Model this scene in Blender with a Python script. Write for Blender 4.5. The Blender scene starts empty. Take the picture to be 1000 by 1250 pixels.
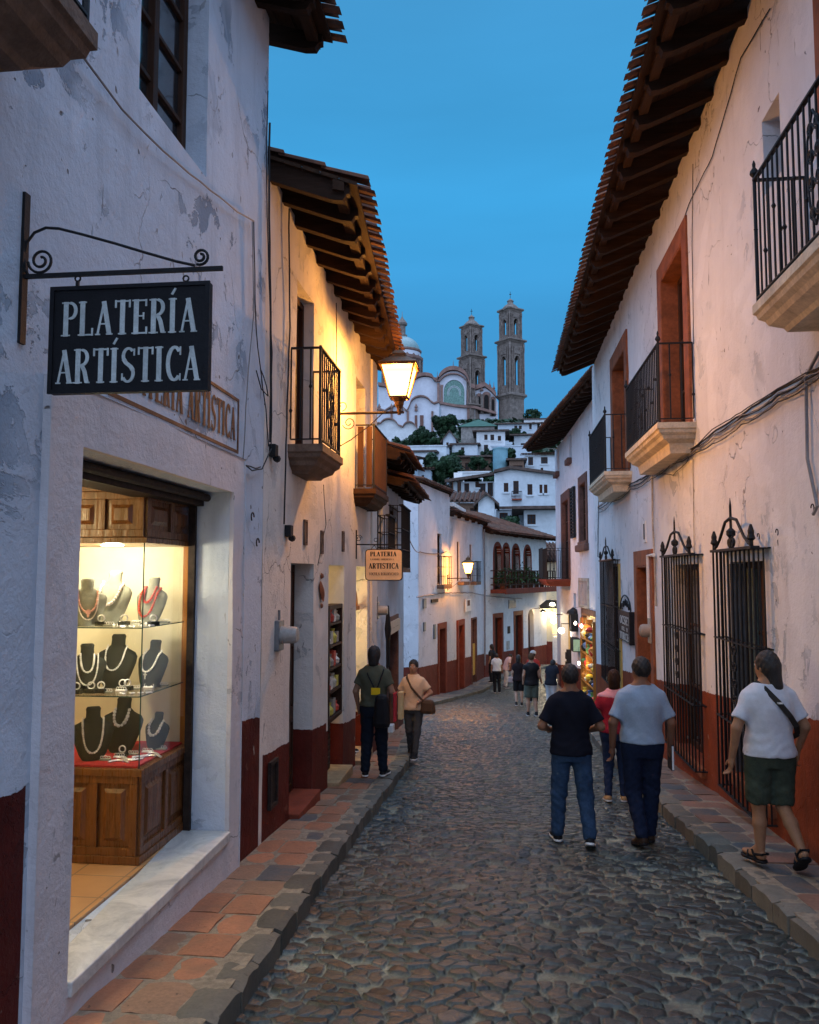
import bpy, bmesh, math, random
import numpy as np
from mathutils import Vector, Matrix, noise
PI = math.pi
R = math.radians
rnd = random.Random(7)
scene = bpy.context.scene
COL = scene.collection

# ------------------------------------------------------------------ camera
ZC = 1.9
FPX = 1000.0                      # focal length in photo pixels (photo is 1000 x 1250)
PITCH = math.atan(75 / FPX)
YAW = math.atan(112 / FPX * math.cos(PITCH))
cam = bpy.data.cameras.new('camera')
cam.sensor_fit = 'HORIZONTAL'
cam.sensor_width = 36.0
cam.lens = 36.0 * FPX / 1000.0
cam.clip_start = 0.05
cam.clip_end = 3000
camo = bpy.data.objects.new('camera', cam)
COL.objects.link(camo)
camo.location = (0, 0, ZC)
camo.rotation_euler = (PI / 2 + PITCH, 0, YAW)
scene.camera = camo

# ------------------------------------------------------------------ sky, dusk
SKY_GAIN = 0.84
world = bpy.data.worlds.new('World')
scene.world = world
world.use_nodes = True
wn = world.node_tree
for n_ in list(wn.nodes):
    wn.nodes.remove(n_)
w_out = wn.nodes.new('ShaderNodeOutputWorld')
w_bg = wn.nodes.new('ShaderNodeBackground')
w_tc = wn.nodes.new('ShaderNodeTexCoord')
w_sep = wn.nodes.new('ShaderNodeSeparateXYZ')
wn.links.new(w_tc.outputs['Generated'], w_sep.inputs[0])
# height gradient: clear blue dusk, zenith out of view brightened to light the street
w_r = wn.nodes.new('ShaderNodeValToRGB')
el = w_r.color_ramp.elements
el[0].position = 0.0; el[0].color = (0.070, 0.27, 0.47, 1)
el[1].position = 1.0; el[1].color = (1.9, 2.6, 3.8, 1)
e_ = el.new(0.22); e_.color = (0.048, 0.265, 0.55, 1)
e_ = el.new(0.42); e_.color = (0.046, 0.325, 0.66, 1)
e_ = el.new(0.62); e_.color = (0.05, 0.26, 0.52, 1)
e_ = el.new(0.74); e_.color = (0.4, 0.8, 1.4, 1)
wn.links.new(w_sep.outputs['Z'], w_r.inputs[0])
# thin cloud bands, barely visible
w_map = wn.nodes.new('ShaderNodeMapping')
w_map.inputs['Scale'].default_value = (1.2, 1.2, 7.0)
w_map.inputs['Rotation'].default_value = (0, R(12), 0)
wn.links.new(w_tc.outputs['Generated'], w_map.inputs[0])
w_noi = wn.nodes.new('ShaderNodeTexNoise')
w_noi.inputs['Scale'].default_value = 1.6
w_noi.inputs['Detail'].default_value = 4
wn.links.new(w_map.outputs[0], w_noi.inputs['Vector'])
w_cr = wn.nodes.new('ShaderNodeMapRange')
w_cr.inputs['From Min'].default_value = 0.35
w_cr.inputs['From Max'].default_value = 0.75
w_cr.inputs['To Min'].default_value = 0.93
w_cr.inputs['To Max'].default_value = 1.06
wn.links.new(w_noi.outputs[0], w_cr.inputs[0])
w_mul = wn.nodes.new('ShaderNodeVectorMath'); w_mul.operation = 'SCALE'
wn.links.new(w_r.outputs[0], w_mul.inputs[0])
wn.links.new(w_cr.outputs[0], w_mul.inputs['Scale'])
# afterglow of the set sun in the west, behind the photographer
w_ag = wn.nodes.new('ShaderNodeMapRange')
w_ag.inputs['From Min'].default_value = 0.15
w_ag.inputs['From Max'].default_value = -0.95
w_ag.inputs['To Min'].default_value = 0.0
w_ag.inputs['To Max'].default_value = 1.0
wn.links.new(w_sep.outputs['Y'], w_ag.inputs[0])
w_mix = wn.nodes.new('ShaderNodeMix'); w_mix.data_type = 'RGBA'
wn.links.new(w_ag.outputs[0], w_mix.inputs['Factor'])
wn.links.new(w_mul.outputs[0], w_mix.inputs[6])
w_mix.inputs[7].default_value = (1.15, 1.45, 2.1, 1)
wn.links.new(w_mix.outputs[2], w_bg.inputs['Color'])
w_bg.inputs['Strength'].default_value = SKY_GAIN
wn.links.new(w_bg.outputs[0], w_out.inputs['Surface'])

scene.view_settings.view_transform = 'Standard'
scene.view_settings.look = 'None'
scene.view_settings.exposure = 0.5
scene.view_settings.gamma = 1.0
scene.cycles.use_denoising = True
scene.cycles.max_bounces = 6
scene.cycles.diffuse_bounces = 3
scene.cycles.glossy_bounces = 2
scene.cycles.transparent_max_bounces = 12
scene.cycles.sample_clamp_indirect = 4.0

# ------------------------------------------------------------------ ground line
def gz(y):
    if y <= 8: return -0.07 * y
    if y <= 33: return -0.07 * y - 0.02 * (y - 8)
    return -2.81 - 0.02 * (y - 33)

# camera helper for far things: turns a photo pixel and a depth into a point
_cp, _sp, _cy, _sy = math.cos(PITCH), math.sin(PITCH), math.cos(YAW), math.sin(YAW)
_FW = Vector((-_sy * _cp, _cy * _cp, _sp)); _RT = Vector((_cy, _sy, 0)); _UP = _RT.cross(_FW)
def at(px, py, Y):
    r = _FW + _RT * ((px - 500) / FPX) - _UP * ((py - 625) / FPX)
    return Vector((0, 0, ZC)) + r * (Y / r.y)

# ------------------------------------------------------------------ object helpers
WLOC = {}
def tag(o, label=None, cat=None, group=None, kind=None):
    if label: o['label'] = label
    if cat: o['category'] = cat
    if group: o['group'] = group
    if kind: o['kind'] = kind
    return o
def thing(name, label, cat, loc, group=None):
    o = bpy.data.objects.new(name, None)
    o.empty_display_size = 0.1
    COL.objects.link(o)
    o.location = loc
    WLOC[o] = Vector(loc)
    return tag(o, label, cat, group)
def kids(o):
    return [c for c in ALLK.get(o, [])]
ALLK = {}
def dup(o, loc=None, rotz=None, label=None, group=None, parent=None, scale=None):
    c = o.copy(); COL.objects.link(c)
    if parent is not None: c.parent = parent
    if loc is not None: c.location = loc
    if rotz is not None: c.rotation_euler = (0, 0, rotz)
    if scale is not None: c.scale = (scale, scale, scale)
    if label: c['label'] = label
    if group: c['group'] = group
    WLOC[c] = Vector(c.location)
    ALLK[c] = []
    for k in ALLK.get(o, []):
        kk = dup(k, parent=c)
        ALLK[c].append(kk)
    return c

class Fr:
    """wall frame: u along the wall, n outwards from it, z up"""
    def __init__(s, ox, oy, ux, uy, nx, ny, oz=0):
        s.o = Vector((ox, oy, oz)); s.u = Vector((ux, uy, 0)).normalized(); s.n = Vector((nx, ny, 0)).normalized()
    def P(s, u, n, z):
        return s.o + s.u * u + s.n * n + Vector((0, 0, z))
W = Fr(0, 0, 1, 0, 0, 1)          # plain world frame (u=x, n=y)
FL = Fr(-2.0, 0, 0, 1, 1, 0)      # left wall: u = world y
FRR = Fr(2.4, 0, 0, 1, -1, 0)     # right wall

class MB:
    def __init__(s): s.v = []; s.f = []
    def add(s, vs, fs):
        k = len(s.v); s.v += [Vector(p) for p in vs]; s.f += [tuple(i + k for i in q) for q in fs]; return s
    def quad(s, a, b, c, d): return s.add([a, b, c, d], [(0, 1, 2, 3)])
    def box(s, u0, u1, n0, n1, z0, z1, fr=W):
        p = [fr.P(u, n, z) for z in (z0, z1) for u, n in ((u0, n0), (u1, n0), (u1, n1), (u0, n1))]
        return s.add(p, [(0, 3, 2, 1), (4, 5, 6, 7), (0, 1, 5, 4), (1, 2, 6, 5), (2, 3, 7, 6), (3, 0, 4, 7)])
    def hexa(s, p): # 8 points bottom 4, top 4
        return s.add(p, [(0, 3, 2, 1), (4, 5, 6, 7), (0, 1, 5, 4), (1, 2, 6, 5), (2, 3, 7, 6), (3, 0, 4, 7)])
    def bar(s, a, b, w, h=None, up=(0, 0, 1)):
        a, b = Vector(a), Vector(b); h = h or w; d = (b - a).normalized(); up = Vector(up)
        if abs(d.dot(up)) > .99: up = Vector((1, 0, 0))
        x = d.cross(up).normalized() * w / 2; y = x.cross(d).normalized() * h / 2
        return s.hexa([a - x - y, a + x - y, a + x + y, a - x + y, b - x - y, b + x - y, b + x + y, b - x + y])
    def tube(s, pts, r, n=6, closed=False):
        pts = [Vector(p) for p in pts]; m = len(pts); rr = r if hasattr(r, '__len__') else [r] * m
        vs = []; px = None
        for i, p in enumerate(pts):
            if closed: d = pts[(i + 1) % m] - pts[i - 1]
            else: d = pts[min(i + 1, m - 1)] - pts[max(i - 1, 0)]
            d = d.normalized() if d.length > 1e-9 else Vector((0, 0, 1))
            if px is None:
                ref = Vector((0, 0, 1)) if abs(d.z) < .9 else Vector((1, 0, 0))
                px = d.cross(ref).normalized()
            px = (px - d * px.dot(d))
            px = px.normalized() if px.length > 1e-6 else d.orthogonal().normalized()
            py = d.cross(px)
            vs += [p + (px * math.cos(2 * PI * k / n) + py * math.sin(2 * PI * k / n)) * rr[i] for k in range(n)]
        fs = []
        for i in range(m if closed else m - 1):
            j = (i + 1) % m
            fs += [(i * n + k, i * n + (k + 1) % n, j * n + (k + 1) % n, j * n + k) for k in range(n)]
        if not closed: fs += [tuple(range(n))[::-1], tuple((m - 1) * n + k for k in range(n))]
        return s.add(vs, fs)
    def lathe(s, prof, c, n=16, axis=(0, 0, 1), sx=1, sy=1):
        c = Vector(c); ax = Vector(axis).normalized(); a = ax.orthogonal().normalized()
        if abs(ax.z) > .99: a = Vector((1, 0, 0))
        b = ax.cross(a); m = len(prof)
        vs = [c + ax * z + (a * math.cos(2 * PI * k / n) * sx + b * math.sin(2 * PI * k / n) * sy) * max(r, 1e-4) for r, z in prof for k in range(n)]
        fs = [(i * n + k, i * n + (k + 1) % n, (i + 1) * n + (k + 1) % n, (i + 1) * n + k) for i in range(m - 1) for k in range(n)]
        fs += [tuple(range(n))[::-1], tuple((m - 1) * n + k for k in range(n))]
        return s.add(vs, fs)
    def prism(s, poly, d): # poly of 3D points extruded along d
        poly = [Vector(p) for p in poly]; d = Vector(d); n = len(poly)
        return s.add(poly + [p + d for p in poly], [tuple(range(n))[::-1], tuple(range(n, 2 * n))] + [(k, (k + 1) % n, n + (k + 1) % n, n + k) for k in range(n)])
    def build(s, name, mat, parent=None, label=None, smooth=False, bevel=0.0, recalc=True, kind=None, cat=None, group=None, origin=None):
        me = bpy.data.meshes.new(name)
        off = WLOC[parent] if parent is not None else (Vector(origin) if origin is not None else Vector((0, 0, 0)))
        me.from_pydata([tuple(p - off) for p in s.v], [], s.f)
        me.materials.append(mat)
        if recalc and len(s.f) < 60000:
            bm = bmesh.new(); bm.from_mesh(me); bmesh.ops.recalc_face_normals(bm, faces=bm.faces); bm.to_mesh(me); bm.free()
        if smooth:
            me.polygons.foreach_set('use_smooth', [True] * len(me.polygons))
            me.set_sharp_from_angle(angle=R(40))
        o = bpy.data.objects.new(name, me)
        COL.objects.link(o)
        if parent is not None:
            o.parent = parent; ALLK.setdefault(parent, []).append(o)
            WLOC[o] = off
        else:
            if origin is not None: o.location = origin
            WLOC[o] = off
        if bevel:
            m = o.modifiers.new('bevel', 'BEVEL'); m.width = bevel; m.segments = 2; m.limit_method = 'ANGLE'; m.angle_limit = R(40)
        tag(o, label, cat, group, kind)
        return o

def arc(c, r, a0, a1, n, fu=(1, 0, 0), fv=(0, 0, 1)):
    c, fu, fv = Vector(c), Vector(fu), Vector(fv)
    return [c + (fu * math.cos(a0 + (a1 - a0) * i / n) + fv * math.sin(a0 + (a1 - a0) * i / n)) * r for i in range(n + 1)]
def spiral(c, r0, r1, a0, a1, n, fu=(1, 0, 0), fv=(0, 0, 1)):
    c, fu, fv = Vector(c), Vector(fu), Vector(fv); out = []
    for i in range(n + 1):
        t = i / n; a = a0 + (a1 - a0) * t; r = r0 + (r1 - r0) * t
        out.append(c + (fu * math.cos(a) + fv * math.sin(a)) * r)
    return out

# ------------------------------------------------------------------ materials
class NT:
    def __init__(s, name):
        s.m = bpy.data.materials.new(name); s.m.use_nodes = True; s.t = s.m.node_tree
        s.b = s.t.nodes['Principled BSDF']; s.out = s.t.nodes['Material Output']
    def n(s, typ, **kw):
        x = s.t.nodes.new(typ)
        for k, v in kw.items():
            if hasattr(x, k) and not k[0].isupper(): setattr(x, k, v)
            else: x.inputs[k].default_value = v
        return x
    def l(s, a, b): s.t.links.new(a, b)
    def coord(s, scale=(1, 1, 1), world=True):
        if world: src = s.n('ShaderNodeNewGeometry').outputs['Position']
        else: src = s.n('ShaderNodeTexCoord').outputs['Object']
        mp = s.n('ShaderNodeMapping'); mp.inputs['Scale'].default_value = scale; s.l(src, mp.inputs[0]); return mp.outputs[0]
    def noise(s, vec, scale, detail=4, rough=.6, dist=0.0):
        x = s.n('ShaderNodeTexNoise'); x.inputs['Scale'].default_value = scale; x.inputs['Detail'].default_value = detail
        x.inputs['Roughness'].default_value = rough; x.inputs['Distortion'].default_value = dist; s.l(vec, x.inputs['Vector']); return x.outputs[0]
    def mr(s, v, a, b, c=0., d=1., clamp=True):
        x = s.n('ShaderNodeMapRange'); x.clamp = clamp
        for k, q in zip(('From Min', 'From Max', 'To Min', 'To Max'), (a, b, c, d)): x.inputs[k].default_value = q
        s.l(v, x.inputs[0]); return x.outputs[0]
    def math(s, op, a, b=None):
        x = s.n('ShaderNodeMath', operation=op)
        for i, q in enumerate((a, b)):
            if q is None: continue
            if isinstance(q, (int, float)): x.inputs[i].default_value = q
            else: s.l(q, x.inputs[i])
        return x.outputs[0]
    def mix(s, f, a, b, mode='MIX'):
        x = s.n('ShaderNodeMix', data_type='RGBA', blend_type=mode)
        for i, q in ((0, f), (6, a), (7, b)):
            if isinstance(q, (int, float)): x.inputs[i].default_value = q
            elif isinstance(q, tuple): x.inputs[i].default_value = q + (1,) if len(q) == 3 else q
            else: s.l(q, x.inputs[i])
        return x.outputs[2]
    def bump(s, h, dist, strength=1.0, nrm=None):
        x = s.n('ShaderNodeBump'); x.inputs['Distance'].default_value = dist; x.inputs['Strength'].default_value = strength
        s.l(h, x.inputs['Height'])
        if nrm is not None: s.l(nrm, x.inputs['Normal'])
        return x.outputs[0]
    def set(s, **kw):
        for k, v in kw.items():
            i = s.b.inputs[k.replace('_', ' ')]
            if isinstance(v, (int, float)): i.default_value = v
            elif isinstance(v, tuple): i.default_value = v + (1,) if len(v) == 3 else v
            else: s.l(v, i)
        return s.m

def flat(name, col, rough=.6, var=.18, scale=9., metal=0., bump=.002, world=False, spec=.22):
    t = NT(name); c = t.coord(world=world)
    n1 = t.noise(c, scale, 5); n2 = t.noise(c, scale * 6, 3)
    f = t.mr(n1, .3, .7, 1 - var, 1 + var)
    g = t.mr(n2, .3, .7, 1 - var * .5, 1 + var * .5)
    k = t.math('MULTIPLY', f, g)
    v = t.n('ShaderNodeVectorMath', operation='SCALE'); v.inputs[0].default_value = col; t.l(k, v.inputs['Scale'])
    t.set(Base_Color=v.outputs[0], Roughness=t.mr(n2, .3, .7, max(rough - .1, 0.02), min(rough + .1, 1)), Metallic=metal)
    t.b.inputs['Specular IOR Level'].default_value = spec
    if bump: t.set(Normal=t.bump(n2, bump))
    return t.m

def wood(name, col, rough=.55, axis=2, dark=.45, world=False, sc=1.0, spec=.15):
    t = NT(name); s = [22 * sc, 22 * sc, 22 * sc]; s[axis] = 1.3 * sc
    c = t.coord(tuple(s), world=world)
    n1 = t.noise(c, 1.0, 6, .65, .6); n2 = t.noise(c, 4.5, 3)
    c2 = t.coord((1, 1, 1), world=world); n3 = t.noise(c2, 3.0, 3)
    a = t.mix(t.mr(n1, .35, .68), tuple(x * dark for x in col), col)
    a = t.mix(t.mr(n3, .35, .7, 0, .45), a, tuple(x * .55 for x in col))
    t.set(Base_Color=a, Roughness=t.mr(n2, .3, .7, rough - .12, rough + .12))
    t.set(Normal=t.bump(n1, .004)); t.b.inputs['Specular IOR Level'].default_value = spec
    return t.m

def plaster(name, col=(.74, .72, .69), dado=(), dadocol=(.20, .035, .018), peel=.5, seed=0., stain=(.40, .42, .45), grime=.5, rot=None):
    """old lime-washed plaster. dado = [(y0, y1, z0, z1)...]: painted red base, its top running from z0 to z1"""
    t = NT(name)
    geo = t.n('ShaderNodeNewGeometry').outputs['Position']
    mp = t.n('ShaderNodeMapping'); mp.inputs['Location'].default_value = (seed * 3.1, seed * 7.7, seed * 1.3); t.l(geo, mp.inputs[0]); c = mp.outputs[0]
    mp2 = t.n('ShaderNodeMapping'); mp2.inputs['Scale'].default_value = (3.2, 3.2, .32); t.l(c, mp2.inputs[0]); cv = mp2.outputs[0]
    big = t.noise(c, .55, 5, .6, .3); med = t.noise(c, 3.2, 6, .65); fine = t.noise(c, 26, 5, .7); st = t.noise(cv, 1.6, 6, .62, .4)
    base = t.mix(t.mr(big, .34, .68, 0, .5), col, tuple(a * b for a, b in zip(col, (.86, .84, .86))))
    base = t.mix(t.mr(med, .38, .66, 0, .32), base, tuple(a * .80 for a in col))
    base = t.mix(t.mr(st, .52, .74, 0, grime), base, stain)
    # grey marks and small scars
    v1 = t.noise(t.coord((2.6, 2.6, .9)), 3.6, 4, .5, 1.2)
    sc = t.mr(v1, .70, .72)
    base = t.mix(t.math('MULTIPLY', sc, .7), base, (.16, .15, .14))
    # flaked paint: edges of chips
    pn = t.noise(c, 2.3, 7, .68, .5); pm = t.noise(c, .45, 3)
    zone = t.mr(pm, .50 - .05 * peel, .60)
    chip = t.math('MULTIPLY', t.mr(pn, .56, .575), zone)
    base = t.mix(t.math('MULTIPLY', chip, peel), base, tuple(a * b for a, b in zip(col, (.42, .47, .52))))
    dots = t.mr(t.noise(c, 9.5, 2, .4), .76, .775)
    base = t.mix(t.math('MULTIPLY', dots, .8), base, (.10, .08, .065))
    vo = t.n('ShaderNodeTexVoronoi', feature='DISTANCE_TO_EDGE'); vo.inputs['Scale'].default_value = .85
    wv = t.n('ShaderNodeVectorMath', operation='ADD'); ns = t.n('ShaderNodeTexNoise'); ns.inputs['Scale'].default_value = 2.4; ns.inputs['Detail'].default_value = 7; t.l(c, ns.inputs['Vector'])
    sv = t.n('ShaderNodeVectorMath', operation='SCALE'); t.l(ns.outputs['Color'], sv.inputs[0]); sv.inputs['Scale'].default_value = .5; t.l(c, wv.inputs[0]); t.l(sv.outputs[0], wv.inputs[1]); t.l(wv.outputs[0], vo.inputs['Vector'])
    crack = t.math('MULTIPLY', t.mr(vo.outputs['Distance'], .0045, .0015), t.mr(t.noise(c, .8, 3), .50, .58))
    base = t.mix(t.math('MULTIPLY', crack, .55), base, (.13, .12, .12))
    # repaired patches, whiter than the wall
    rp = t.mr(t.noise(c, 1.15, 2, .4, .8), .60, .625)
    base = t.mix(t.math('MULTIPLY', rp, .35), base, tuple(min(1, a * 1.15) for a in col))
    h = t.math('SUBTRACT', t.math('ADD', t.math('MULTIPLY', fine, .30), t.math('MULTIPLY', med, .8)), t.math('MULTIPLY', crack, .6))
    h = t.math('SUBTRACT', h, t.math('MULTIPLY', chip, .35 * peel))
    h = t.math('SUBTRACT', h, t.math('MULTIPLY', dots, .5))
    rough = .88
    if dado:
        sp = t.n('ShaderNodeSeparateXYZ'); t.l(geo, sp.inputs[0])
        yy, zz = sp.outputs['Y'], sp.outputs['Z']; tot = None
        wob = t.mr(t.noise(c, 7, 4), .3, .7, -.012, .012, False)
        for (y0, y1, z0, z1) in dado:
            k = (z1 - z0) / (y1 - y0)
            line = t.math('ADD', t.math('ADD', t.math('MULTIPLY', yy, k), z0 - k * y0), wob)
            m = t.math('LESS_THAN', zz, line)
            m = t.math('MULTIPLY', m, t.math('GREATER_THAN', yy, y0)); m = t.math('MULTIPLY', m, t.math('LESS_THAN', yy, y1))
            tot = m if tot is None else t.math('MAXIMUM', tot, m)
        red = t.mix(t.mr(med, .35, .7), dadocol, tuple(a * .62 for a in dadocol))
        red = t.mix(t.mr(st, .5, .75, 0, .5), red, (.10, .035, .022))
        red = t.mix(t.math('MULTIPLY', dots, .8), red, (.4, .36, .32))
        wear = t.math('MULTIPLY', t.mr(t.noise(c, 5.5, 6, .7), .62, .65), .45)
        red = t.mix(wear, red, (.22, .11, .08))
        base = t.mix(tot, base, red)
        t.set(Roughness=t.mr(tot, 0, 1, .88, .62))
    else: t.set(Roughness=rough)
    t.set(Base_Color=base, Normal=t.bump(h, .028, .9))
    t.b.inputs['Specular IOR Level'].default_value = .12
    return t.m

def emit(name, col, s):
    t = NT(name); t.set(Base_Color=(0.8, .8, .8), Emission_Color=col); t.b.inputs['Emission Strength'].default_value = s; return t.m
def glass(name, tint=(1, 1, 1), refl=1.0, rough=.02):
    t = NT(name); t.t.nodes.remove(t.b)
    tr = t.n('ShaderNodeBsdfTransparent'); tr.inputs[0].default_value = tint + (1,)
    gl = t.n('ShaderNodeBsdfGlossy'); gl.inputs['Roughness'].default_value = rough
    fr = t.n('ShaderNodeLayerWeight'); fr.inputs[0].default_value = .5
    f2 = t.math('MULTIPLY', t.math('ADD', t.math('MULTIPLY', t.math('POWER', fr.outputs['Facing'], 4.0), .6), .035), refl)
    mx = t.n('ShaderNodeMixShader'); t.l(f2, mx.inputs[0]); t.l(tr.outputs[0], mx.inputs[1]); t.l(gl.outputs[0], mx.inputs[2]); t.l(mx.outputs[0], t.out.inputs['Surface'])
    return t.m

M = {}
M['iron'] = flat('wrought_iron', (.008, .008, .009), .6, .4, 30, spec=.3)
M['iron_rust'] = flat('rusty_iron', (.03, .02, .016), .6, .5, 20, .2)
M['wood_dark'] = wood('dark_beam_wood', (.042, .020, .011), .75, 0, world=True)
M['wood_beam_y'] = wood('beam_wood', (.065, .032, .017), .75, 1, world=True)
M['wood_cab'] = wood('varnished_cabinet_wood', (.24, .085, .022), .32, 2, .40, spec=.6)
M['wood_cab_h'] = wood('varnished_cabinet_rail', (.26, .095, .026), .35, 0, .5, spec=.5)
M['wood_light'] = wood('orange_pine', (.52, .22, .05), .4, 2, .6)
M['wood_red'] = wood('red_brown_door', (.16, .045, .018), .5, 2, .6)
M['wood_brown'] = wood('brown_door', (.07, .032, .018), .6, 2, .5)
M['red_trim'] = flat('red_ochre_trim', (.20, .042, .020), .7, .25, 5)
M['brown_trim'] = flat('brown_stone_trim', (.13, .065, .05), .75, .3, 6)
M['orange_trim'] = flat('orange_brown_plaster', (.24, .080, .035), .7, .35, 4)
M['stone_trim'] = flat('carved_stone', (.40, .35, .29), .85, .3, 6, bump=.006)
M['stone_dark'] = flat('dark_carved_stone', (.16, .10, .07), .8, .3, 8, bump=.006)
M['pane'] = flat('dark_window_glass', (.015, .022, .028), .08, .3, 2, bump=0, spec=1.0)
M['pane_far'] = flat('dark_far_window', (.02, .026, .034), .5, .3, 2, bump=0, spec=.2)
M['pane'].node_tree.nodes['Principled BSDF'].inputs['IOR'].default_value = 2.3
M['dark'] = flat('dark_interior', (.012, .010, .009), .9, .3, 2)  # near-black colour standing in for the shade of unlit interiors
M['rubber'] = flat('black_cable', (.02, .02, .022), .6, .2)
M['cable_grey'] = flat('grey_cable', (.22, .21, .21), .6, .2)
M['metal_grey'] = flat('grey_metal', (.18, .19, .20), .45, .2, 6, .4)
M['meter'] = flat('meter_grey', (.30, .29, .27), .5, .2, 6)
M['white'] = flat('white_paint', (.75, .74, .72), .6, .1)
M['cream'] = flat('cream_paint', (.78, .70, .45), .7, .08)
M['black'] = flat('black_paint', (.008, .008, .010), .6, .3, 8, spec=.25)
M['letter'] = flat('pale_letter_paint', (.50, .54, .52), .6, .2, 20, bump=.0004)
M['glass'] = glass('clear_glass')
M['leaf'] = flat('dark_leaves', (.035, .075, .022), .6, .5, 1.2, bump=0)
M['leaf2'] = flat('hill_tree_leaves', (.013, .034, .013), .7, .55, .35, bump=0, world=True)
M['trunk'] = flat('bark', (.08, .06, .045), .9, .3, 5)
# ------------------------------------------------------------------ cobbled road
def grid_mesh(name, xs, ys, Z, mat, cols=None, kind='structure', attr='stone', smooth=True):
    nx, ny = len(xs), len(ys)
    X, Y = np.meshgrid(xs, ys)
    co = np.stack([X, Y, Z], -1).reshape(-1, 3).astype(np.float32)
    i = (np.arange(ny - 1)[:, None] * nx + np.arange(nx - 1)[None]).reshape(-1)
    q = np.stack([i, i + 1, i + nx + 1, i + nx], -1).astype(np.int32)
    me = bpy.data.meshes.new(name)
    me.vertices.add(len(co)); me.vertices.foreach_set('co', co.ravel())
    me.loops.add(q.size); me.loops.foreach_set('vertex_index', q.ravel())
    me.polygons.add(len(q)); me.polygons.foreach_set('loop_start', np.arange(0, q.size, 4, dtype=np.int32)); me.polygons.foreach_set('loop_total', np.full(len(q), 4, dtype=np.int32))
    me.update(calc_edges=True)
    if smooth: me.polygons.foreach_set('use_smooth', np.ones(len(q), dtype=bool))
    if cols is not None:
        a = me.color_attributes.new(attr, 'FLOAT_COLOR', 'POINT'); a.data.foreach_set('color', cols.reshape(-1, 4).astype(np.float32).ravel())
    me.materials.append(mat)
    o = bpy.data.objects.new(name, me); COL.objects.link(o)
    if kind: o['kind'] = kind
    return o

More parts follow.
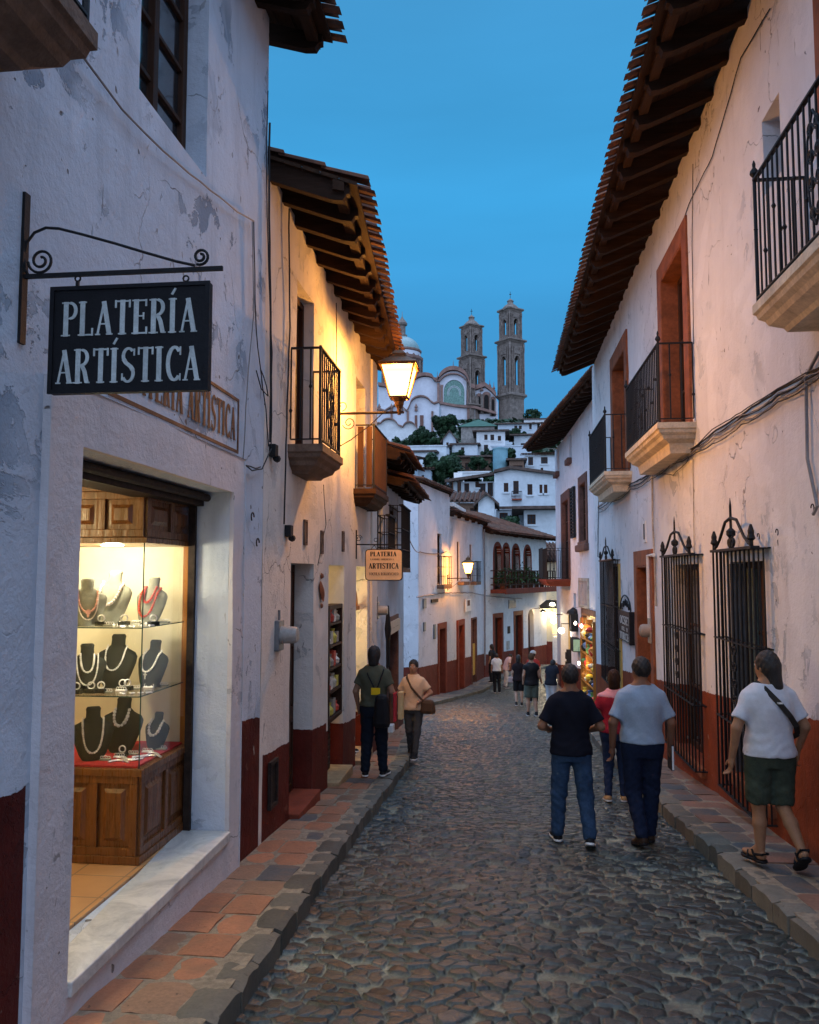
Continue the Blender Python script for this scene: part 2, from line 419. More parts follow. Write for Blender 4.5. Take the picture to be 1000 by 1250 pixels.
rs = np.random.RandomState(3)
CH = rs.rand(512, 512, 6)
def vnoise(x, y, s):
    x = x * s; y = y * s; xi = np.floor(x).astype(int); yi = np.floor(y).astype(int); fx = x - xi; fy = y - yi
    fx = fx * fx * (3 - 2 * fx); fy = fy * fy * (3 - 2 * fy)
    h = lambda a, b: CH[(a * 7 + 13) % 512, (b * 5 + 77) % 512, 5]
    return (h(xi, yi) * (1 - fx) + h(xi + 1, yi) * fx) * (1 - fy) + (h(xi, yi + 1) * (1 - fx) + h(xi + 1, yi + 1) * fx) * fy
GZV = np.vectorize(gz)
def cobbles(X, Y, CX=.126, CY=.092):
    # warped so the courses wander
    Xw = X + .05 * (vnoise(X, Y, 2.1) - .5) + .035 * (vnoise(X + 9, Y, 9) - .5)
    Yw = Y + .06 * (vnoise(X + 5, Y + 3, 1.7) - .5) + .03 * (vnoise(X, Y + 31, 11) - .5)
    gx = Xw / CX; gy = Yw / CY
    ix = np.floor(gx).astype(int); iy = np.floor(gy).astype(int)
    F1 = np.full(X.shape, 9.); F2 = np.full(X.shape, 9.); idx = np.zeros(X.shape, int); idy = np.zeros(X.shape, int)
    dxn = np.zeros(X.shape); dyn = np.zeros(X.shape)
    for a in (-2, -1, 0, 1, 2):
        for b in (-2, -1, 0, 1, 2):
            cx = ix + a; cy = iy + b
            h = CH[cx % 512, cy % 512]
            px = cx + .5 + (h[..., 0] - .5) * .85 + .5 * (cy % 2); py = cy + .5 + (h[..., 1] - .5) * .8
            # every stone has its own stretch
            st = .75 + .6 * h[..., 2]
            th = (h[..., 3] - .5) * 1.3
            ddx = (gx - px) * CX / .105; ddy = (gy - py) * CY / .105
            rx = (ddx * np.cos(th) + ddy * np.sin(th)) / (1.25 * st); ry = (-ddx * np.sin(th) + ddy * np.cos(th)) / (.85 * (1.7 - st) + .25)
            d = np.sqrt(rx * rx + ry * ry) - .12 * h[..., 4]
            m = d < F1
            F2 = np.where(m, F1, np.minimum(F2, d))
            idx = np.where(m, cx, idx); idy = np.where(m, cy, idy); dxn = np.where(m, ddx, dxn); dyn = np.where(m, ddy, dyn)
            F1 = np.where(m, d, F1)
    edge = F2 - F1
    hh = CH[idx % 512, idy % 512]
    # two lanes of squared stones along the street
    lane = np.zeros(X.shape, bool)
    for lx in ():
        lxw = lx + .04 * (vnoise(Y * 0 + lx, Y, .8) - .5)
        lm = np.abs(X - lxw) < .085
        ly = Y / .19; li = np.floor(ly).astype(int)
        e = np.minimum(.085 - np.abs(X - lxw), (.5 - np.abs(ly - li - .5)) * .19) / .10
        edge = np.where(lm, e, edge)
        hl = CH[li % 512, 7 + int(lx * 10)]
        hh = np.where(lm[..., None], hl, hh); lane |= lm
        dxn = np.where(lm, (X - lxw) / .1, dxn); dyn = np.where(lm, (ly - li - .5) * 2, dyn)
    edge = np.where(lane, edge, np.minimum(edge, (.62 + .24 * hh[..., 1] - F1) * 1.1))
    t = np.clip((edge - .02) / .13, 0, 1)
    top = t * t * (3 - 2 * t)
    missing = (hh[..., 4] > .955) & ~lane
    amp = .013 + .016 * hh[..., 2]
    amp = np.where(missing, .003, amp)
    z = 1.15 * top * amp * (1 - .28 * np.clip(F1, 0, 1) ** 2)
    z += top * ((hh[..., 0] - .5) * dxn + (hh[..., 1] - .5) * dyn) * .016
    z += top * (vnoise(X, Y, 38) - .5) * .004 + (1 - top) * (vnoise(X, Y, 60) - .5) * .004
    z += .035 * (vnoise(X, Y, .9) - .5) + .02 * (vnoise(X + 4, Y, 2.4) - .5)
    mask = np.clip((edge - .05) / .05, 0, 1) * np.where(missing, .25, 1)
    dirt = vnoise(X + 3, Y + 8, 1.4)
    mask = mask * np.clip(1.5 - 1.15 * np.clip(vnoise(X, Y, 5) * .6 + dirt * .6 - .25, 0, 1) * (1 - t * .6), 0, 1)
    g = .014 + .045 * hh[..., 3] ** 1.6
    warm = hh[..., 5]
    cs = np.stack([g * (.84 + .16 * warm), g * (1.10 + .04 * warm), g * (1.12 - .18 * warm)], -1)
    cs = np.where((lane & (hh[..., 2] > .4))[..., None], cs * 1.2 + np.array([.03, .016, .011]), cs)
    mo = np.array([.235, .235, .175]) * (.45 + .75 * vnoise(X, Y, 6) * (.5 + vnoise(X + 2, Y, 1.1)))[..., None]
    c = cs * mask[..., None] + mo * (1 - mask[..., None])
    return z, np.concatenate([c, mask[..., None]], -1)

def road_mat():
    t = NT('cobblestones')
    a = t.n('ShaderNodeAttribute', attribute_name='stone')
    c = t.coord()
    n1 = t.noise(c, 55, 5, .7); n2 = t.noise(c, 14, 4); n3 = t.noise(c, .8, 4)
    col = t.mix(1.0, a.outputs['Color'], t.mix(t.mr(n1, .3, .7), (.62, .62, .62), (1.35, 1.35, 1.35)), 'MULTIPLY')
    col = t.mix(t.mr(n2, .58, .72, 0, .25), col, (.09, .08, .06))
    col = t.mix(1.0, col, t.mix(t.mr(n3, .35, .65), (.8, .8, .82), (1.2, 1.15, 1.08)), 'MULTIPLY')
    ro = t.mr(a.outputs['Alpha'], 0, 1, .92, .36)
    ro = t.math('ADD', ro, t.mr(n2, .3, .7, -.1, .12, False))
    t.set(Base_Color=col, Roughness=ro, Normal=t.bump(n1, .004))
    return t.m
MR = road_mat()
def seg(name, y0, y1, dx, dy, xl, xr):
    xs = np.arange(xl, xr + dx, dx); ys = np.arange(y0, y1 + dy, dy); ys = ys[ys <= y1 + 1e-6]; ys[-1] = y1
    X, Y = np.meshgrid(xs, ys); z, c = cobbles(X, Y)
    return xs, ys, GZV(Y) + z - .012, c
# one road mesh: bands of growing spacing, each overlapping the next by nothing
def road():
    vs, fs, cs = [], [], []
    base = 0
    for (y0, y1, dx, dy, xl, xr) in ((-4, 3.0, .06, .06, -1.4, 1.9), (3.0, 6.2, .0078, .0085, -1.40, 1.9), (6.2, 10.5, .0105, .014, -1.40, 1.9), (10.5, 20, .02, .03, -1.9, 1.95), (20, 36, .035, .07, -2.6, 2.2), (36, 64, .09, .16, -5, 7)):
        xs = np.linspace(xl, xr, int((xr - xl) / dx) + 1); ys = np.linspace(y0, y1, int((y1 - y0) / dy) + 1)
        X, Y = np.meshgrid(xs, ys); z, c = cobbles(X, Y); Z = GZV(Y) + z - .012
        nx, ny = len(xs), len(ys)
        vs.append(np.stack([X, Y, Z], -1).reshape(-1, 3)); cs.append(c.reshape(-1, 4))
        i = (np.arange(ny - 1)[:, None] * nx + np.arange(nx - 1)[None]).reshape(-1)
        fs.append(np.stack([i, i + 1, i + nx + 1, i + nx], -1) + base); base += nx * ny
    co = np.concatenate(vs).astype(np.float32); q = np.concatenate(fs).astype(np.int32); c = np.concatenate(cs).astype(np.float32)
    me = bpy.data.meshes.new('road')
    me.vertices.add(len(co)); me.vertices.foreach_set('co', co.ravel())
    me.loops.add(q.size); me.loops.foreach_set('vertex_index', q.ravel())
    me.polygons.add(len(q)); me.polygons.foreach_set('loop_start', np.arange(0, q.size, 4, dtype=np.int32)); me.polygons.foreach_set('loop_total', np.full(len(q), 4, dtype=np.int32))
    me.update(calc_edges=True); me.polygons.foreach_set('use_smooth', np.ones(len(q), dtype=bool))
    a = me.color_attributes.new('stone', 'FLOAT_COLOR', 'POINT'); a.data.foreach_set('color', c.ravel())
    me.materials.append(MR)
    o = bpy.data.objects.new('road', me); COL.objects.link(o); o['kind'] = 'structure'
road()

# ------------------------------------------------------------------ kerbs and pavements
def tile_mat(name, c1, c2, c3, rough=.7):
    t = NT(name); a = t.n('ShaderNodeAttribute', attribute_name='stone'); c = t.coord()
    n1 = t.noise(c, 40, 5, .7); n2 = t.noise(c, 5, 5, .65); n3 = t.noise(c, 1.3, 3)
    col = t.mix(1.0, a.outputs['Color'], t.mix(t.mr(n1, .3, .7), (.75, .75, .75), (1.22, 1.22, 1.22)), 'MULTIPLY')
    col = t.mix(t.mr(n2, .48, .7, 0, .6), col, c3)
    col = t.mix(t.mr(n3, .45, .65, 0, .35), col, tuple(x * .6 for x in c3))
    pits = t.mr(t.noise(c, 28, 2), .70, .73)
    col = t.mix(t.math('MULTIPLY', pits, .6), col, (.05, .04, .03))
    h = t.math('SUBTRACT', t.math('MULTIPLY', n1, .5), pits)
    t.set(Base_Color=col, Roughness=rough, Normal=t.bump(h, .006))
    return t.m
M['paver'] = tile_mat('terracotta_pavers', 0, 0, (.17, .10, .06))
M['kerb'] = tile_mat('kerb_stone', 0, 0, (.085, .08, .06), .75)

def stone_block(vs, fs, cs, corners, zt, zb, col, bev=.012, jit=.006, sub=4):
    """paver/kerb stone: a block with rounded worn edges. corners: 4 xy in order; zt(x,y) top height"""
    k = len(vs); n = sub
    P = [Vector((c[0], c[1], 0)) for c in corners]
    for j in range(n + 1):
        for i in range(n + 1):
            u, v = i / n, j / n
            p = (P[0] * (1 - u) + P[1] * u) * (1 - v) + (P[3] * (1 - u) + P[2] * u) * v
            edge = i in (0, n) or j in (0, n)
            x, y = p.x, p.y
            nz = noise.noise((x * 9, y * 9, 3.1)) * jit
            if edge: 
                x += noise.noise((x * 14, y * 14, 1.0)) * jit * 1.2; y += noise.noise((x * 14, y * 14, 7.0)) * jit * 1.2
            vs.append((x, y, zt(x, y) + nz - (bev if edge else 0) - (bev * .8 if (i in (0, n) and j in (0, n)) else 0))); cs.append(col)
    W_ = n + 1
    for j in range(n):
        for i in range(n): a = k + j * W_ + i; fs.append((a, a + 1, a + W_ + 1, a + W_))
    ring = [k + i for i in range(W_)] + [k + j * W_ + n for j in range(1, W_)] + [k + n * W_ + i for i in range(n - 1, -1, -1)] + [k + j * W_ for j in range(n - 1, 0, -1)]
    m = len(vs)
    for r_ in ring: p = vs[r_]; vs.append((p[0], p[1], zb(p[0], p[1]))); cs.append(col)
    L = len(ring)
    for i in range(L): fs.append((ring[i], ring[(i + 1) % L], m + (i + 1) % L, m + i))

def flag_mesh(name, vs, fs, cs, mat, kind='structure'):
    me = bpy.data.meshes.new(name); me.from_pydata([tuple(v) for v in vs], [], fs)
    a = me.color_attributes.new('stone', 'FLOAT_COLOR', 'POINT')
    a.data.foreach_set('color', np.array([tuple(c) + (1,) for c in cs], dtype=np.float32).ravel())
    me.polygons.foreach_set('use_smooth', [True] * len(me.polygons)); me.set_sharp_from_angle(angle=R(50))
    me.materials.append(mat); o = bpy.data.objects.new(name, me); COL.objects.link(o)
    if kind: o['kind'] = kind
    return o

def pavement(side, path, kw=.2, colr=((.36, .15, .075), (.26, .15, .09)), y_step=.36, seedv=1, greyp=.12, kh=.15):
    """path: list of (y, x_kerb_edge, x_wall). side=-1: wall to the left"""
    r = random.Random(seedv)
    def ev(y, j):
        for a, b in zip(path, path[1:]):
            if a[0] <= y <= b[0]: t = (y - a[0]) / (b[0] - a[0]); return a[j] * (1 - t) + b[j] * t
        return path[-1][j] if y > path[-1][0] else path[0][j]
    ztop = lambda x, y: gz(y) + kh + .008 * noise.noise((x * 1.7, y * 1.7, seedv))
    vs, fs, cs = [], [], []      # kerb
    y = path[0][0]
    while y < path[-1][0] - .05:
        L = r.uniform(.22, .46) * (1 if y < 14 else 1.6); y2 = min(y + L, path[-1][0])
        g = r.uniform(.06, .15); col = (g * 1.1, g * 1.02, g * .80)
        e0, e1 = ev(y, 1), ev(y2, 1); s = -side
        tw = r.uniform(-.010, .010); dz = r.uniform(-.012, .010)
        w = kw * r.uniform(.9, 1.1)
        stone_block(vs, fs, cs, [(e0 - s * w, y + .008), (e0 + tw, y + .008), (e1 + tw, y2 - .008), (e1 - s * w, y2 - .008)], lambda x, yy: ztop(x, yy) + dz, lambda x, yy: gz(yy) - .12, col, .016, .011, 5)
        y = y2
    flag_mesh('kerb', vs, fs, cs, M['kerb'])
    vs, fs, cs = [], [], []
    y = path[0][0]; row = 0
    while y < path[-1][0] - .05:
        L = y_step * r.uniform(.85, 1.15) * (1 if y < 14 else 1.6); y2 = min(y + L, path[-1][0])
        nn = 2 if row % 3 else r.choice((1, 2, 2))
        cuts = [0] + sorted(r.uniform(.40, .62) for _ in range(nn - 1)) + [1]
        for a, b in zip(cuts, cuts[1:]):
            xa = lambda yy, t: (ev(yy, 1) + side * kw) * (1 - t) + (ev(yy, 2) + side * .03) * t
            cc = colr[0] if r.random() < .6 else colr[1]
            f = r.uniform(.7, 1.15); col = tuple(x * f for x in cc)
            if r.random() < greyp: col = (.07, .08, .085)
            dz = r.uniform(-.006, .006)
            stone_block(vs, fs, cs, [(xa(y, a), y + .009), (xa(y, b) + side * -.016, y + .009), (xa(y2, b) + side * -.016, y2 - .009), (xa(y2, a), y2 - .009)], lambda x, yy: ztop(x, yy) + dz - .002, lambda x, yy: gz(yy) - .1, col, .006, .007)
        y = y2; row += 1
    flag_mesh('pavement', vs, fs, cs, M['paver'])
    # mortar bed under the pavers
    mb = MB(); ys = np.arange(path[0][0], path[-1][0] + .01, .5); ys[-1] = path[-1][0]
    for a, b in zip(ys, ys[1:]):
        p = [(ev(a, 1) + side * .05, a), (ev(a, 2) + side * .2, a), (ev(b, 2) + side * .2, b), (ev(b, 1) + side * .05, b)]
        mb.hexa([Vector((x, y_, gz(y_) - .15)) for x, y_ in p] + [Vector((x, y_, gz(y_) + kh - .011)) for x, y_ in p])
    mb.build('pavement_bed', M['mortar'], kind='structure')
M['mortar'] = flat('mortar', (.24, .20, .145), .9, .3, 20, bump=.004, world=True)
pavement(-1, [(-3, -1.28, -1.98), (3.5, -1.30, -1.98), (12, -1.36, -1.98), (13.6, -1.5, -1.98), (17.5, -1.75, -2.1)], seedv=3, greyp=.08)
pavement(1, [(-3, 2.0, 2.42), (4, 1.86, 2.42), (8.5, 1.66, 2.42), (15, 1.66, 2.42), (20, 1.8, 2.42)], seedv=5, greyp=.3, colr=((.20, .105, .07), (.17, .12, .09)))
pavement(1, [(20.5, 2.3, 2.95), (36, 1.75, 2.42)], seedv=8, greyp=.3, kh=.1, colr=((.15, .10, .08), (.13, .11, .1)))
pavement(-1, [(25.0, -2.05, -2.9), (34.8, -.45, -1.3), (37.2, -.2, -.95), (44.5, 2.6, 1.95)], seedv=9, greyp=.3, kh=.13, colr=((.17, .14, .12), (.14, .12, .1)))

# terrain: one sheet under the street that rises to the hill
def hill(x, y):
    pts = [(-60, 3), (33, gz(33) - .28), (46, gz(46) - .28), (56, -2.2), (66, 1.0), (80, 3.6), (100, 8.5), (120, 15), (150, 25), (185, 36), (215, 41.5), (260, 44), (330, 44), (420, 30), (900, 0)]
    if y < 33: return gz(y) - .28
    for a, b in zip(pts, pts[1:]):
        if a[0] <= y <= b[0]: t = (y - a[0]) / (b[0] - a[0]); z = a[1] * (1 - t) + b[1] * t; break
    else: z = 0
    w = min(1, max(0, (y - 60) / 60))
    if 140 < y < 222: z -= 10 * min(1, max(0, (-x - 13) / 7)) * min(1, (y - 140) / 30)
    return z + w * (2.5 * noise.noise((x * .02, y * .02, 0)) - min(abs(x) * .02, 8) * w) 
xs = np.array(sorted(set([-900, -500, -300, -200, -150] + list(range(-120, 121, 8)) + [150, 200, 300, 500, 900])), float)
ys = np.array([-60, -30, 0, 4, 8, 12, 16, 20, 25, 30, 33, 36, 40, 46, 50, 56, 61, 66, 72, 80, 90, 100, 110, 120, 135, 150, 165, 185, 200, 215, 235, 260, 290, 330, 420, 600, 900], float)
Zt = np.array([[hill(x, y) for x in xs] for y in ys])
tm = NT('hill_ground'); c_ = tm.coord(); n_ = tm.noise(c_, .12, 6, .7); tm.set(Base_Color=tm.mix(tm.mr(n_, .4, .6), (.035, .05, .025), (.12, .10, .075)), Roughness=.95)
grid_mesh('terrain', xs, ys, Zt, tm.m)
# ------------------------------------------------------------------ building kit
def disp(fr, u, z, amp):
    p = fr.P(u, 0, z)
    return amp * (noise.noise((p.x * .9 + p.y * .9, p.y * .8, z * .8)) + .45 * noise.noise((p.x * 3, p.y * 3, z * 3 + 5)))

def wall_mb(fr, u0, u1, zb, zt, ops=(), grid=.35, amp=.012, zt1=None, ubreak=(), depth=.28, n0=0.0):
    """wall face with real openings and their reveals; zt..zt1 slopes the top"""
    zt1 = zt if zt1 is None else zt1
    mb = MB()
    def steps(a, b, br):
        br = sorted(set([round(a, 4), round(b, 4)] + [round(x, 4) for x in br if a < x < b])); out = []
        for p, q in zip(br, br[1:]):
            k = max(1, int(round((q - p) / grid))); out += [p + (q - p) * i / k for i in range(k)]
        return out + [br[-1]]
    us = steps(u0, u1, [o['u0'] for o in ops] + [o['u1'] for o in ops] + list(ubreak))
    zs = steps(zb, min(zt, zt1) - .01 if zt != zt1 else zt, [o['z0'] for o in ops] + [o['z1'] for o in ops])
    if zt != zt1: zs.append(max(zt, zt1))
    Z = lambda i, j: zs[j] if (j < len(zs) - 1 or zt == zt1) else zt + (zt1 - zt) * (us[i] - u0) / (u1 - u0)
    idx = {}
    def V(i, j):
        if (i, j) not in idx:
            u, z = us[i], Z(i, j)
            idx[(i, j)] = len(mb.v); mb.v.append(fr.P(u, n0 + disp(fr, u, z, amp), z))
        return idx[(i, j)]
    for i in range(len(us) - 1):
        for j in range(len(zs) - 1):
            uc = (us[i] + us[i + 1]) / 2; zc = (zs[j] + zs[j + 1]) / 2
            if any(o['u0'] < uc < o['u1'] and o['z0'] < zc < o['z1'] for o in ops): continue
            mb.f.append((V(i, j), V(i + 1, j), V(i + 1, j + 1), V(i, j + 1)))
    for o in ops:
        d = o.get('d', depth); iu = [i for i, u in enumerate(us) if o['u0'] - 1e-3 <= u <= o['u1'] + 1e-3]; jz = [j for j, z in enumerate(zs) if o['z0'] - 1e-3 <= z <= o['z1'] + 1e-3]
        sp = o.get('splay', 0)
        loop = [(i, jz[0]) for i in iu] + [(iu[-1], j) for j in jz[1:]] + [(i, jz[-1]) for i in iu[-2::-1]] + [(iu[0], j) for j in jz[-2:0:-1]]
        k = len(mb.v)
        for (i, j) in loop: mb.v.append(fr.P(us[i], -d, Z(i, j)))
        L = len(loop)
        for a in range(L): b = (a + 1) % L; mb.f.append((V(*loop[a]), V(*loop[b]), k + b, k + a))
        if o.get('arch'):
            r = (o['u1'] - o['u0']) / 2; c = (o['u0'] + o['u1']) / 2; zz = o['z1'] - r; N = 8
            for s in (-1, 1):
                corner = fr.P(c + s * r, .001, o['z1'])
                pts = [fr.P(c + s * r * math.cos(a), .001, zz + r * math.sin(a)) for a in [PI / 2 * q / N for q in range(N + 1)]]
                for p, q in zip(pts, pts[1:]): mb.add([corner, p, q, corner + fr.n * -d, p + fr.n * -d, q + fr.n * -d], [(0, 1, 2), (3, 5, 4), (1, 4, 5, 2)])
    return mb

def shell(mb, fr, u0, u1, zb, zt, depth=5., back=True):
    """sides, back and top so that a house is a closed body"""
    P = fr.P; e = .0
    mb.quad(P(u0, 0, zb), P(u0, -depth, zb), P(u0, -depth, zt), P(u0, 0, zt))
    mb.quad(P(u1, 0, zb), P(u1, -depth, zb), P(u1, -depth, zt), P(u1, 0, zt))
    mb.quad(P(u0, -depth, zb), P(u1, -depth, zb), P(u1, -depth, zt), P(u0, -depth, zt))
    mb.quad(P(u0, 0, zt), P(u1, 0, zt), P(u1, -depth, zt), P(u0, -depth, zt))

def tiles(fr, u0, u1, nlo, zlo, nhi, zhi, parent, pitch=.19, courses=None, mat=None, seedv=1, name='roof_tiles', seg=5, lift=.05, course=.36):
    """rows of clay barrel tiles running from the eave (nlo, zlo) up to (nhi, zhi)"""
    r = random.Random(seedv); mb = MB(); L = math.hypot(nhi - nlo, zhi - zlo); dn, dz = (nhi - nlo) / L, (zhi - zlo) / L
    nc = courses or max(1, int(L / course)); cl = L / nc; cols = int((u1 - u0) / pitch)
    un, uz = -dz * (1 if dn < 0 else -1), abs(dn)
    for i in range(cols):
        uc = u0 + (i + .5) * (u1 - u0) / cols
        for k in range(nc):
            j = r.uniform(-.012, .012); s0 = k * cl - .05 + r.uniform(-.015, .015); s1 = s0 + cl + .07
            ra, rb = pitch * .36, pitch * .29
            h0, h1 = lift + .022 + r.uniform(0, .008), lift
            ring = []
            for (s, ra_, h) in ((s0, ra, h0), (s1, rb, h1)):
                for th in (0, 14):
                    rr = ra_ - th * .001
                    for q in range(seg + 1):
                        a = PI * q / seg
                        off = h + rr * math.sin(a)
                        ring.append(fr.P(uc + j + rr * math.cos(a), nlo + dn * s + un * off * 1.0, zlo + dz * s + uz * off))
            n = seg + 1; k0 = len(mb.v); mb.v += ring
            for q in range(seg):
                mb.f.append((k0 + q, k0 + q + 1, k0 + 2 * n + q + 1, k0 + 2 * n + q))
                mb.f.append((k0 + n + q, k0 + n + q + 1, k0 + 3 * n + q + 1, k0 + 3 * n + q))
                mb.f.append((k0 + q, k0 + q + 1, k0 + n + q + 1, k0 + n + q))
            # channel tile between
            ub = uc + pitch / 2
            k0 = len(mb.v); rr = pitch * .30
            for s, ex in ((s0 - .02, 0), (s1, 0)):
                for q in range(4):
                    a = PI * q / 3
                    off = .035 - rr * .45 * math.sin(a) + (0 if s < s1 else -.012)
                    mb.v.append(fr.P(ub + rr * math.cos(a), nlo + dn * s + un * off, zlo + dz * s + uz * off))
            for q in range(3): mb.f.append((k0 + q, k0 + q + 1, k0 + 4 + q + 1, k0 + 4 + q))
    return mb.build(name, mat or M['tile'], parent, recalc=False)

def tile_material():
    t = NT('old_clay_tiles'); c = t.coord()
    w = t.n('ShaderNodeTexVoronoi'); w.inputs['Scale'].default_value = 3.2; t.l(c, w.inputs['Vector'])
    n1 = t.noise(c, 18, 5, .7); n2 = t.noise(c, 1.1, 4)
    col = t.mix(t.mr(w.outputs['Color'], .2, .8), (.10, .036, .022), (.20, .08, .046))
    col = t.mix(t.mr(n1, .4, .68, 0, .75), col, (.07, .052, .042))
    col = t.mix(t.mr(n2, .45, .7, 0, .5), col, (.10, .09, .075))
    t.set(Base_Color=col, Roughness=.9, Normal=t.bump(n1, .006)); t.b.inputs['Specular IOR Level'].default_value = .15; return t.m
M['tile'] = tile_material()

def eave_roof(parent, fr, u0, u1, zwall, nout, slope, rafters=.55, rdepth=.16, rw=.09, back=3.0, seedv=1, beam=True, ends=True, nout1=None, pitch=.19, zwall1=None, board=True, name='roof'):
    """clay tile roof with wooden eaves: roof > tiles, rafter, beam"""
    r = random.Random(seedv)
    z_at = lambda n: zwall - slope * n
    mb = MB(); P = fr.P
    # boarding: planks running along u, laid over the rafters
    n = -back; rows = 0
    zt = lambda n_: z_at(n_) + .02
    k = int((nout + back) / .16)
    for i in range(k):
        a = -back + (nout + back) * i / k; b = -back + (nout + back) * (i + 1) / k - (.008 if board else -.002)
        e = r.uniform(0, .005)
        mb.hexa([P(u0, a, zt(a)), P(u1, a, zt(a)), P(u1, b, zt(b)), P(u0, b, zt(b)), P(u0, a, zt(a) + .03 + e), P(u1, a, zt(a) + .03 + e), P(u1, b, zt(b) + .03 + e), P(u0, b, zt(b) + .03 + e)])
    ro = mb.build(name, M['wood_beam_y'], parent)
    tiles(fr, u0, u1, nout + .07, z_at(nout + .07) + .055, -back, z_at(-back) + .055, ro, pitch=pitch, seedv=seedv)
    m = max(1, int((u1 - u0) / rafters))
    for i in range(m + 1):
        u = u0 + .06 + (u1 - u0 - .12) * i / m + r.uniform(-.02, .02); w = rw * r.uniform(.85, 1.15); dd = rdepth * r.uniform(.9, 1.1)
        q = MB(); no = nout - .06 + r.uniform(-.03, .02)
        pts = []
        prof = [(-.25, z_at(-.25) - dd), (no - .16, z_at(no - .16) - dd), (no - .06, z_at(no - .06) - dd * .85), (no - .03, z_at(no - .03) - dd * .45), (no, z_at(no) - dd * .35), (no, z_at(no) + .018), (-.25, z_at(-.25) + .018)]
        q.prism([P(u - w / 2, a, b) for a, b in prof], fr.u * w)
        q.build('rafter', M['wood_dark'], ro)
    if beam:
        q = MB(); a = nout - .17
        q.hexa([P(u0, a - .05, z_at(a) - .06), P(u1, a - .05, z_at(a) - .06), P(u1, a + .05, z_at(a) - .08), P(u0, a + .05, z_at(a) - .08), P(u0, a - .05, z_at(a - .05) + .015), P(u1, a - .05, z_at(a - .05) + .015), P(u1, a + .05, z_at(a + .05) + .015), P(u0, a + .05, z_at(a + .05) + .015)])
        q.build('edge_beam', M['wood_beam_y'], ro)
    return ro

def ring_mb(fr, u0, u1, z0, z1, w, n0, n1, bottom=True, mb=None):
    mb = mb or MB()
    mb.box(u0, u0 + w, n0, n1, z0, z1, fr); mb.box(u1 - w, u1, n0, n1, z0, z1, fr)
    mb.box(u0 + w, u1 - w, n0, n1, z1 - w, z1, fr)
    if bottom: mb.box(u0 + w, u1 - w, n0, n1, z0, z0 + w, fr)
    return mb
def casement(parent, fr, u0, u1, z0, z1, n, rows=3, cols=2, mat='wood_brown', pane='pane', fw=.06):
    f = ring_mb(fr, u0, u1, z0, z1, fw, n - .04, n + .02)
    for i in range(1, cols): u = u0 + (u1 - u0) * i / cols; f.box(u - .035, u + .035, n - .035, n + .03, z0 + fw, z1 - fw, fr)
    for j in range(1, rows):
        z = z0 + (z1 - z0) * j / rows; f.box(u0 + fw, u1 - fw, n - .03, n + .012, z - .015, z + .015, fr)
    w = f.build('window', M[mat], parent, bevel=.004)
    g = MB(); g.box(u0 + fw * .5, u1 - fw * .5, n - .028, n - .016, z0 + fw * .5, z1 - fw * .5, fr); g.build('pane', M[pane], w)
    b = MB(); b.box(u0 - .02, u1 + .02, n - .30, n - .26, z0 - .02, z1 + .02, fr); b.build('dark_room', M['dark'], w)  # near-black sheet behind the pane, the unlit room's shade as colour
    return w
def door(parent, fr, u0, u1, z0, z1, n, mat='wood_red', panels=3, leaves=1, handle=True):
    mb = MB(); mb.box(u0, u1, n - .06, n, z0, z1, fr)
    lw = (u1 - u0) / leaves
    for L in range(leaves):
        a = u0 + lw * L; 
        for k in range(panels):
            za = z0 + (z1 - z0) * k / panels + .06; zb = z0 + (z1 - z0) * (k + 1) / panels - .04
            ring_mb(fr, a + .07, a + lw - .07, za, zb, .03, n, n + .018, mb=mb)
            mb.box(a + .13, a + lw - .13, n, n + .012, za + .06, zb - .06, fr)
    d = mb.build('door', M[mat], parent, bevel=.004)
    if handle:
        h = MB(); h.lathe([(.0, 0), (.02, 0), (.012, .02), (.028, .045), (.02, .07), (0, .075)], fr.P(u0 + (.09 if leaves == 1 else lw - .05), n, z0 + 1.0), 10, fr.n); h.build('handle', M['metal_grey'], d, smooth=True)
    return d
def trim(parent, fr, u0, u1, z0, z1, w=.16, proud=.03, mat='red_trim', bottom=False, name='door_surround', d=.10):
    """painted surround: frames an opening u0..u1, z0..z1 and lines its reveal"""
    mb = MB(); n0 = -.05
    mb.box(u0 - w, u0 - .004, n0, proud, z0, z1 + w, fr); mb.box(u1 + .004, u1 + w, n0, proud, z0, z1 + w, fr); mb.box(u0 - .004, u1 + .004, n0, proud, z1 + .004, z1 + w, fr)
    if bottom: mb.box(u0 - w, u1 + w, n0, proud + .04, z0 - .10, z0 - .004, fr)
    mb.box(u0 + .002, u0 + .02, -.24, proud - .004, z0, z1 - .002, fr); mb.box(u1 - .02, u1 - .002, -.24, proud - .004, z0, z1 - .002, fr); mb.box(u0 + .02, u1 - .02, -.24, proud - .004, z1 - .022, z1 - .002, fr)
    return mb.build(name, M[mat], parent, bevel=.006)

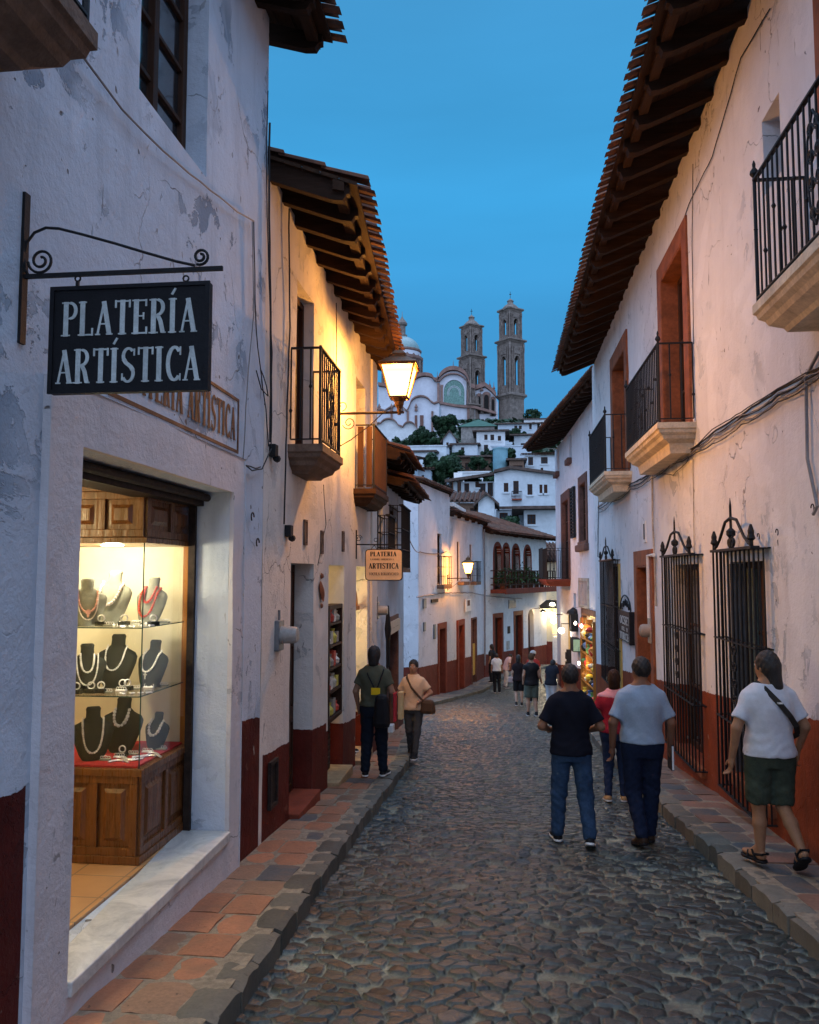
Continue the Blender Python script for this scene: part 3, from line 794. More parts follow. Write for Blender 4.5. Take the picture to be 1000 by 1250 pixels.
def balcony(parent, fr, u0, u1, out, z, h, mat_slab='stone_trim', slab_h=.3, bars=.11, wood_panel=False, scrolls=(), finial=True, knots=True, br=.009, rail=.022):
    """balcony > slab, railing"""
    P = fr.P; sb = MB()
    prof = [(0, 0), (0, -.07), (-.02, -.085), (-.03, -.12), (-.07, -.15), (-.09, -.19), (-.17, -.235), (-.19, -slab_h)]
    prev = None
    for (ins, dz) in prof:
        q = [P(u0 - 0 + (-ins if ins < 0 else 0) * 1.0, .0, z + dz), P(u0 - ins, out + ins, z + dz), P(u1 + ins, out + ins, z + dz), P(u1 + ins, .0, z + dz)]
        q[0] = P(u0 - ins, -.03, z + dz); q[3] = P(u1 + ins, -.03, z + dz)
        if prev is None: sb.add(q, [(0, 1, 2, 3)])
        else: sb.add(prev + q, [(0, 1, 5, 4), (1, 2, 6, 5), (2, 3, 7, 6)])
        prev = q
    sb.add(prev, [(3, 2, 1, 0)])
    s = sb.build('balcony', M[mat_slab], parent, recalc=True)
    rb = MB(); e = .035
    A, B, C_, D = P(u0 + e, .02, 0), P(u0 + e, out - e, 0), P(u1 - e, out - e, 0), P(u1 - e, .02, 0)
    up = lambda p, dz: p + Vector((0, 0, z + dz))
    for a, b in ((A, B), (B, C_), (C_, D)):
        rb.bar(up(a, .05), up(b, .05), .025, .012); rb.bar(up(a, h), up(b, h), .034, .016)
        if wood_panel: continue
        L = (b - a).length; n = max(1, int(round(L / bars)))
        for i in range(0, n + 1):
            if i == 0 and a is not A: continue
            p = a.lerp(b, i / n); rb.tube([up(p, .05), up(p, h)], br, 5)
            if knots and i % 2 == 0: rb.lathe([(br, -.02), (br * 2.0, 0), (br, .02)], up(p, h * (.35 + .25 * ((i // 2) % 2))), 6)
        for t in scrolls:
            if b is C_:
                p = a.lerp(b, t); dr = (b - a).normalized()
                for sgn in (-1, 1):
                    for zc, rr in ((h * .78, .05), (h * .60, .055), (h * .42, .055), (h * .22, .05)):
                        rb.tube(spiral(up(p, zc) + dr * sgn * rr * 1.0, rr, rr * .25, PI if sgn > 0 else 0, (PI + 3.6 * PI) if sgn > 0 else -3.6 * PI, 18, fu=dr), .008, 5)
                    rb.tube([up(p, h * .88), up(p + dr * sgn * .10, h * .72), up(p + dr * sgn * .12, h * .5), up(p + dr * sgn * .09, h * .28), up(p, h * .12)], .008, 5)
    for p in (B, C_):
        rb.tube([up(p, 0), up(p, h + .02)], br * 1.6, 6)
        if finial: rb.lathe([(.012, 0), (.012, .02), (.035, .05), (.03, .075), (.012, .10), (.014, .13), (.004, .16)], up(p, h), 8)
    g = rb.build('railing', M['iron'], s, recalc=False)
    return s

def grille(parent, fr, u0, u1, z0, z1, out, n=8, crest=True, orn=True):
    """projecting iron window cage"""
    P = fr.P; mb = MB()
    rows = [z0, z0 + (z1 - z0) * .30, z0 + (z1 - z0) * .63, z1]
    for i in range(n + 1):
        u = u0 + (u1 - u0) * i / n; mb.tube([P(u, out, z0), P(u, out, z1)], .011, 6)
    for s, u in ((-1, u0), (1, u1)):
        for k in (1, 2): mb.tube([P(u, out * k / 3, z0), P(u, out * k / 3, z1)], .009, 5)
    for z in rows:
        e = .07 if z in rows[1:] else 0
        mb.bar(P(u0 - .01, out, z), P(u1 + .01, out, z), .034, .012)
        mb.bar(P(u0, out, z), P(u0, -.01, z), .03, .012); mb.bar(P(u1, out, z), P(u1, -.01, z), .03, .012)
        if e: mb.bar(P(u0 - e, .012, z), P(u1 + e, .012, z), .03, .012)
    mb.box(u0 - .02, u1 + .02, out - .05, out + .03, z1 - .006, z1 + .02, fr)
    c = (u0 + u1) / 2
    if orn:
        for zc in np.linspace(z0 + (z1 - z0) * .34, z0 + (z1 - z0) * .60, 5):
            for s in (-1, 1):
                mb.tube(spiral(P(c + s * .045, out + .008, zc), .05, .014, PI if s > 0 else 0, PI + 3.2 * PI if s > 0 else -3.2 * PI, 14, fu=fr.u), .008, 5)
    g = mb.build('window_grille', M['iron'], parent, recalc=False)
    if crest:
        cb = MB(); zt = z1 + .02; w = (u1 - u0)
        for s in (-1, 1):
            cb.tube([P(c + s * w * .46, out, zt + .02), P(c + s * w * .40, out, zt + .03), P(c + s * w * .30, out, zt + .10), P(c + s * w * .14, out, zt + .27), P(c, out, zt + .30)], .016, 6)
            cb.lathe([(.02, 0), (.02, .05), (.04, .07), (.028, .11), (.03, .14), (.010, .20)], P(c + s * w * .46, out, zt), 8)
            cb.tube(spiral(P(c + s * .06, out, zt + .06), .055, .018, PI / 2, PI / 2 + s * 3.2 * PI, 16, fu=fr.u), .014, 5)
        cb.lathe([(.025, 0), (.03, .06), (.018, .10), (.045, .13), (.045, .17), (.014, .20), (.012, .42), (.002, .50)], P(c, out, zt), 8)
        cb.build('crest', M['iron'], g, recalc=False)
    return g

def meter(loc, fr, label, r=.075, group=None):
    t = thing('electric_meter', label, 'electric meter', loc, group)
    p = Vector(loc)
    mb = MB(); u = (p - fr.o).dot(fr.u); n = (p - fr.o).dot(fr.n)
    mb.box(u - .09, u + .09, n - .02, n + .045, p.z - .14, p.z + .13, fr); mb.build('base_box', M['metal_grey'], t, bevel=.01)
    g = MB(); g.lathe([(r * 1.08, .0), (r * 1.08, .02), (r, .022), (r, .12), (r * .85, .145), (0, .15)], p + fr.n * .044, 20, fr.n); g.build('meter_glass', M['meter'], t, smooth=True)
    g = MB(); g.tube([p + fr.n * .02 + Vector((0, 0, .12)), p + fr.n * .02 + Vector((0, 0, .22))], .012, 6); g.build('conduit', M['metal_grey'], t, smooth=True)
    return t

def cable(pts, label, r=.006, mat='rubber', sag=0., wob=.01, n=None, group=None, name='cable', seedv=0):
    rr = random.Random(seedv); P_ = []
    for a, b in zip(pts, pts[1:]):
        a, b = Vector(a), Vector(b); L = (b - a).length; k = n or max(2, int(L / .18))
        for i in range(k):
            t = i / k; p = a.lerp(b, t); s = sag * L * (1 - (2 * t - 1) ** 2)
            P_.append(p - Vector((0, 0, s)) + Vector((rr.uniform(-wob, wob) * .3, rr.uniform(-wob, wob), rr.uniform(-wob, wob) * .6)))
    P_.append(Vector(pts[-1]))
    mb = MB(); mb.tube(P_, r, 5)
    return mb.build(name, M[mat], None, label=label, smooth=True, cat='cable', group=group, origin=P_[0])

# ------------------------------------------------------------------ lettering (condensed serif capitals)
def glyph(ch, S=.16, T=.07):
    """strokes in a unit-high cell: list of (points, width); returns strokes, advance"""
    v = lambda x, a=0, b=1, w=S: ([(x, a), (x, b)], w)
    sf = lambda x, y, w=.26: ([(x - w / 2, y), (x + w / 2, y)], .06)
    A = lambda cx, cy, rx, ry, a0, a1, w, n=12: ([(cx + rx * math.cos(R(a0 + (a1 - a0) * i / n)), cy + ry * math.sin(R(a0 + (a1 - a0) * i / n))) for i in range(n + 1)], w)
    acute = ([(.0, 1.10), (.12, 1.27)], .07)
    if ch in 'IÍ':
        g = [v(.13), sf(.13, .03), sf(.13, .97)]; adv = .36
        if ch == 'Í': g.append(([(.10, 1.10), (.22, 1.28)], .08))
        return g, adv
    if ch == 'P': return [v(.13), sf(.13, .03, .3), sf(.06, .97, .14), ([(.13, .965), (.28, .965)], T), A(.27, .74, .19, .225, 90, -90, .12), ([(.13, .515), (.28, .515)], T)], .56
    if ch == 'R': return [v(.13), sf(.13, .03, .3), sf(.06, .97, .14), ([(.13, .965), (.28, .965)], T), A(.26, .75, .18, .215, 90, -90, .12), ([(.13, .535), (.28, .535)], T), ([(.26, .53), (.36, .35), (.44, .03)], .14), ([(.40, .03), (.54, .03)], .06)], .62
    if ch == 'L': return [v(.13), sf(.13, .97), sf(.06, .03, .14), ([(.1, .03), (.48, .03)], T), ([(.46, .0), (.46, .22)], .06)], .56
    if ch == 'A': return [([(.08, .03), (.28, .98)], .07), ([(.27, .98), (.47, .03)], .15), ([(.15, .33), (.40, .33)], .06), ([(.0, .03), (.17, .03)], .06), ([(.37, .03), (.58, .03)], .06)], .62
    if ch == 'T': return [v(.28), sf(.28, .03), ([(.03, .965), (.53, .965)], T), ([(.05, 1.0), (.05, .78)], .06), ([(.51, 1.0), (.51, .78)], .06)], .60
    if ch == 'E': return [v(.13), sf(.06, .97, .14), sf(.06, .03, .14), ([(.1, .965), (.47, .965)], T), ([(.1, .03), (.49, .03)], T), ([(.1, .52), (.38, .52)], .06), ([(.45, 1.0), (.45, .80)], .06), ([(.47, 0), (.47, .21)], .06), ([(.37, .42), (.37, .62)], .05)], .57
    if ch == 'S': return [([(.44, .96), (.44, .76)], .05), A(.25, .745, .17, .225, 40, 200, .11), ([(.09, .67), (.17, .56), (.33, .45), (.41, .34)], .15), A(.24, .26, .18, .235, 20, -150, .11), ([(.05, .06), (.05, .26)], .05)], .54
    if ch == 'C': return [A(.29, .5, .22, .465, 48, 312, .13, 18), ([(.47, .98), (.47, .74)], .05), ([(.47, .02), (.47, .22)], .045)], .56
    if ch == 'O': return [A(.29, .5, .22, .455, 0, 360, .12, 20)], .60
    if ch == 'N': return [v(.11, w=.07), v(.47, w=.07), ([(.11, .97), (.47, .03)], .14), sf(.1, .03, .2), sf(.47, .97, .2)], .62
    if ch == 'D': return [v(.13), ([(.05, .965), (.25, .965)], T), ([(.05, .035), (.25, .035)], T), A(.24, .5, .24, .455, 90, -90, .12)], .58
    if ch == 'U': return [v(.12, .25), A(.28, .25, .16, .21, 180, 360, .09), v(.44, .25, w=.08), sf(.12, .97), sf(.44, .97, .2)], .58
    if ch == 'J': return [v(.28, .2), A(.16, .2, .12, .17, 0, -170, .09), sf(.28, .97)], .46
    if ch == 'Y': return [v(.27, 0, .5), ([(.06, .98), (.27, .48)], .13), ([(.48, .98), (.27, .48)], .07), sf(.27, .03)], .58
    if ch == 'B': return [v(.13), ([(.05, .965), (.27, .965)], T), ([(.05, .035), (.27, .035)], T), A(.26, .74, .16, .225, 90, -90, .11), A(.26, .27, .19, .235, 90, -90, .11)], .56
    if ch == 'X': return [([(.08, .97), (.46, .03)], .14), ([(.46, .97), (.08, .03)], .07), sf(.08, .97, .2), sf(.46, .03, .2)], .58
    if ch == '-': return [([(.05, .45), (.3, .45)], .08)], .36
    return [], .34
def text_mb(s, fr_o, fu, fv, fn, width, height, thick=.004, weight=1.0, mb=None):
    """letters laid between fr_o and fr_o+fu*width"""
    mb = mb or MB(); tot = sum(glyph(c)[1] for c in s); k = width / tot; x = 0; q = 0
    o = Vector(fr_o); fu, fv, fn = Vector(fu), Vector(fv), Vector(fn)
    for c in s:
        g, adv = glyph(c)
        for pts, w in g:
            w = w * weight; e = thick + .00018 * (q % 9); q += 1
            P2 = [Vector(((x + a) * k, b * height)) for a, b in pts]; hw = w * .5
            m = len(P2); L_, R_ = [], []
            for i, p in enumerate(P2):
                d = (P2[min(i + 1, m - 1)] - P2[max(i - 1, 0)]); d.x /= k; d.y /= height
                d.normalize(); nx, ny = -d.y * hw * k, d.x * hw * (height * .62 if abs(d.x) > .7 else height * .62)
                L_.append(p + Vector((nx, ny))); R_.append(p - Vector((nx, ny)))
            to = lambda p, z: o + fu * p.x + fv * p.y + fn * z
            b0 = len(mb.v)
            for p in L_ + R_: mb.v.append(to(p, e))
            for p in L_ + R_: mb.v.append(to(p, 0))
            for i in range(m - 1):
                mb.f.append((b0 + i, b0 + i + 1, b0 + m + i + 1, b0 + m + i))
                mb.f.append((b0 + i, b0 + i + 1, b0 + 2 * m + i + 1, b0 + 2 * m + i)); mb.f.append((b0 + m + i, b0 + m + i + 1, b0 + 3 * m + i + 1, b0 + 3 * m + i))
            for i in (0, m - 1): mb.f.append((b0 + i, b0 + m + i, b0 + 3 * m + i, b0 + 2 * m + i))
        x += adv
    return mb
def on_x(px, py, X):
    r = _FW + _RT * ((px - 500) / FPX) - _UP * ((py - 625) / FPX)
    return Vector((0, 0, ZC)) + r * (X / r.x)
def lamp_light(name, loc, energy, col=(1, .62, .25), r=.05, spot=None):
    l = bpy.data.lights.new(name, 'POINT'); l.energy = energy; l.color = col; l.shadow_soft_size = r
    o = bpy.data.objects.new(name, l); COL.objects.link(o); o.location = loc; return o
def room(parent, fr, u0, u1, z0, z1, d0, d1, mat, energy=0, col=(1, .78, .4), lightpos=None, floor=None):
    P = fr.P; mb = MB()
    mb.quad(P(u0, -d1, z0), P(u1, -d1, z0), P(u1, -d1, z1), P(u0, -d1, z1))
    mb.quad(P(u0, -d0, z0), P(u0, -d1, z0), P(u0, -d1, z1), P(u0, -d0, z1)); mb.quad(P(u1, -d0, z0), P(u1, -d1, z0), P(u1, -d1, z1), P(u1, -d0, z1))
    mb.quad(P(u0, -d0, z1), P(u1, -d0, z1), P(u1, -d1, z1), P(u0, -d1, z1))
    o = mb.build('room_wall', mat, parent)
    fb = MB(); fb.box(u0, u1, -d1, -d0, z0 - .05, z0, fr); fb.build('room_floor', floor or M['floor_tile'], parent)
    if energy:
        p = lightpos or P((u0 + u1) / 2, -(d0 + d1) / 2, z1 - .3)
        lamp_light('room_light', p, energy, col, .08)
        b = MB(); b.lathe([(.005, .06), (.035, .04), (.045, 0), (.03, -.035), (0, -.05)], p + Vector((0, 0, .1)), 12); b.build('light_bulb', M['bulb'], parent, smooth=True)
    return o
def floor_tile_mat():
    t = NT('orange_floor_tile'); c = t.coord()
    b = t.n('ShaderNodeTexBrick'); b.offset = 0; b.inputs['Scale'].default_value = 1.0; b.inputs['Brick Width'].default_value = .33; b.inputs['Row Height'].default_value = .33; b.inputs['Mortar Size'].default_value = .006
    b.inputs['Color1'].default_value = (.62, .33, .14, 1); b.inputs['Color2'].default_value = (.55, .28, .11, 1); b.inputs['Mortar'].default_value = (.25, .16, .09, 1)
    t.l(c, b.inputs['Vector']); n = t.noise(c, 6, 5)
    t.set(Base_Color=t.mix(t.mr(n, .4, .7, 0, .4), b.outputs[0], (.45, .22, .09)), Roughness=.35); return t.m
M['floor_tile'] = floor_tile_mat()
def glow(name, col, strength, tr=.6):
    """thin glowing glass: lets the lamp inside shine out"""
    t = NT(name); t.t.nodes.remove(t.b)
    q = t.n('ShaderNodeBsdfTransparent'); em = t.n('ShaderNodeEmission'); em.inputs[0].default_value = col + (1,); em.inputs[1].default_value = strength / (1 - tr)
    mx = t.n('ShaderNodeMixShader'); mx.inputs[0].default_value = 1 - tr
    t.l(q.outputs[0], mx.inputs[1]); t.l(em.outputs[0], mx.inputs[2]); t.l(mx.outputs[0], t.out.inputs['Surface']); return t.m
M['bulb'] = glow('lit_bulb', (1, .8, .5), 12)
M['bulb_white'] = glow('lit_white_bulb', (1, .90, .68), 9)
def marble_mat():
    t = NT('worn_marble'); c = t.coord(); n = t.noise(c, 3, 7, .7, 1.5); n2 = t.noise(c, 18, 5)
    col = t.mix(t.mr(n, .4, .65), (.62, .62, .58), (.38, .39, .38)); col = t.mix(t.mr(n2, .6, .75, 0, .5), col, (.25, .24, .21))
    t.set(Base_Color=col, Roughness=.45, Normal=t.bump(n2, .003)); return t.m
M['marble'] = marble_mat()

# ================================================================= silver shop, nearest house on the left
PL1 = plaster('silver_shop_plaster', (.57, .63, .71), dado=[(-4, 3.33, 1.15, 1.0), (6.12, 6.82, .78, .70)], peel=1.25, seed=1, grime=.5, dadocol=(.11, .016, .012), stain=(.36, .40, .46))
b1 = thing('shop_house', 'white house on the left with a lit jewellery window and a painted sign band', 'house', (-2.0, 3.0, gz(3)))
ops = [dict(u0=3.66, u1=5.88, z0=.03, z1=2.5, d=.27), dict(u0=4.22, u1=5.27, z0=4.62, z1=6.1, d=.26)]
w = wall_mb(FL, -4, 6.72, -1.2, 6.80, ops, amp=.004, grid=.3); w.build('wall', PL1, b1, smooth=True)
s = MB()
P = FL.P
s.quad(P(-4, 0, -1), P(-4, -6, -1), P(-4, -6, 6.6), P(-4, 0, 6.6)); s.quad(P(6.72, 0, -1), P(6.72, -6, -1), P(6.72, -6, 6.6), P(6.72, 0, 6.6)); s.quad(P(-4, -6, -1), P(6.72, -6, -1), P(6.72, -6, 6.6), P(-4, -6, 6.6))
s.build('side_wall', PL1, b1)
# raised plaster band around the shop opening
w = wall_mb(FL, 3.36, 6.12, -1.0, 2.78, [dict(u0=3.66, u1=5.88, z0=.03, z1=2.5, d=-.0)], amp=.012, grid=.3, n0=.035)
w.quad(P(3.36, -.02, -1), P(3.36, .04, -1), P(3.36, .04, 2.78), P(3.36, -.02, 2.78)); w.quad(P(6.12, -.02, -1), P(6.12, .04, -1), P(6.12, .04, 2.78), P(6.12, -.02, 2.78)); w.quad(P(3.36, -.02, 2.78), P(6.12, -.02, 2.78), P(6.12, .04, 2.78), P(3.36, .04, 2.78))
PL1b = plaster('shop_band_plaster', (.66, .63, .64), peel=.5, seed=4, grime=.35)
w.build('shop_surround', PL1b, b1, smooth=True)
eave_roof(b1, FL, -4, 6.92, 6.80, .54, .3, rafters=.5, seedv=4, back=2.5)
casement(b1, FL, 4.22, 5.27, 4.62, 6.1, -.17, rows=4, cols=2, fw=.07)
# sill of worn marble and shop floor
sl = MB(); sl.hexa([P(3.67, .05, -.02), P(5.872, .05, -.02), P(5.872, -.33, -.02), P(3.67, -.14, -.02), P(3.67, .05, .05), P(5.872, .05, .05), P(5.872, -.33, .05), P(3.67, -.14, .05)])
sl.build('door_sill', M['marble'], b1, bevel=.008)
M['shopwall'] = flat('cream_shop_wall', (.62, .56, .36), .8, .1, 3)
room(b1, FL, 3.3, 6.35, .046, 2.62, .275, 3.0, M['shopwall'], 34, (1, .80, .42), P(4.2, -1.6, 2.3))
hb = MB(); hb.box(3.66, 5.88, -.40, -.20, 2.40, 2.50, FL); hb.tube([P(3.67, -.17, 2.46), P(5.87, -.17, 2.46)], .028, 10)
hb.box(5.845, 5.878, -.30, -.25, .05, 2.4, FL); hb.box(3.662, 3.69, -.30, -.25, .05, 2.4, FL)
hb.build('shutter_box', M['iron_rust'], b1)
# painted sign band on the wall
pb = MB(); z0_, z1_ = 2.815, 3.235
for (a, b_, c_, d_) in ((3.95, 6.04, z1_ - .022, z1_), (3.95, 6.04, z0_, z0_ + .022), (3.95, 3.972, z0_ + .022, z1_ - .022), (6.018, 6.04, z0_ + .022, z1_ - .022)):
    pb.box(a, b_, .0, .0075, c_, d_, FL)
M['sign_brown'] = flat('faded_brown_lettering', (.16, .075, .04), .8, .5, 6)
pp = pb.build('painted_sign_border', M['sign_brown'], b1)
tb = text_mb('PLATERÍA ARTÍSTICA', P(4.05, .0055, 2.90), (0, 1, 0), (0, 0, 1), (1, 0, 0), 1.92, .25, .0015, 1.15)
tb.build('painted_lettering', M['sign_brown'], b1)
# balcony above the street, its corner just in view
bb = balcony(b1, FL, 1.55, 2.92, .44, 4.02, .95, 'stone_dark', .26, scrolls=())
# small roof clutter: ties on the wall
hk = MB()
for (y_, z_) in ((6.35, 2.35), (6.5, 2.15)): hk.tube(arc(P(y_, .03, z_), .035, 0, PI * 1.3, 8, fu=(0, 1, 0)), .006, 5)
hk.build('wall_hook', M['iron_rust'], b1)

# ----- display cabinet
def panel_face(mb, o, du, dz_, dn, w, h, npan, stile=.05, deep=.012):
    """raised-panel joinery on a face with origin o, axes du (unit), up, dn (outward)"""
    o = Vector(o); du = Vector(du); dn = Vector(dn); up = Vector((0, 0, 1))
    def bx(a, b, c, d, n0, n1):
        q = lambda u, n, z: o + du * u + dn * n + up * z
        mb.hexa([q(a, n0, c), q(b, n0, c), q(b, n1, c), q(a, n1, c), q(a, n0, d), q(b, n0, d), q(b, n1, d), q(a, n1, d)])
    bx(0, w, 0, stile, -.01, .02); bx(0, w, h - stile, h, -.01, .02)
    pw = (w - stile * (npan + 1)) / npan
    for i in range(npan + 1): bx(i * (pw + stile), i * (pw + stile) + stile, stile, h - stile, -.01, .02)
    for i in range(npan):
        a = stile + i * (pw + stile)
        q = lambda u, n, z: o + du * u + dn * n + up * z
        c, d, e = .0, .035, .06
        A = [q(a, 0, stile), q(a + pw, 0, stile), q(a + pw, 0, h - stile), q(a, 0, h - stile)]
        B = [q(a + d, 0.002, stile + d), q(a + pw - d, .002, stile + d), q(a + pw - d, .002, h - stile - d), q(a + d, .002, h - stile - d)]
        C_ = [q(a + e, .016, stile + e), q(a + pw - e, .016, stile + e), q(a + pw - e, .016, h - stile - e), q(a + e, .016, h - stile - e)]
        mb.add(A + B + C_, [(0, 1, 5, 4), (1, 2, 6, 5), (2, 3, 7, 6), (3, 0, 4, 7), (4, 5, 9, 8), (5, 6, 10, 9), (6, 7, 11, 10), (7, 4, 8, 11), (8, 9, 10, 11)])
XA, XB, YA, YB = -2.33, -3.72, 5.16, 5.98
cb = thing('display_cabinet', 'wooden glass display cabinet full of necklaces in the silver shop doorway', 'display cabinet', (-2.9, 5.5, .05))
m = MB(); m.box(XB, XA, YA, YB, .05, .63)
m.box(XB, XA + .03, YA - .03, YB, .05, .10); m.box(XB, XA + .035, YA - .035, YB, .60, .645)
panel_face(m, (XA, YA, .10), (0, 1, 0), 0, (1, 0, 0), YB - YA, .50, 2)
panel_face(m, (XB, YA, .10), (1, 0, 0), 0, (0, -1, 0), XA - XB, .50, 5)
m.build('base', M['wood_cab'], cb, bevel=.003)
m = MB(); m.box(XB, XA, YA, YB, 2.13, 2.44); m.box(XB, XA + .04, YA - .04, YB, 2.44, 2.49); m.box(XB, XA + .03, YA - .03, YB, 2.10, 2.135)
panel_face(m, (XA, YA, 2.14), (0, 1, 0), 0, (1, 0, 0), YB - YA, .30, 2); panel_face(m, (XB, YA, 2.14), (1, 0, 0), 0, (0, -1, 0), XA - XB, .30, 5)
m.build('crown', M['wood_cab'], cb, bevel=.003)
m = MB(); m.box(XA - .04, XA + .01, YB - .05, YB, .645, 2.10); m.build('corner_post', M['wood_light'], cb)
m = MB(); m.box(XB, -3.30, YB - .03, YB - .02, .645, 2.10); m.build('mirror_panel', flat('pale_panel', (.42, .42, .30), .5, .15), cb)
m = MB()
for x in (-3.34, -3.62): m.box(x, x + .07, YB - .06, YB - .03, .645, 2.06)
m.box(-3.62, -3.27, YB - .06, YB - .03, 2.0, 2.07); m.box(-3.62, -3.27, YB - .06, YB - .03, 1.3, 1.36); m.build('inner_frame', M['wood_light'], cb)
m = MB(); m.box(-3.30, XA - .04, YB - .02, YB, .645, 2.10); m.build('back_panel', flat('cream_back_panel', (.70, .66, .46), .7, .06, 2), cb)
m = MB(); m.box(XB, XA - .02, YA + .01, YB - .03, .645, .657); m.build('velvet_bed', flat('red_velvet', (.36, .02, .025), .95, .2, 20), cb)
m = MB(); m.box(XA - .006, XA, YA + .004, YB - .05, .645, 2.10); m.box(XB, XA - .004, YA - .002, YA + .003, .645, 2.10); m.build('glass_pane', M['glass'], cb)
M['glass_edge'] = flat('glass_edge', (.02, .07, .06), .15, .1)
m = MB(); m.bar((XA - .001, YA + .001, .645), (XA - .001, YA + .001, 2.10), .006); m.build('glass_joint', M['glass_edge'], cb)
for z in (1.10, 1.545):
    m = MB(); m.box(XB + .02, XA - .02, YA + .02, YB - .07, z - .006, z); sh = m.build('shelf', M['glass'], cb)
    m = MB(); m.box(XB + .02, XA - .02, YA + .016, YA + .0205, z - .0065, z + .0005); m.box(XA - .0205, XA - .016, YA + .02, YB - .07, z - .0065, z + .0005); m.build('shelf_edge', M['glass_edge'], sh)
for (x, y) in ((-3.02, 5.42), (-2.72, 5.5)):
    m = MB(); m.lathe([(.0, 2.094), (.075, 2.094), (.08, 2.10)], (x, y, 0), 20); m.build('downlight', M['bulb_white'], cb, smooth=True)
    lamp_light('downlight_lamp', (x, y, 2.04), 12, (1, .88, .60), .05)
lamp_light('cabinet_low_light', (-2.5, 5.32, 1.45), 5, (1, .88, .62), .05)

# ----- jewellery busts and necklaces
def bust(x, y, z, h, yaw, k=1.0, mat='bust_black'):
    """neck display: returns function giving points on its chest"""
    t = thing('necklace_bust', None, 'display bust', (0, 0, 0))
    prof = [(.0, .20, .18), (.10, .27, .22), (.28, .34, .23), (.45, .40, .20), (.58, .42, .16), (.66, .37, .13), (.73, .22, .11), (.80, .145, .11), (.90, .14, .12), (.96, .15, .13), (1.0, .12, .10)]
    mb = MB(); n = 24; vs = []
    lean = lambda t_: -.10 + .16 * t_
    for (t_, a, b) in prof:
        for q in range(n):
            A_ = 2 * PI * q / n; ca, sa = math.cos(A_), math.sin(A_)
            fy = b * (1.0 if sa < 0 else .45)
            vs.append(Vector((a * ca * h * .95, sa * fy * h * .8 + lean(t_) * h * 1.2, t_ * h)))
    fs = [(i * n + q, i * n + (q + 1) % n, (i + 1) * n + (q + 1) % n, (i + 1) * n + q) for i in range(len(prof) - 1) for q in range(n)] + [tuple(range(n))[::-1], tuple((len(prof) - 1) * n + q for q in range(n))]
    mb.add(vs, fs)
    o = mb.build('bust_form', M[mat], t, smooth=True)
    b2 = MB(); b2.lathe([(.18 * h, 0), (.18 * h, .012), (.05 * h, .02)], (0, 0, -.001), 16); b2.build('foot', M[mat], t)
    t.location = (x, y, z); t.rotation_euler = (0, 0, yaw); return t, h
def chain_pts(h, drop, wid, n, neck=.79):
    """points of a necklace lying on the bust: from the neck sides down to the chest"""
    pts = []
    for i in range(n + 1):
        s = -1 + 2 * i / n; a = abs(s)
        x = math.sin(s * PI * .5) * wid * h
        t_ = neck - (neck - drop) * (1 - a ** 2.2)
        # front depth at this height from the bust profile
        prof = [(.0, .20, .18), (.10, .27, .22), (.28, .34, .23), (.45, .40, .20), (.58, .42, .16), (.66, .37, .13), (.73, .22, .11), (.80, .145, .11)]
        for p, q in zip(prof, prof[1:]):
            if p[0] <= t_ <= q[0]: k = (t_ - p[0]) / (q[0] - p[0]); A_ = p[1] * (1 - k) + q[1] * k; B_ = p[2] * (1 - k) + q[2] * k; break
        e = max(0, 1 - (x / (A_ * h * .95)) ** 2)
        y = -(B_ * h * .8 * math.sqrt(e)) + (-.10 + .16 * t_) * h * 1.2 - .006
        pts.append(Vector((x, y, t_ * h)))
    return pts
M['bust_black'] = flat('black_velvet', (.011, .015, .014), .9, .2, 20)
M['bust_grey'] = flat('grey_linen', (.20, .21, .17), .9, .15, 30)
M['silver'] = flat('polished_silver', (.82, .82, .78), .30, .15, 60, .55)
M['pearl'] = flat('pearl', (.78, .70, .62), .3, .12, 40)
M['coral'] = flat('red_coral', (.50, .06, .04), .35, .25, 40)
M['pink'] = flat('pink_beads', (.70, .36, .28), .35, .25, 40)
bst = [  # px, py(base), Y, height, yaw, strings, label, bust label
 (106, 757, 5.36, .235, 32, [('pink', .30, .28, .0062), ('pearl', .14, .30, .004)], 'pink and pearl double necklace with pendant on the upper left bust', 'grey bust at the left end of the top shelf', 'bust_grey', 1.545),
 (138, 757, 5.62, .275, -6, [('pearl', .36, .30, .009)], 'thick pearl necklace on the tall grey bust in the middle of the top shelf', 'tall grey bust in the middle of the top shelf', 'bust_grey', 1.545),
 (186, 757, 5.66, .24, -14, [('coral', .46, .22, .0075), ('coral', .16, .30, .0075)], 'double string of red coral beads on the top shelf', 'grey bust wearing red coral on the top shelf', 'bust_grey', 1.545),
 (105, 855, 5.38, .235, 30, [('silver', .42, .22, .006), ('silver', .16, .30, .005)], 'double silver chain on the left bust of the middle shelf', 'black bust at the left end of the middle shelf', 'bust_black', 1.10),
 (142, 855, 5.62, .27, 4, [('silver', .34, .26, .0055)], 'fine silver bead necklace on the central middle-shelf bust', 'tall black bust in the middle of the middle shelf', 'bust_black', 1.10),
 (187, 855, 5.66, .24, -16, [('silver', .34, .28, .0065)], 'silver necklace with a hanging cross on the middle shelf', 'black bust with a cross pendant on the middle shelf', 'bust_black', 1.10),
 (112, 942, 5.36, .25, 28, [('silver', .16, .27, .0062)], 'long silver link necklace on the lower left bust', 'black bust standing at the left on the red velvet', 'bust_black', .657),
 (149, 930, 5.62, .27, 6, [('silver', .50, .22, .010)], 'heavy silver collar on the central bust above red velvet', 'tall black bust in the centre of the red velvet', 'bust_black', .657),
 (192, 928, 5.72, .185, -12, [('silver', .40, .27, .009)], 'short silver leaf necklace on the small lower right bust', 'small black bust at the right on the red velvet', 'bust_black', .657)]
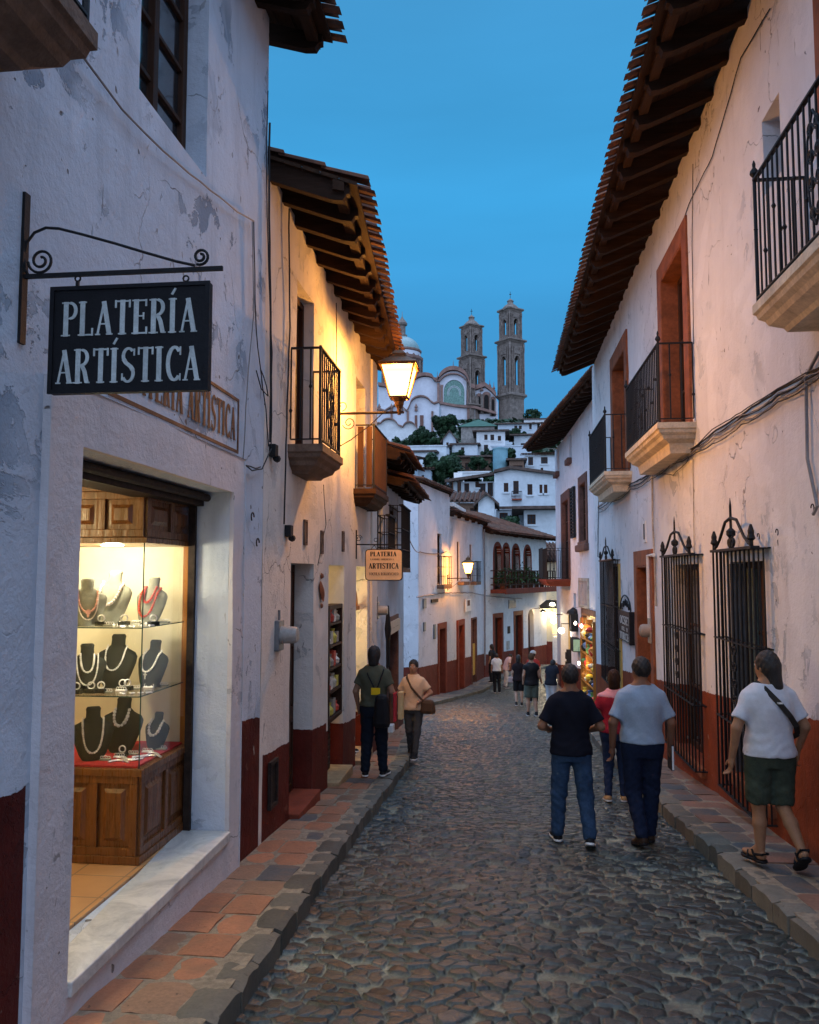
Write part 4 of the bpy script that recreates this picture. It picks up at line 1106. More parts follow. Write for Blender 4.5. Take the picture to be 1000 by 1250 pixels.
for (px, py, Y, h, yaw, strs, lab, blab, bm_, z) in bst:
    x = at(px, py, Y).x
    h *= 1.36; t, h = bust(x, Y, z, h, R(yaw), mat=bm_); t['label'] = blab; t['group'] = 'necklace busts in the cabinet'
    mb = MB(); mt = strs[0][0]
    nk = thing('necklace', lab, 'necklace', (x, Y, z), 'necklaces in the cabinet')
    WLOC[nk] = Vector((0, 0, 0))
    for si, (mt, drop, wid, r_) in enumerate(strs):
        mb = MB(); r_ *= 1.25
        pts = chain_pts(h, drop, wid * .62 if drop > .4 else wid * .72, 90)
        L = sum((b - a).length for a, b in zip(pts, pts[1:])); k = int(L / (r_ * 1.9)); acc = 0; nxt = 0
        for a, b in zip(pts, pts[1:]):
            seg_ = (b - a).length
            while nxt <= acc + seg_:
                p = a.lerp(b, (nxt - acc) / max(seg_, 1e-6)); c = p + Vector((0, -r_ * .7, 0)); rr = r_ * (.85 + .3 * rnd.random())
                mb.lathe([(0, -rr), (rr * .8, -rr * .6), (rr, 0), (rr * .8, rr * .6), (0, rr)], c, 7); nxt += r_ * 1.9
            acc += seg_
        if 'cross' in lab or 'pendant' in lab:
            c = pts[45] + Vector((0, -.008, 0))
            if 'cross' in lab: mb.box(c.x - .004, c.x + .004, c.y - .005, c.y, c.z - .05, c.z); mb.box(c.x - .015, c.x + .015, c.y - .005, c.y, c.z - .022, c.z - .014)
            elif si == 0: mb.lathe([(0, 0), (.014, .002), (.018, .006), (0, .01)], c, 12, (0, -1, 0)); mb.lathe([(0, -.02), (.008, -.012), (.008, 0), (0, .006)], c + Vector((0, 0, -.02)), 8)
        mb.build('beads', M[mt], nk, smooth=True)
    nk.rotation_euler = (0, 0, R(yaw))
# small pieces laid out on the shelves
def bracelet(x, y, z, r, yaw, label, mat='silver', box=False):
    mb = MB(); mb.tube([Vector((x, y, z + r * .95)) + Vector((math.cos(yaw) * math.cos(a), math.sin(yaw) * math.cos(a), math.sin(a))) * r for a in [2 * PI * i / 16 for i in range(16)]], r * .22, 6, closed=True)
    return mb.build('bracelet', M[mat], None, label=label, smooth=True, cat='bracelet', group='bracelets in the cabinet', origin=(x, y, z))
for zs_, row in ((1.545, 'top'), (1.10, 'middle'), (.657, 'bottom')):
    for i in range(5):
        Y = 5.30 + .09 * i; x = at(128 + i * 17, 800, Y).x + .02; m = MB(); m.box(x - .035, x + .035, Y - .012, Y + .03, zs_ + .001, zs_ + .012)
        tr = m.build('jewel_tray', M['white'] if i % 2 else M['bust_grey'], None, label=f'{"white" if i % 2 else "grey"} tray of silver rings, {["first","second","third","fourth","fifth"][i]} from the left on the {row} level of the cabinet', cat='jewel tray', group='ring trays in the cabinet', bevel=.002, origin=(x, Y, zs_)); m = MB()
        for q in range(4): m.tube([Vector((x - .025 + q * .017, Y + .005, zs_ + .020)) + Vector((math.cos(a), 0, math.sin(a))) * .009 for a in [2 * PI * w_ / 8 for w_ in range(8)]], .0028, 5, closed=True)
        m.build('rings', M['silver'], tr, smooth=True)
names = ['first', 'second', 'third', 'fourth', 'fifth', 'sixth']
for (zs_, row, lst) in ((1.545, 'top', [(98, 5.3), (122, 5.32), (150, 5.36), (186, 5.36)]), (1.10, 'middle', [(84, 5.22), (94, 5.24), (112, 5.28), (124, 5.30), (150, 5.42), (156, 5.44)]), (.657, 'bottom', [(152, 5.42)])):
    for i, (px, Y) in enumerate(lst):
        x = at(px, 800, Y).x; 
        bx_ = MB(); bx_.box(x - .035, x + .035, Y - .02, Y + .03, zs_ + .001, zs_ + .03)
        bo = bx_.build('jewel_box', M['bust_black'], None, label=f'small black jewel stand, {names[i]} from the left on the {row} shelf', cat='jewel stand', group='jewel stands in the cabinet', bevel=.004, origin=(x, Y, zs_))
        bracelet(x, Y + .004, zs_ + .031, .022, .2 * i, f'silver bracelet on its stand, {names[i]} from the left on the {row} shelf')
for i in range(9):
    px = 140 + i * 6.5; Y = 5.24 + .028 * i + .05 * (i % 2); x = at(px, 930, Y).x; mb = MB()
    mb.tube([Vector((x - .045 + .09 * q / 8, Y + .05 * math.sin(q / 8 * PI * .8 + i), .665)) for q in range(9)], .008, 5)
    mb.build('chain_bracelet', M['silver'], None, label=f'{"silver" if i < 3 else "thin silver"} chain bracelet laid flat on red velvet, {["first","second","third","fourth","fifth","sixth","seventh","eighth","ninth"][i]} from the left', cat='bracelet', group='chains on the red velvet', smooth=True, origin=(x, Y, .657))
for i in range(8):
    zz = 1.10 if i < 4 else 1.545; j = i % 4; px = 150 + j * 11; Y = 5.26 + .02 * j; x = at(px, 800, Y).x; mb = MB()
    mb.tube([Vector((x - .02 + .04 * q / 8, Y + .014 * math.sin(q / 8 * PI * 2 + i), zz + .007)) for q in range(9)], .006, 5)
    mb.build('ring_tray_chain', M['silver'], None, label=f'short silver chain lying flat, {names[j]} on the right part of the {"middle" if i < 4 else "top"} glass shelf', cat='bracelet', group='short chains on the glass shelves', smooth=True, origin=(x, Y, zz))

# ----- hanging black sign
Y0 = 3.17
sg = thing('hanging_sign', 'black hanging sign with pale letters reading PLATERÍA ARTÍSTICA on a scrolled iron bracket', 'sign', (-2.0, Y0, 3.15))
m = MB(); m.box(-2.0, -1.985, Y0 - .02, Y0 + .02, 2.86, 3.51)
m.bar((-2.0, Y0, 3.148), (-1.125, Y0, 3.148), .014, .018)
q = [at(*p, Y0) for p in ((31, 332), (30, 312), (33, 296), (42, 284), (56, 278), (72, 279), (100, 286), (140, 297), (180, 309), (215, 319), (238, 324))]
m.tube(q, .006, 6)
m.tube(spiral(at(50, 318, Y0), .058, .014, PI * 1.02, PI * 1.02 + 3.5 * PI, 34), .006, 6); m.tube([at(31, 330, Y0), at(34, 334, Y0)], .006, 5)
m.tube(spiral(at(245, 313, Y0), .036, .010, PI * 1.35, PI * 1.35 + 3.2 * PI, 28), .006, 6)
m.build('bracket', M['iron'], sg)
m = MB()
for px in (95, 227):
    c = at(px, 340, Y0); m.tube(arc(c + Vector((0, 0, .0)), .012, 0, 2 * PI, 10), .004, 5); m.bar(c - Vector((0, 0, .01)), c - Vector((0, 0, .045)), .012)
m.build('hook', M['iron'], sg)
TL, BR = at(65, 353, Y0), at(256, 475, Y0)
m = MB()
a_, b_, c_, d_ = at(65, 353, Y0), at(256, 349, Y0), at(256, 475, Y0), at(62, 482, Y0)
m.hexa([Vector((d_.x, Y0 - .02, d_.z)), Vector((c_.x, Y0 - .02, d_.z)), Vector((c_.x, Y0 + .02, d_.z)), Vector((d_.x, Y0 + .02, d_.z)), Vector((d_.x, Y0 - .02, a_.z)), Vector((c_.x, Y0 - .02, a_.z)), Vector((c_.x, Y0 + .02, a_.z)), Vector((d_.x, Y0 + .02, a_.z))])
bd = m.build('board', M['black'], sg, bevel=.006)
m = MB(); X0, X1, Z0, Z1 = d_.x, c_.x, d_.z, a_.z; e = .016
for (a1, a2, a3, a4) in ((X0, X1, Z0, Z0 + e), (X0, X1, Z1 - e, Z1), (X0, X0 + e, Z0 + e, Z1 - e), (X1 - e, X1, Z0 + e, Z1 - e)): m.box(a1 - (.002 if a1 == X0 else 0), a2 + (.002 if a2 == X1 else 0), Y0 - .028, Y0 - .018, a3 - (.002 if a3 == Z0 else 0), a4)
m.build('sign_frame', M['black'], bd)
W1 = (X1 - X0) * .86; hh = (Z1 - Z0) * .325
tb = text_mb('PLATERÍA', (X0 + (X1 - X0) * .075, Y0 - .0205, Z1 - (Z1 - Z0) * .47), (1, 0, 0), (0, 0, 1), (0, -1, 0), W1, hh, .002)
text_mb('ARTÍSTICA', (X0 + (X1 - X0) * .045, Y0 - .0205, Z0 + (Z1 - Z0) * .085), (1, 0, 0), (0, 0, 1), (0, -1, 0), (X1 - X0) * .915, hh, .002, mb=tb)
tb.build('lettering', M['letter'], bd)

# ================================================================= second house on the left
PL2 = plaster('left_house_plaster', (.72, .68, .62), dado=[(6.82, 9.35, .37, .20), (9.35, 13.2, .10, -.25)], peel=.5, seed=2, grime=.35, dadocol=(.13, .020, .013))
b2 = thing('balcony_house', 'cream house on the left with wooden eaves, two balconies and open shop doors', 'house', (-2.0, 9.8, gz(9.8)))
ops = [dict(u0=7.80, u1=8.55, z0=3.08, z1=4.83, d=.24), dict(u0=11.15, u1=11.95, z0=3.0, z1=4.66, d=.24),
       dict(u0=7.68, u1=8.64, z0=-.36, z1=2.0, d=.24), dict(u0=9.44, u1=10.36, z0=-.50, z1=2.0, d=.3), dict(u0=11.25, u1=12.23, z0=-.66, z1=2.0, d=.3)]
w = wall_mb(FL, 6.72, 12.95, -1.6, 5.46, ops, amp=.012, grid=.3, zt1=5.28); w.build('wall', PL2, b2, smooth=True)
s = MB(); P = FL.P
s.quad(P(12.95, 0, -2), P(12.95, -6, -2), P(12.95, -6, 6.2), P(12.95, 0, 5.25)); s.quad(P(6.73, -6, -2), P(12.95, -6, -2), P(12.95, -6, 5.3), P(6.73, -6, 5.3)); s.build('side_wall', PL2, b2)
FLr = Fr(-1.97 + .41 * 1.08, 0, -.41, 6.24, 1, .0657)
eave_roof(b2, FLr, 6.76, 13.0, 5.50, .76, .34, rafters=.47, rdepth=.15, seedv=7, back=2.5)
for (a, b_, zt_) in ((6.85, 7.35, 2.4), ):
    pass
# pilaster strips
m = wall_mb(FL, 12.45, 12.96, -1.6, 5.25, [], amp=.01, n0=.03); m.quad(P(12.45, 0, -1.6), P(12.45, .035, -1.6), P(12.45, .035, 5.25), P(12.45, 0, 5.25)); m.build('pilaster', PL2, b2, smooth=True)
m = MB(); m.box(7.80, 8.55, -.2, -.15, 3.13, 4.83, FL); 
ring_mb(FL, 7.80, 8.17, 3.15, 4.8, .06, -.15, -.11, mb=m); ring_mb(FL, 8.18, 8.55, 3.15, 4.8, .06, -.15, -.11, mb=m); m.build('balcony_door', M['wood_brown'], b2, bevel=.003)
door(b2, FL, 11.17, 11.93, 3.02, 4.64, -.14, 'wood_brown', 2, 2, False)
balcony(b2, FL, 7.50, 8.50, .34, 3.12, .93, 'stone_dark', .26, bars=.095, scrolls=(.5,), finial=False)
bl = balcony(b2, FL, 11.0, 12.28, .31, 3.06, .88, 'wood_beam_y', .22, wood_panel=True, finial=False)
m = MB()
for i in range(15): u = 11.03 + i * .087; m.box(u, u + .022, .262, .285, 3.08, 3.92, FL)
for i in range(2): m.box(11.03, 11.045, .05 + i * .12, .13 + i * .12, 3.08, 3.92, FL)
m.build('balcony_slats', M['wood_brown'], bl)
door(b2, FL, 7.70, 8.62, -.36, 1.99, -.2, 'wood_brown', 3, 2)
m = MB(); m.box(7.70, 8.62, -.19, .10, -.50, -.352, FL); m.build('door_step', M['red_trim'], b2, bevel=.01)
# shop two: lit room behind, show case and louvred half door in the opening
M['warmroom'] = flat('warm_room_wall', (.70, .58, .34), .8, .1, 3)
room(b2, FL, 9.25, 10.7, -.50, 2.15, .305, 2.2, M['warmroom'], 16, (1, .72, .32), P(9.9, -1.2, 1.85))
m = MB(); m.box(9.46, 10.0, -.14, -.09, -.46, .13, FL)
for i in range(7): m.box(9.52, 9.94, -.09, -.075, -.40 + i * .07, -.365 + i * .07, FL)
m.build('louvre_door', M['wood_brown'], b2, bevel=.003)
m = MB(); m.box(9.45, 10.35, -.295, .13, -.66, -.494, FL); m.build('door_step', flat('worn_step', (.34, .24, .13), .7, .3), b2, bevel=.01)
m = MB(); m.box(11.26, 12.22, -.295, .09, -.82, -.652, FL); m.build('door_step', flat('worn_step', (.30, .2, .12), .7, .3), b2, bevel=.01)
sc = thing('shop_showcase', 'tall dark showcase with lit shelves of goods in a doorway on the left', 'showcase', P(9.85, -.1, .15))
m = MB(); m.box(9.47, 10.28, -.16, -.12, .15, 1.52, FL); ring_mb(FL, 9.47, 10.28, .15, 1.52, .05, -.12, .0, mb=m)
for z in (.48, .75, 1.02, 1.28): m.box(9.52, 10.23, -.12, -.005, z, z + .03, FL)
m.build('case', M['wood_brown'], sc, bevel=.004)
cols_ = [(.5, .45, .35), (.55, .08, .05), (.6, .5, .1), (.65, .62, .55), (.35, .3, .25)]
names_ = ['pale cloth pieces', 'red necklace card', 'yellow figures', 'white boxes', 'grey ornaments']
for zi, z in enumerate((.205, .51, .78, 1.05, 1.31)):
    for j in range(4):
        c = cols_[(zi + j * 2) % 5]; key = 'g%d' % ((zi + j * 2) % 5)
        if key not in M: M[key] = flat(names_[(zi + j * 2) % 5].replace(' ', '_'), c, .6, .3, 30)
        u = 9.56 + j * .17; m = MB()
        hgt = .13 + .05 * ((zi * 3 + j) % 3) / 2
        if (zi + j) % 2: m.lathe([(.03, 0), (.05, .02), (.055, hgt * .5), (.02, hgt * .75), (.03, hgt)], P(u + .05, -.06, z), 10)
        else: m.box(u, u + .12, -.10, -.03, z, z + hgt, FL)
        m.build('shop_item', M[key], None, label=f'{names_[(zi + j * 2) % 5]}, {names[j]} from the left on the {["lowest","second","third","fourth","top"][zi]} shelf of the doorway showcase', cat='shop goods', group='goods in the doorway showcase', smooth=False, bevel=.004, origin=P(u + .05, -.06, z))
room(b2, FL, 11.1, 12.6, -.66, 2.15, .305, 2.2, M['warmroom'], 42, (1, .78, .40), P(11.9, -1.0, 1.3))
m = MB()
for i in range(10):
    a0, a1 = PI * i / 10, PI * (i + 1) / 10; c = 11.74
    m.hexa([P(c + .46 * math.cos(a0), -.2, 1.42 + .3 * math.sin(a0)), P(c + .46 * math.cos(a1), -.2, 1.42 + .3 * math.sin(a1)), P(c + .46 * math.cos(a1), -.14, 1.42 + .3 * math.sin(a1)), P(c + .46 * math.cos(a0), -.14, 1.42 + .3 * math.sin(a0)),
            P(c + .36 * math.cos(a0), -.2, 1.42 + .2 * math.sin(a0)), P(c + .36 * math.cos(a1), -.2, 1.42 + .2 * math.sin(a1)), P(c + .36 * math.cos(a1), -.14, 1.42 + .2 * math.sin(a1)), P(c + .36 * math.cos(a0), -.14, 1.42 + .2 * math.sin(a0))])
m.box(11.25, 12.23, -.22, -.12, 1.36, 1.42, FL); m.build('arched_header', M['wood_light'], b2)
# hatch and vents
m = MB(); ring_mb(FL, 6.98, 7.22, -.12, .28, .03, .0, .03, mb=m); m.box(7.0, 7.2, -.02, .01, -.1, .26, FL); m.build('wall_hatch', M['iron_rust'], b2)
for i, (px, py) in enumerate(((372, 650), (392, 662), (418, 661))):
    c = on_x(px, py, -2.0); m = MB(); ring_mb(FL, c.y - .06, c.y + .06, c.z - .13, c.z + .13, .02, 0, .02, mb=m); m.box(c.y - .04, c.y + .04, 0.0, .012, c.z - .1, c.z + .1, FL)
    m.build('house_number_plate', M['stone_dark'], None, label=f'small brown ceramic plate on the left wall, {names[i]} along the street', cat='wall plate', group='small plates on the left wall', origin=c)
c = on_x(391, 722, -2.0); m = MB(); m.lathe([(0, 0), (.05, .005), (.07, .02), (.03, .04), (0, .045)], c, 12, (1, 0, 0), 1, 2.2); m.lathe([(0, 0), (.035, .01), (.02, .035), (0, .04)], c + Vector((0, 0, .17)), 10, (1, 0, 0)); m.lathe([(0, 0), (.03, .01), (.02, .03), (0, .035)], c + Vector((0, 0, -.16)), 10, (1, 0, 0))
m.build('wall_ornament', M['orange_trim'], None, label='carved terracotta ornament on the wall between two doorways', cat='ornament', smooth=True, origin=c)
meter(tuple(on_x(338, 775, -2.0)), FL, 'grey electric meter on the white wall left of the dark door', group='electric meters')
for i, (px, py) in enumerate(((330, 551), (349, 649))):
    c = on_x(px, py, -2.0); m = MB(); m.box(c.y - .05, c.y + .05, 0, .06, c.z - .05, c.z + .06, FL); m.lathe([(.03, 0), (.035, .05), (.01, .08)], c + Vector((.05, 0, -.06)), 8, (0, 1, 0))
    m.build('junction_box', M['iron'], None, label=['black junction box among looped wires on the left wall', 'black wall lamp holder below the first left balcony'][i], cat='junction box', bevel=.006, origin=c)

# ================================================================= street lantern
def lantern(loc, fr, out, label, s=1.0, light=60, col=(1, .60, .22), drop=0):
    """lantern on a wall arm; loc is the wall point of the arm"""
    L = Vector(loc); t = thing('street_lantern', label, 'street lamp', loc, 'street lanterns')
    n = fr.n; m = MB(); tip = L + n * out
    m.tube([L, tip + n * .06], .017 * s, 8); m.f = m.f
    m.tube([L + Vector((0, 0, -.42 * s)), L + n * .16 * s + Vector((0, 0, -.33 * s)), L + n * .40 * s + Vector((0, 0, -.15 * s)), L + n * .55 * s + Vector((0, 0, -.01))], .007 * s, 5)
    m.tube(spiral(L + n * .13 * s + Vector((0, 0, -.12 * s)), .085 * s, .02 * s, PI * 1.1, PI * 3.9, 24, fu=n), .006 * s, 5)
    m.tube(spiral(L + n * .04 * s + Vector((0, 0, .10 * s)), .07 * s, .02 * s, -PI * .5, PI * 1.2, 14, fu=n), .006 * s, 5)
    m.tube([L + Vector((0, 0, -.45 * s)), L + Vector((0, 0, .12 * s))], .012 * s, 6)
    m.build('arm', M['iron_rust'], t)
    c = tip
    m = MB(); m.lathe([(.02 * s, -.03 * s), (.03 * s, 0), (.03 * s, .05 * s), (.055 * s, .09 * s), (.06 * s, .13 * s), (.105 * s, .17 * s), (.11 * s, .19 * s)], c, 8)
    a0, a1, z0, z1 = .105 * s, .205 * s, .18 * s, .57 * s
    cor = lambda r, z: [c + Vector((sx * r, sy * r, z)) for sx, sy in ((-1, -1), (1, -1), (1, 1), (-1, 1))]
    lo, hi = cor(a0, z0), cor(a1, z1)
    for p, q_ in zip(lo, hi): m.bar(p, q_, .016 * s)
    for i in range(4): m.bar(lo[i], lo[(i + 1) % 4], .018 * s); m.bar(hi[i], hi[(i + 1) % 4], .024 * s)
    m.build('cage', M['lantern_iron'], t)
    m = MB(); cap = [(a1 * 1.13, z1), (a1 * 1.16, z1 + .018 * s), (a1 * .80, z1 + .07 * s), (a1 * .42, z1 + .12 * s), (a1 * .40, z1 + .15 * s), (a1 * .44, z1 + .155 * s), (.05 * s, z1 + .2 * s), (.012 * s, z1 + .215 * s)]
    prev = None; vs = []; fs = []
    for (r_, z) in cap: vs += cor(r_, z)
    for i in range(len(cap) - 1):
        for q in range(4): fs.append((i * 4 + q, i * 4 + (q + 1) % 4, i * 4 + 4 + (q + 1) % 4, i * 4 + 4 + q))
    m.add(vs, fs); m.lathe([(.02 * s, 0), (.012 * s, .015 * s), (.022 * s, .03 * s), (.004 * s, .06 * s)], c + Vector((0, 0, z1 + .21 * s)), 8); m.build('cap', M['lantern_iron'], t)
    m = MB(); g0, g1 = cor(a0 * .93, z0 + .01), cor(a1 * .93, z1 - .01)
    for i in range(4): m.quad(g0[i], g0[(i + 1) % 4], g1[(i + 1) % 4], g1[i])
    m.build('lantern_glass', M['frosted'], t, recalc=False)
    m = MB(); bc = c + Vector((0, 0, .36 * s)); m.lathe([(0, -.09 * s), (.05 * s, -.06 * s), (.065 * s, 0), (.05 * s, .06 * s), (0, .09 * s)], bc, 16); m.build('bulb', M['bulb_lamp'], t, smooth=True)
    lamp_light('lantern_light', bc + Vector((0, 0, 0)), light, col, .066 * s)
    return t
M['bulb_lamp'] = glow('sodium_bulb', (1, .55, .16), 20)
M['lantern_iron'] = flat('lantern_iron', (.10, .05, .02), .5, .3, 20, .4)
M['frosted'] = glow('frosted_lamp_glass', (1, .55, .13), 4.6, .62)
lantern((-2.0, 9.95, 3.89), FL, .76, 'large glowing street lantern on an iron arm beneath the eaves on the left', 1.0, 680, (1, .41, .075))

# ================================================================= third house on the left (blue dusk side)
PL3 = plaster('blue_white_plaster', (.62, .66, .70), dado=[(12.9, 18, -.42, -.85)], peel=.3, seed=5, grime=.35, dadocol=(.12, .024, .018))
FL3 = Fr(-2.02, 12.95, -.015, 1, 1, .015)
b3 = thing('narrow_house', 'narrow white house with two low tiled canopies and a caged window on the left', 'house', (-2.1, 15.2, gz(15)))
ops = [dict(u0=.35, u1=1.1, z0=2.15, z1=3.05, d=.2), dict(u0=2.05, u1=3.4, z0=2.2, z1=3.2, d=.2), dict(u0=1.75, u1=3.3, z0=-1.25, z1=1.0, d=.22)]
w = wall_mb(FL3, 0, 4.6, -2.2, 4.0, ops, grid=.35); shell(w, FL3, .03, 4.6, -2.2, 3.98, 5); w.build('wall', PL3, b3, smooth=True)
eave_roof(b3, FL3, 0.02, 2.35, 3.98, .50, .36, rafters=.45, seedv=11, back=3)
P = FL3.P
q = MB()
cv = eave_roof(b3, FL3, .95, 4.65, 3.58, .46, .30, rafters=.5, rdepth=.1, seedv=12, back=.05, name='canopy')
casement(b3, FL3, .35, 1.1, 2.15, 3.05, -.1, 2, 2); casement(b3, FL3, 2.05, 3.4, 2.2, 3.2, -.1, 2, 2)
grille(b3, FL3, 1.95, 3.5, 2.0, 3.15, .24, 9, crest=False, orn=False)
grille(b3, FL3, .3, 1.15, 2.1, 2.85, .2, 5, crest=False, orn=False)
m = MB(); m.box(1.9, 3.55, 0.004, .25, 1.92, 1.99, FL3); m.build('window_sill', M['stone_dark'], b3)
trim(b3, FL3, 1.75, 3.3, -1.25, 1.0, .10, .03, 'brown_trim')
door(b3, FL3, 1.77, 3.28, -1.25, .98, -.14, 'wood_brown', 3, 2)
m = MB(); m.box(1.75, 3.3, .035, .07, .80, 1.02, FL3); hb_ = m.build('name_board', flat('cream_board', (.62, .46, .32), .6, .1), None, label='small cream name board above the brown double door on the left', cat='sign', origin=P(2.5, .05, .9))
text_mb('-- ---', P(2.0, .071, .86), FL3.u, (0, 0, 1), FL3.n, 1.0, .09, .003).build('lettering', M['sign_brown'], hb_)
meter(tuple(on_x(459, 745, -2.0)), FL3, 'grey electric meter on the corner of the narrow white house on the left', group='electric meters')
m = MB(); c = on_x(468, 775, -2.02); m.lathe([(.05, -.55), (.06, -.1), (.10, .1), (.05, .35), (.03, .5)], c + Vector((.08, 0, 0)), 10, sx=.6); m.build('wall_sculpture', M['iron'], None, label='tall black carved ornament fixed to the blue-white wall by the meter', cat='ornament', smooth=True, origin=c)

# ----- orange hanging sign
Y1 = 11.2
s2 = thing('hanging_sign', 'orange hanging sign with dark letters reading PLATERIA ARTISTICA farther down the street', 'sign', (-2.0, Y1, 2.3))
m = MB(); m.bar((-2.0, Y1, 2.30), (-1.33, Y1, 2.29), .014, .018); m.box(-2.0, -1.985, Y1 - .02, Y1 + .02, 2.1, 2.5)
m.tube(spiral((-1.96, Y1, 2.385), .05, .012, 0, 3.4 * PI, 26), .005, 5); m.tube(spiral((-1.72, Y1, 2.36), .03, .02, 0, 1.8 * PI, 14), .004, 5)
m.tube([(-1.74, Y1, 2.29), (-1.79, Y1, 2.23)], .004, 4); m.tube([(-1.74, Y1, 2.29), (-1.70, Y1, 2.23)], .004, 4); m.tube([(-1.45, Y1, 2.29), (-1.45, Y1, 2.23)], .005, 4)
m.build('bracket', M['iron'], s2)
X0, X1, Z0, Z1 = -1.865, -1.345, 1.80, 2.235
def rrect(X0, X1, Z0, Z1, r, y):
    pts = []
    for cx, cz, a in ((X1 - r, Z1 - r, 0), (X0 + r, Z1 - r, 90), (X0 + r, Z0 + r, 180), (X1 - r, Z0 + r, 270)):
        for i in range(6): A_ = R(a + 90 * i / 5); pts.append(Vector((cx + r * math.cos(A_), y, cz + r * math.sin(A_))))
    return pts
m = MB(); m.prism(rrect(X0, X1, Z0, Z1, .05, Y1 + .015), (0, -.03, 0)); bd = m.build('sign_frame', M['iron'], s2)
m = MB(); m.prism(rrect(X0 + .012, X1 - .012, Z0 + .012, Z1 - .012, .04, Y1 - .013), (0, -.005, 0)); bf = m.build('board', flat('orange_cream_enamel', (.80, .52, .27), .5, .08, 6), s2)
for wd, xo, zo, wt, ht, mt in (('PLATERIA', .07, .315, .37, .072, 'black'), ('LANDRE ODEDENA L', .075, .262, .33, .026, 'sign_brown'), ('ARTISTICA', .05, .145, .42, .085, 'black'), ('YOCULA ROLINYCOCO', .055, .055, .41, .042, 'sign_brown')):
    text_mb(wd, (X0 + xo, Y1 - .0181, Z0 + zo + .02), (1, 0, 0), (0, 0, 1), (0, -1, 0), wt, ht * .9, .0015, 1.25).build('lettering', M[mt], bf)

# ================================================================= blue-white house down the street
L4d = Vector((1.73, 10.1, 0)).normalized(); FL4 = Fr(-2.66, 26.4, L4d.x, L4d.y, L4d.y, -L4d.x)
P = FL4.P
yy = lambda u: 26.4 + L4d.y * u
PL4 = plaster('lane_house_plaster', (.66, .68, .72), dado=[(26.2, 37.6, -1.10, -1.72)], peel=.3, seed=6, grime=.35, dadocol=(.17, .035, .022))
b4 = thing('lane_house', 'blue-white house with a small street lamp and three slit windows in the middle distance', 'house', P(5, 0, gz(31)))
ops = [dict(u0=2.72, u1=3.62, z0=-2.4, z1=-.06), dict(u0=5.85, u1=6.72, z0=-2.62, z1=-.12), dict(u0=8.45, u1=9.35, z0=-2.75, z1=-.02, d=.15),
       dict(u0=2.5, u1=3.15, z0=1.52, z1=3.32, d=.2), dict(u0=5.8, u1=6.25, z0=1.6, z1=3.15, d=.2), dict(u0=8.2, u1=8.62, z0=1.58, z1=3.12, d=.2)]
o1 = [o for o in ops if o['u1'] < 4.4]; o2 = [o for o in ops if o['u0'] > 4.5]
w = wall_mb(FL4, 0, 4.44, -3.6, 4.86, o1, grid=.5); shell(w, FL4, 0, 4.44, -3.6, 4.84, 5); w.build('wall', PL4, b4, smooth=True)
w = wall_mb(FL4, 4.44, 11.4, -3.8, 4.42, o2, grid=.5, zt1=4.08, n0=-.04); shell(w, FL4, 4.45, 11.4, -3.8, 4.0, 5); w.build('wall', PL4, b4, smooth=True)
eave_roof(b4, FL4, -.05, 4.44, 4.90, .12, .25, rafters=9, seedv=21, back=4, beam=False)
m = MB(); m.hexa([P(4.46, -.3, 4.42), P(6.6, -.3, 4.3), P(6.6, .16, 4.3), P(4.46, .16, 4.42), P(4.46, -.3, 4.58), P(6.6, -.3, 4.46), P(6.6, .16, 4.46), P(4.46, .16, 4.58)]); m.build('parapet', M['white'], b4, bevel=.02)
eave_roof(b4, FL4, 4.5, 11.4, 4.22, .22, .3, rafters=1.2, seedv=22, back=3.5)
# upper terrace roof behind
for (u0, u1, zt_, zb_) in ((2.72, 3.62, -.06, -2.4), (5.85, 6.72, -.12, -2.62)):
    trim(b4, FL4, u0, u1, zb_, zt_, .2, .03, 'red_trim'); door(b4, FL4, u0 + .02, u1 - .02, zb_, zt_ - .02, -.2, 'wood_red' if u0 < 4 else 'wood_brown', 3)
m = MB(); m.box(8.45, 9.35, -.13, -.06, -2.4, -1.1, FL4); m.build('yellow_half_door', flat('ochre_door', (.62, .34, .06), .6, .15), b4)
m = MB(); m.box(8.45, 9.35, -.14, -.12, -1.1, -.04, FL4); m.build('pane', M['pane'], b4); trim(b4, FL4, 8.45, 9.35, -2.75, -.02, .05, .02, 'brown_trim')
for (u0, u1, z0, z1) in ((2.5, 3.15, 1.52, 3.32), (5.8, 6.25, 1.6, 3.15), (8.2, 8.62, 1.58, 3.12)):
    casement(b4, FL4, u0, u1, z0, z1, -.1, 3, 2)
    m = MB(); m.box(u0 - .1, u1 + .55, .004, .26, z0 - .16, z0 - .02, FL4); m.build('window_sill', M['stone_dark'], b4, bevel=.02)
grille(b4, FL4, 2.5, 3.65, 1.5, 2.5, .24, 5, crest=False, orn=False); grille(b4, FL4, 8.15, 9.2, 1.55, 2.4, .24, 6, crest=False, orn=False)
lantern(tuple(P(4.05, 0, 1.72)), FL4, .78, 'smaller glowing lantern on the blue-white house in the middle distance', 1.0, 480, (1, .37, .06))
for (u, z, w_, h_, lab, mt) in ((1.55, .9, .9, .12, 'dark ventilation slot on the corner of the blue-white house', 'iron'), (.5, .75, .35, .32, 'small blue street-name plate near the corner of the blue-white house', 'metal_grey'), (1.9, -.35, .25, .5, 'blue tiled plate left of the first red door', 'metal_grey'), (.55, .0, .22, .3, 'small grey meter box on the blue-white house corner', 'metal_grey')):
    m = MB(); m.box(u, u + w_, .0, .05, z, z + h_, FL4); m.build('wall_plate', M[mt], None, label=lab, cat='wall plate', bevel=.01, origin=P(u, 0, z))
m = MB(); m.box(7.0, 8.1, .0, .04, .35, .85, FL4); g_ = m.build('shop_sign', M['white'], None, label='small white sign with a brown square above the middle doors', cat='sign', bevel=.01, origin=P(7.5, 0, .5))
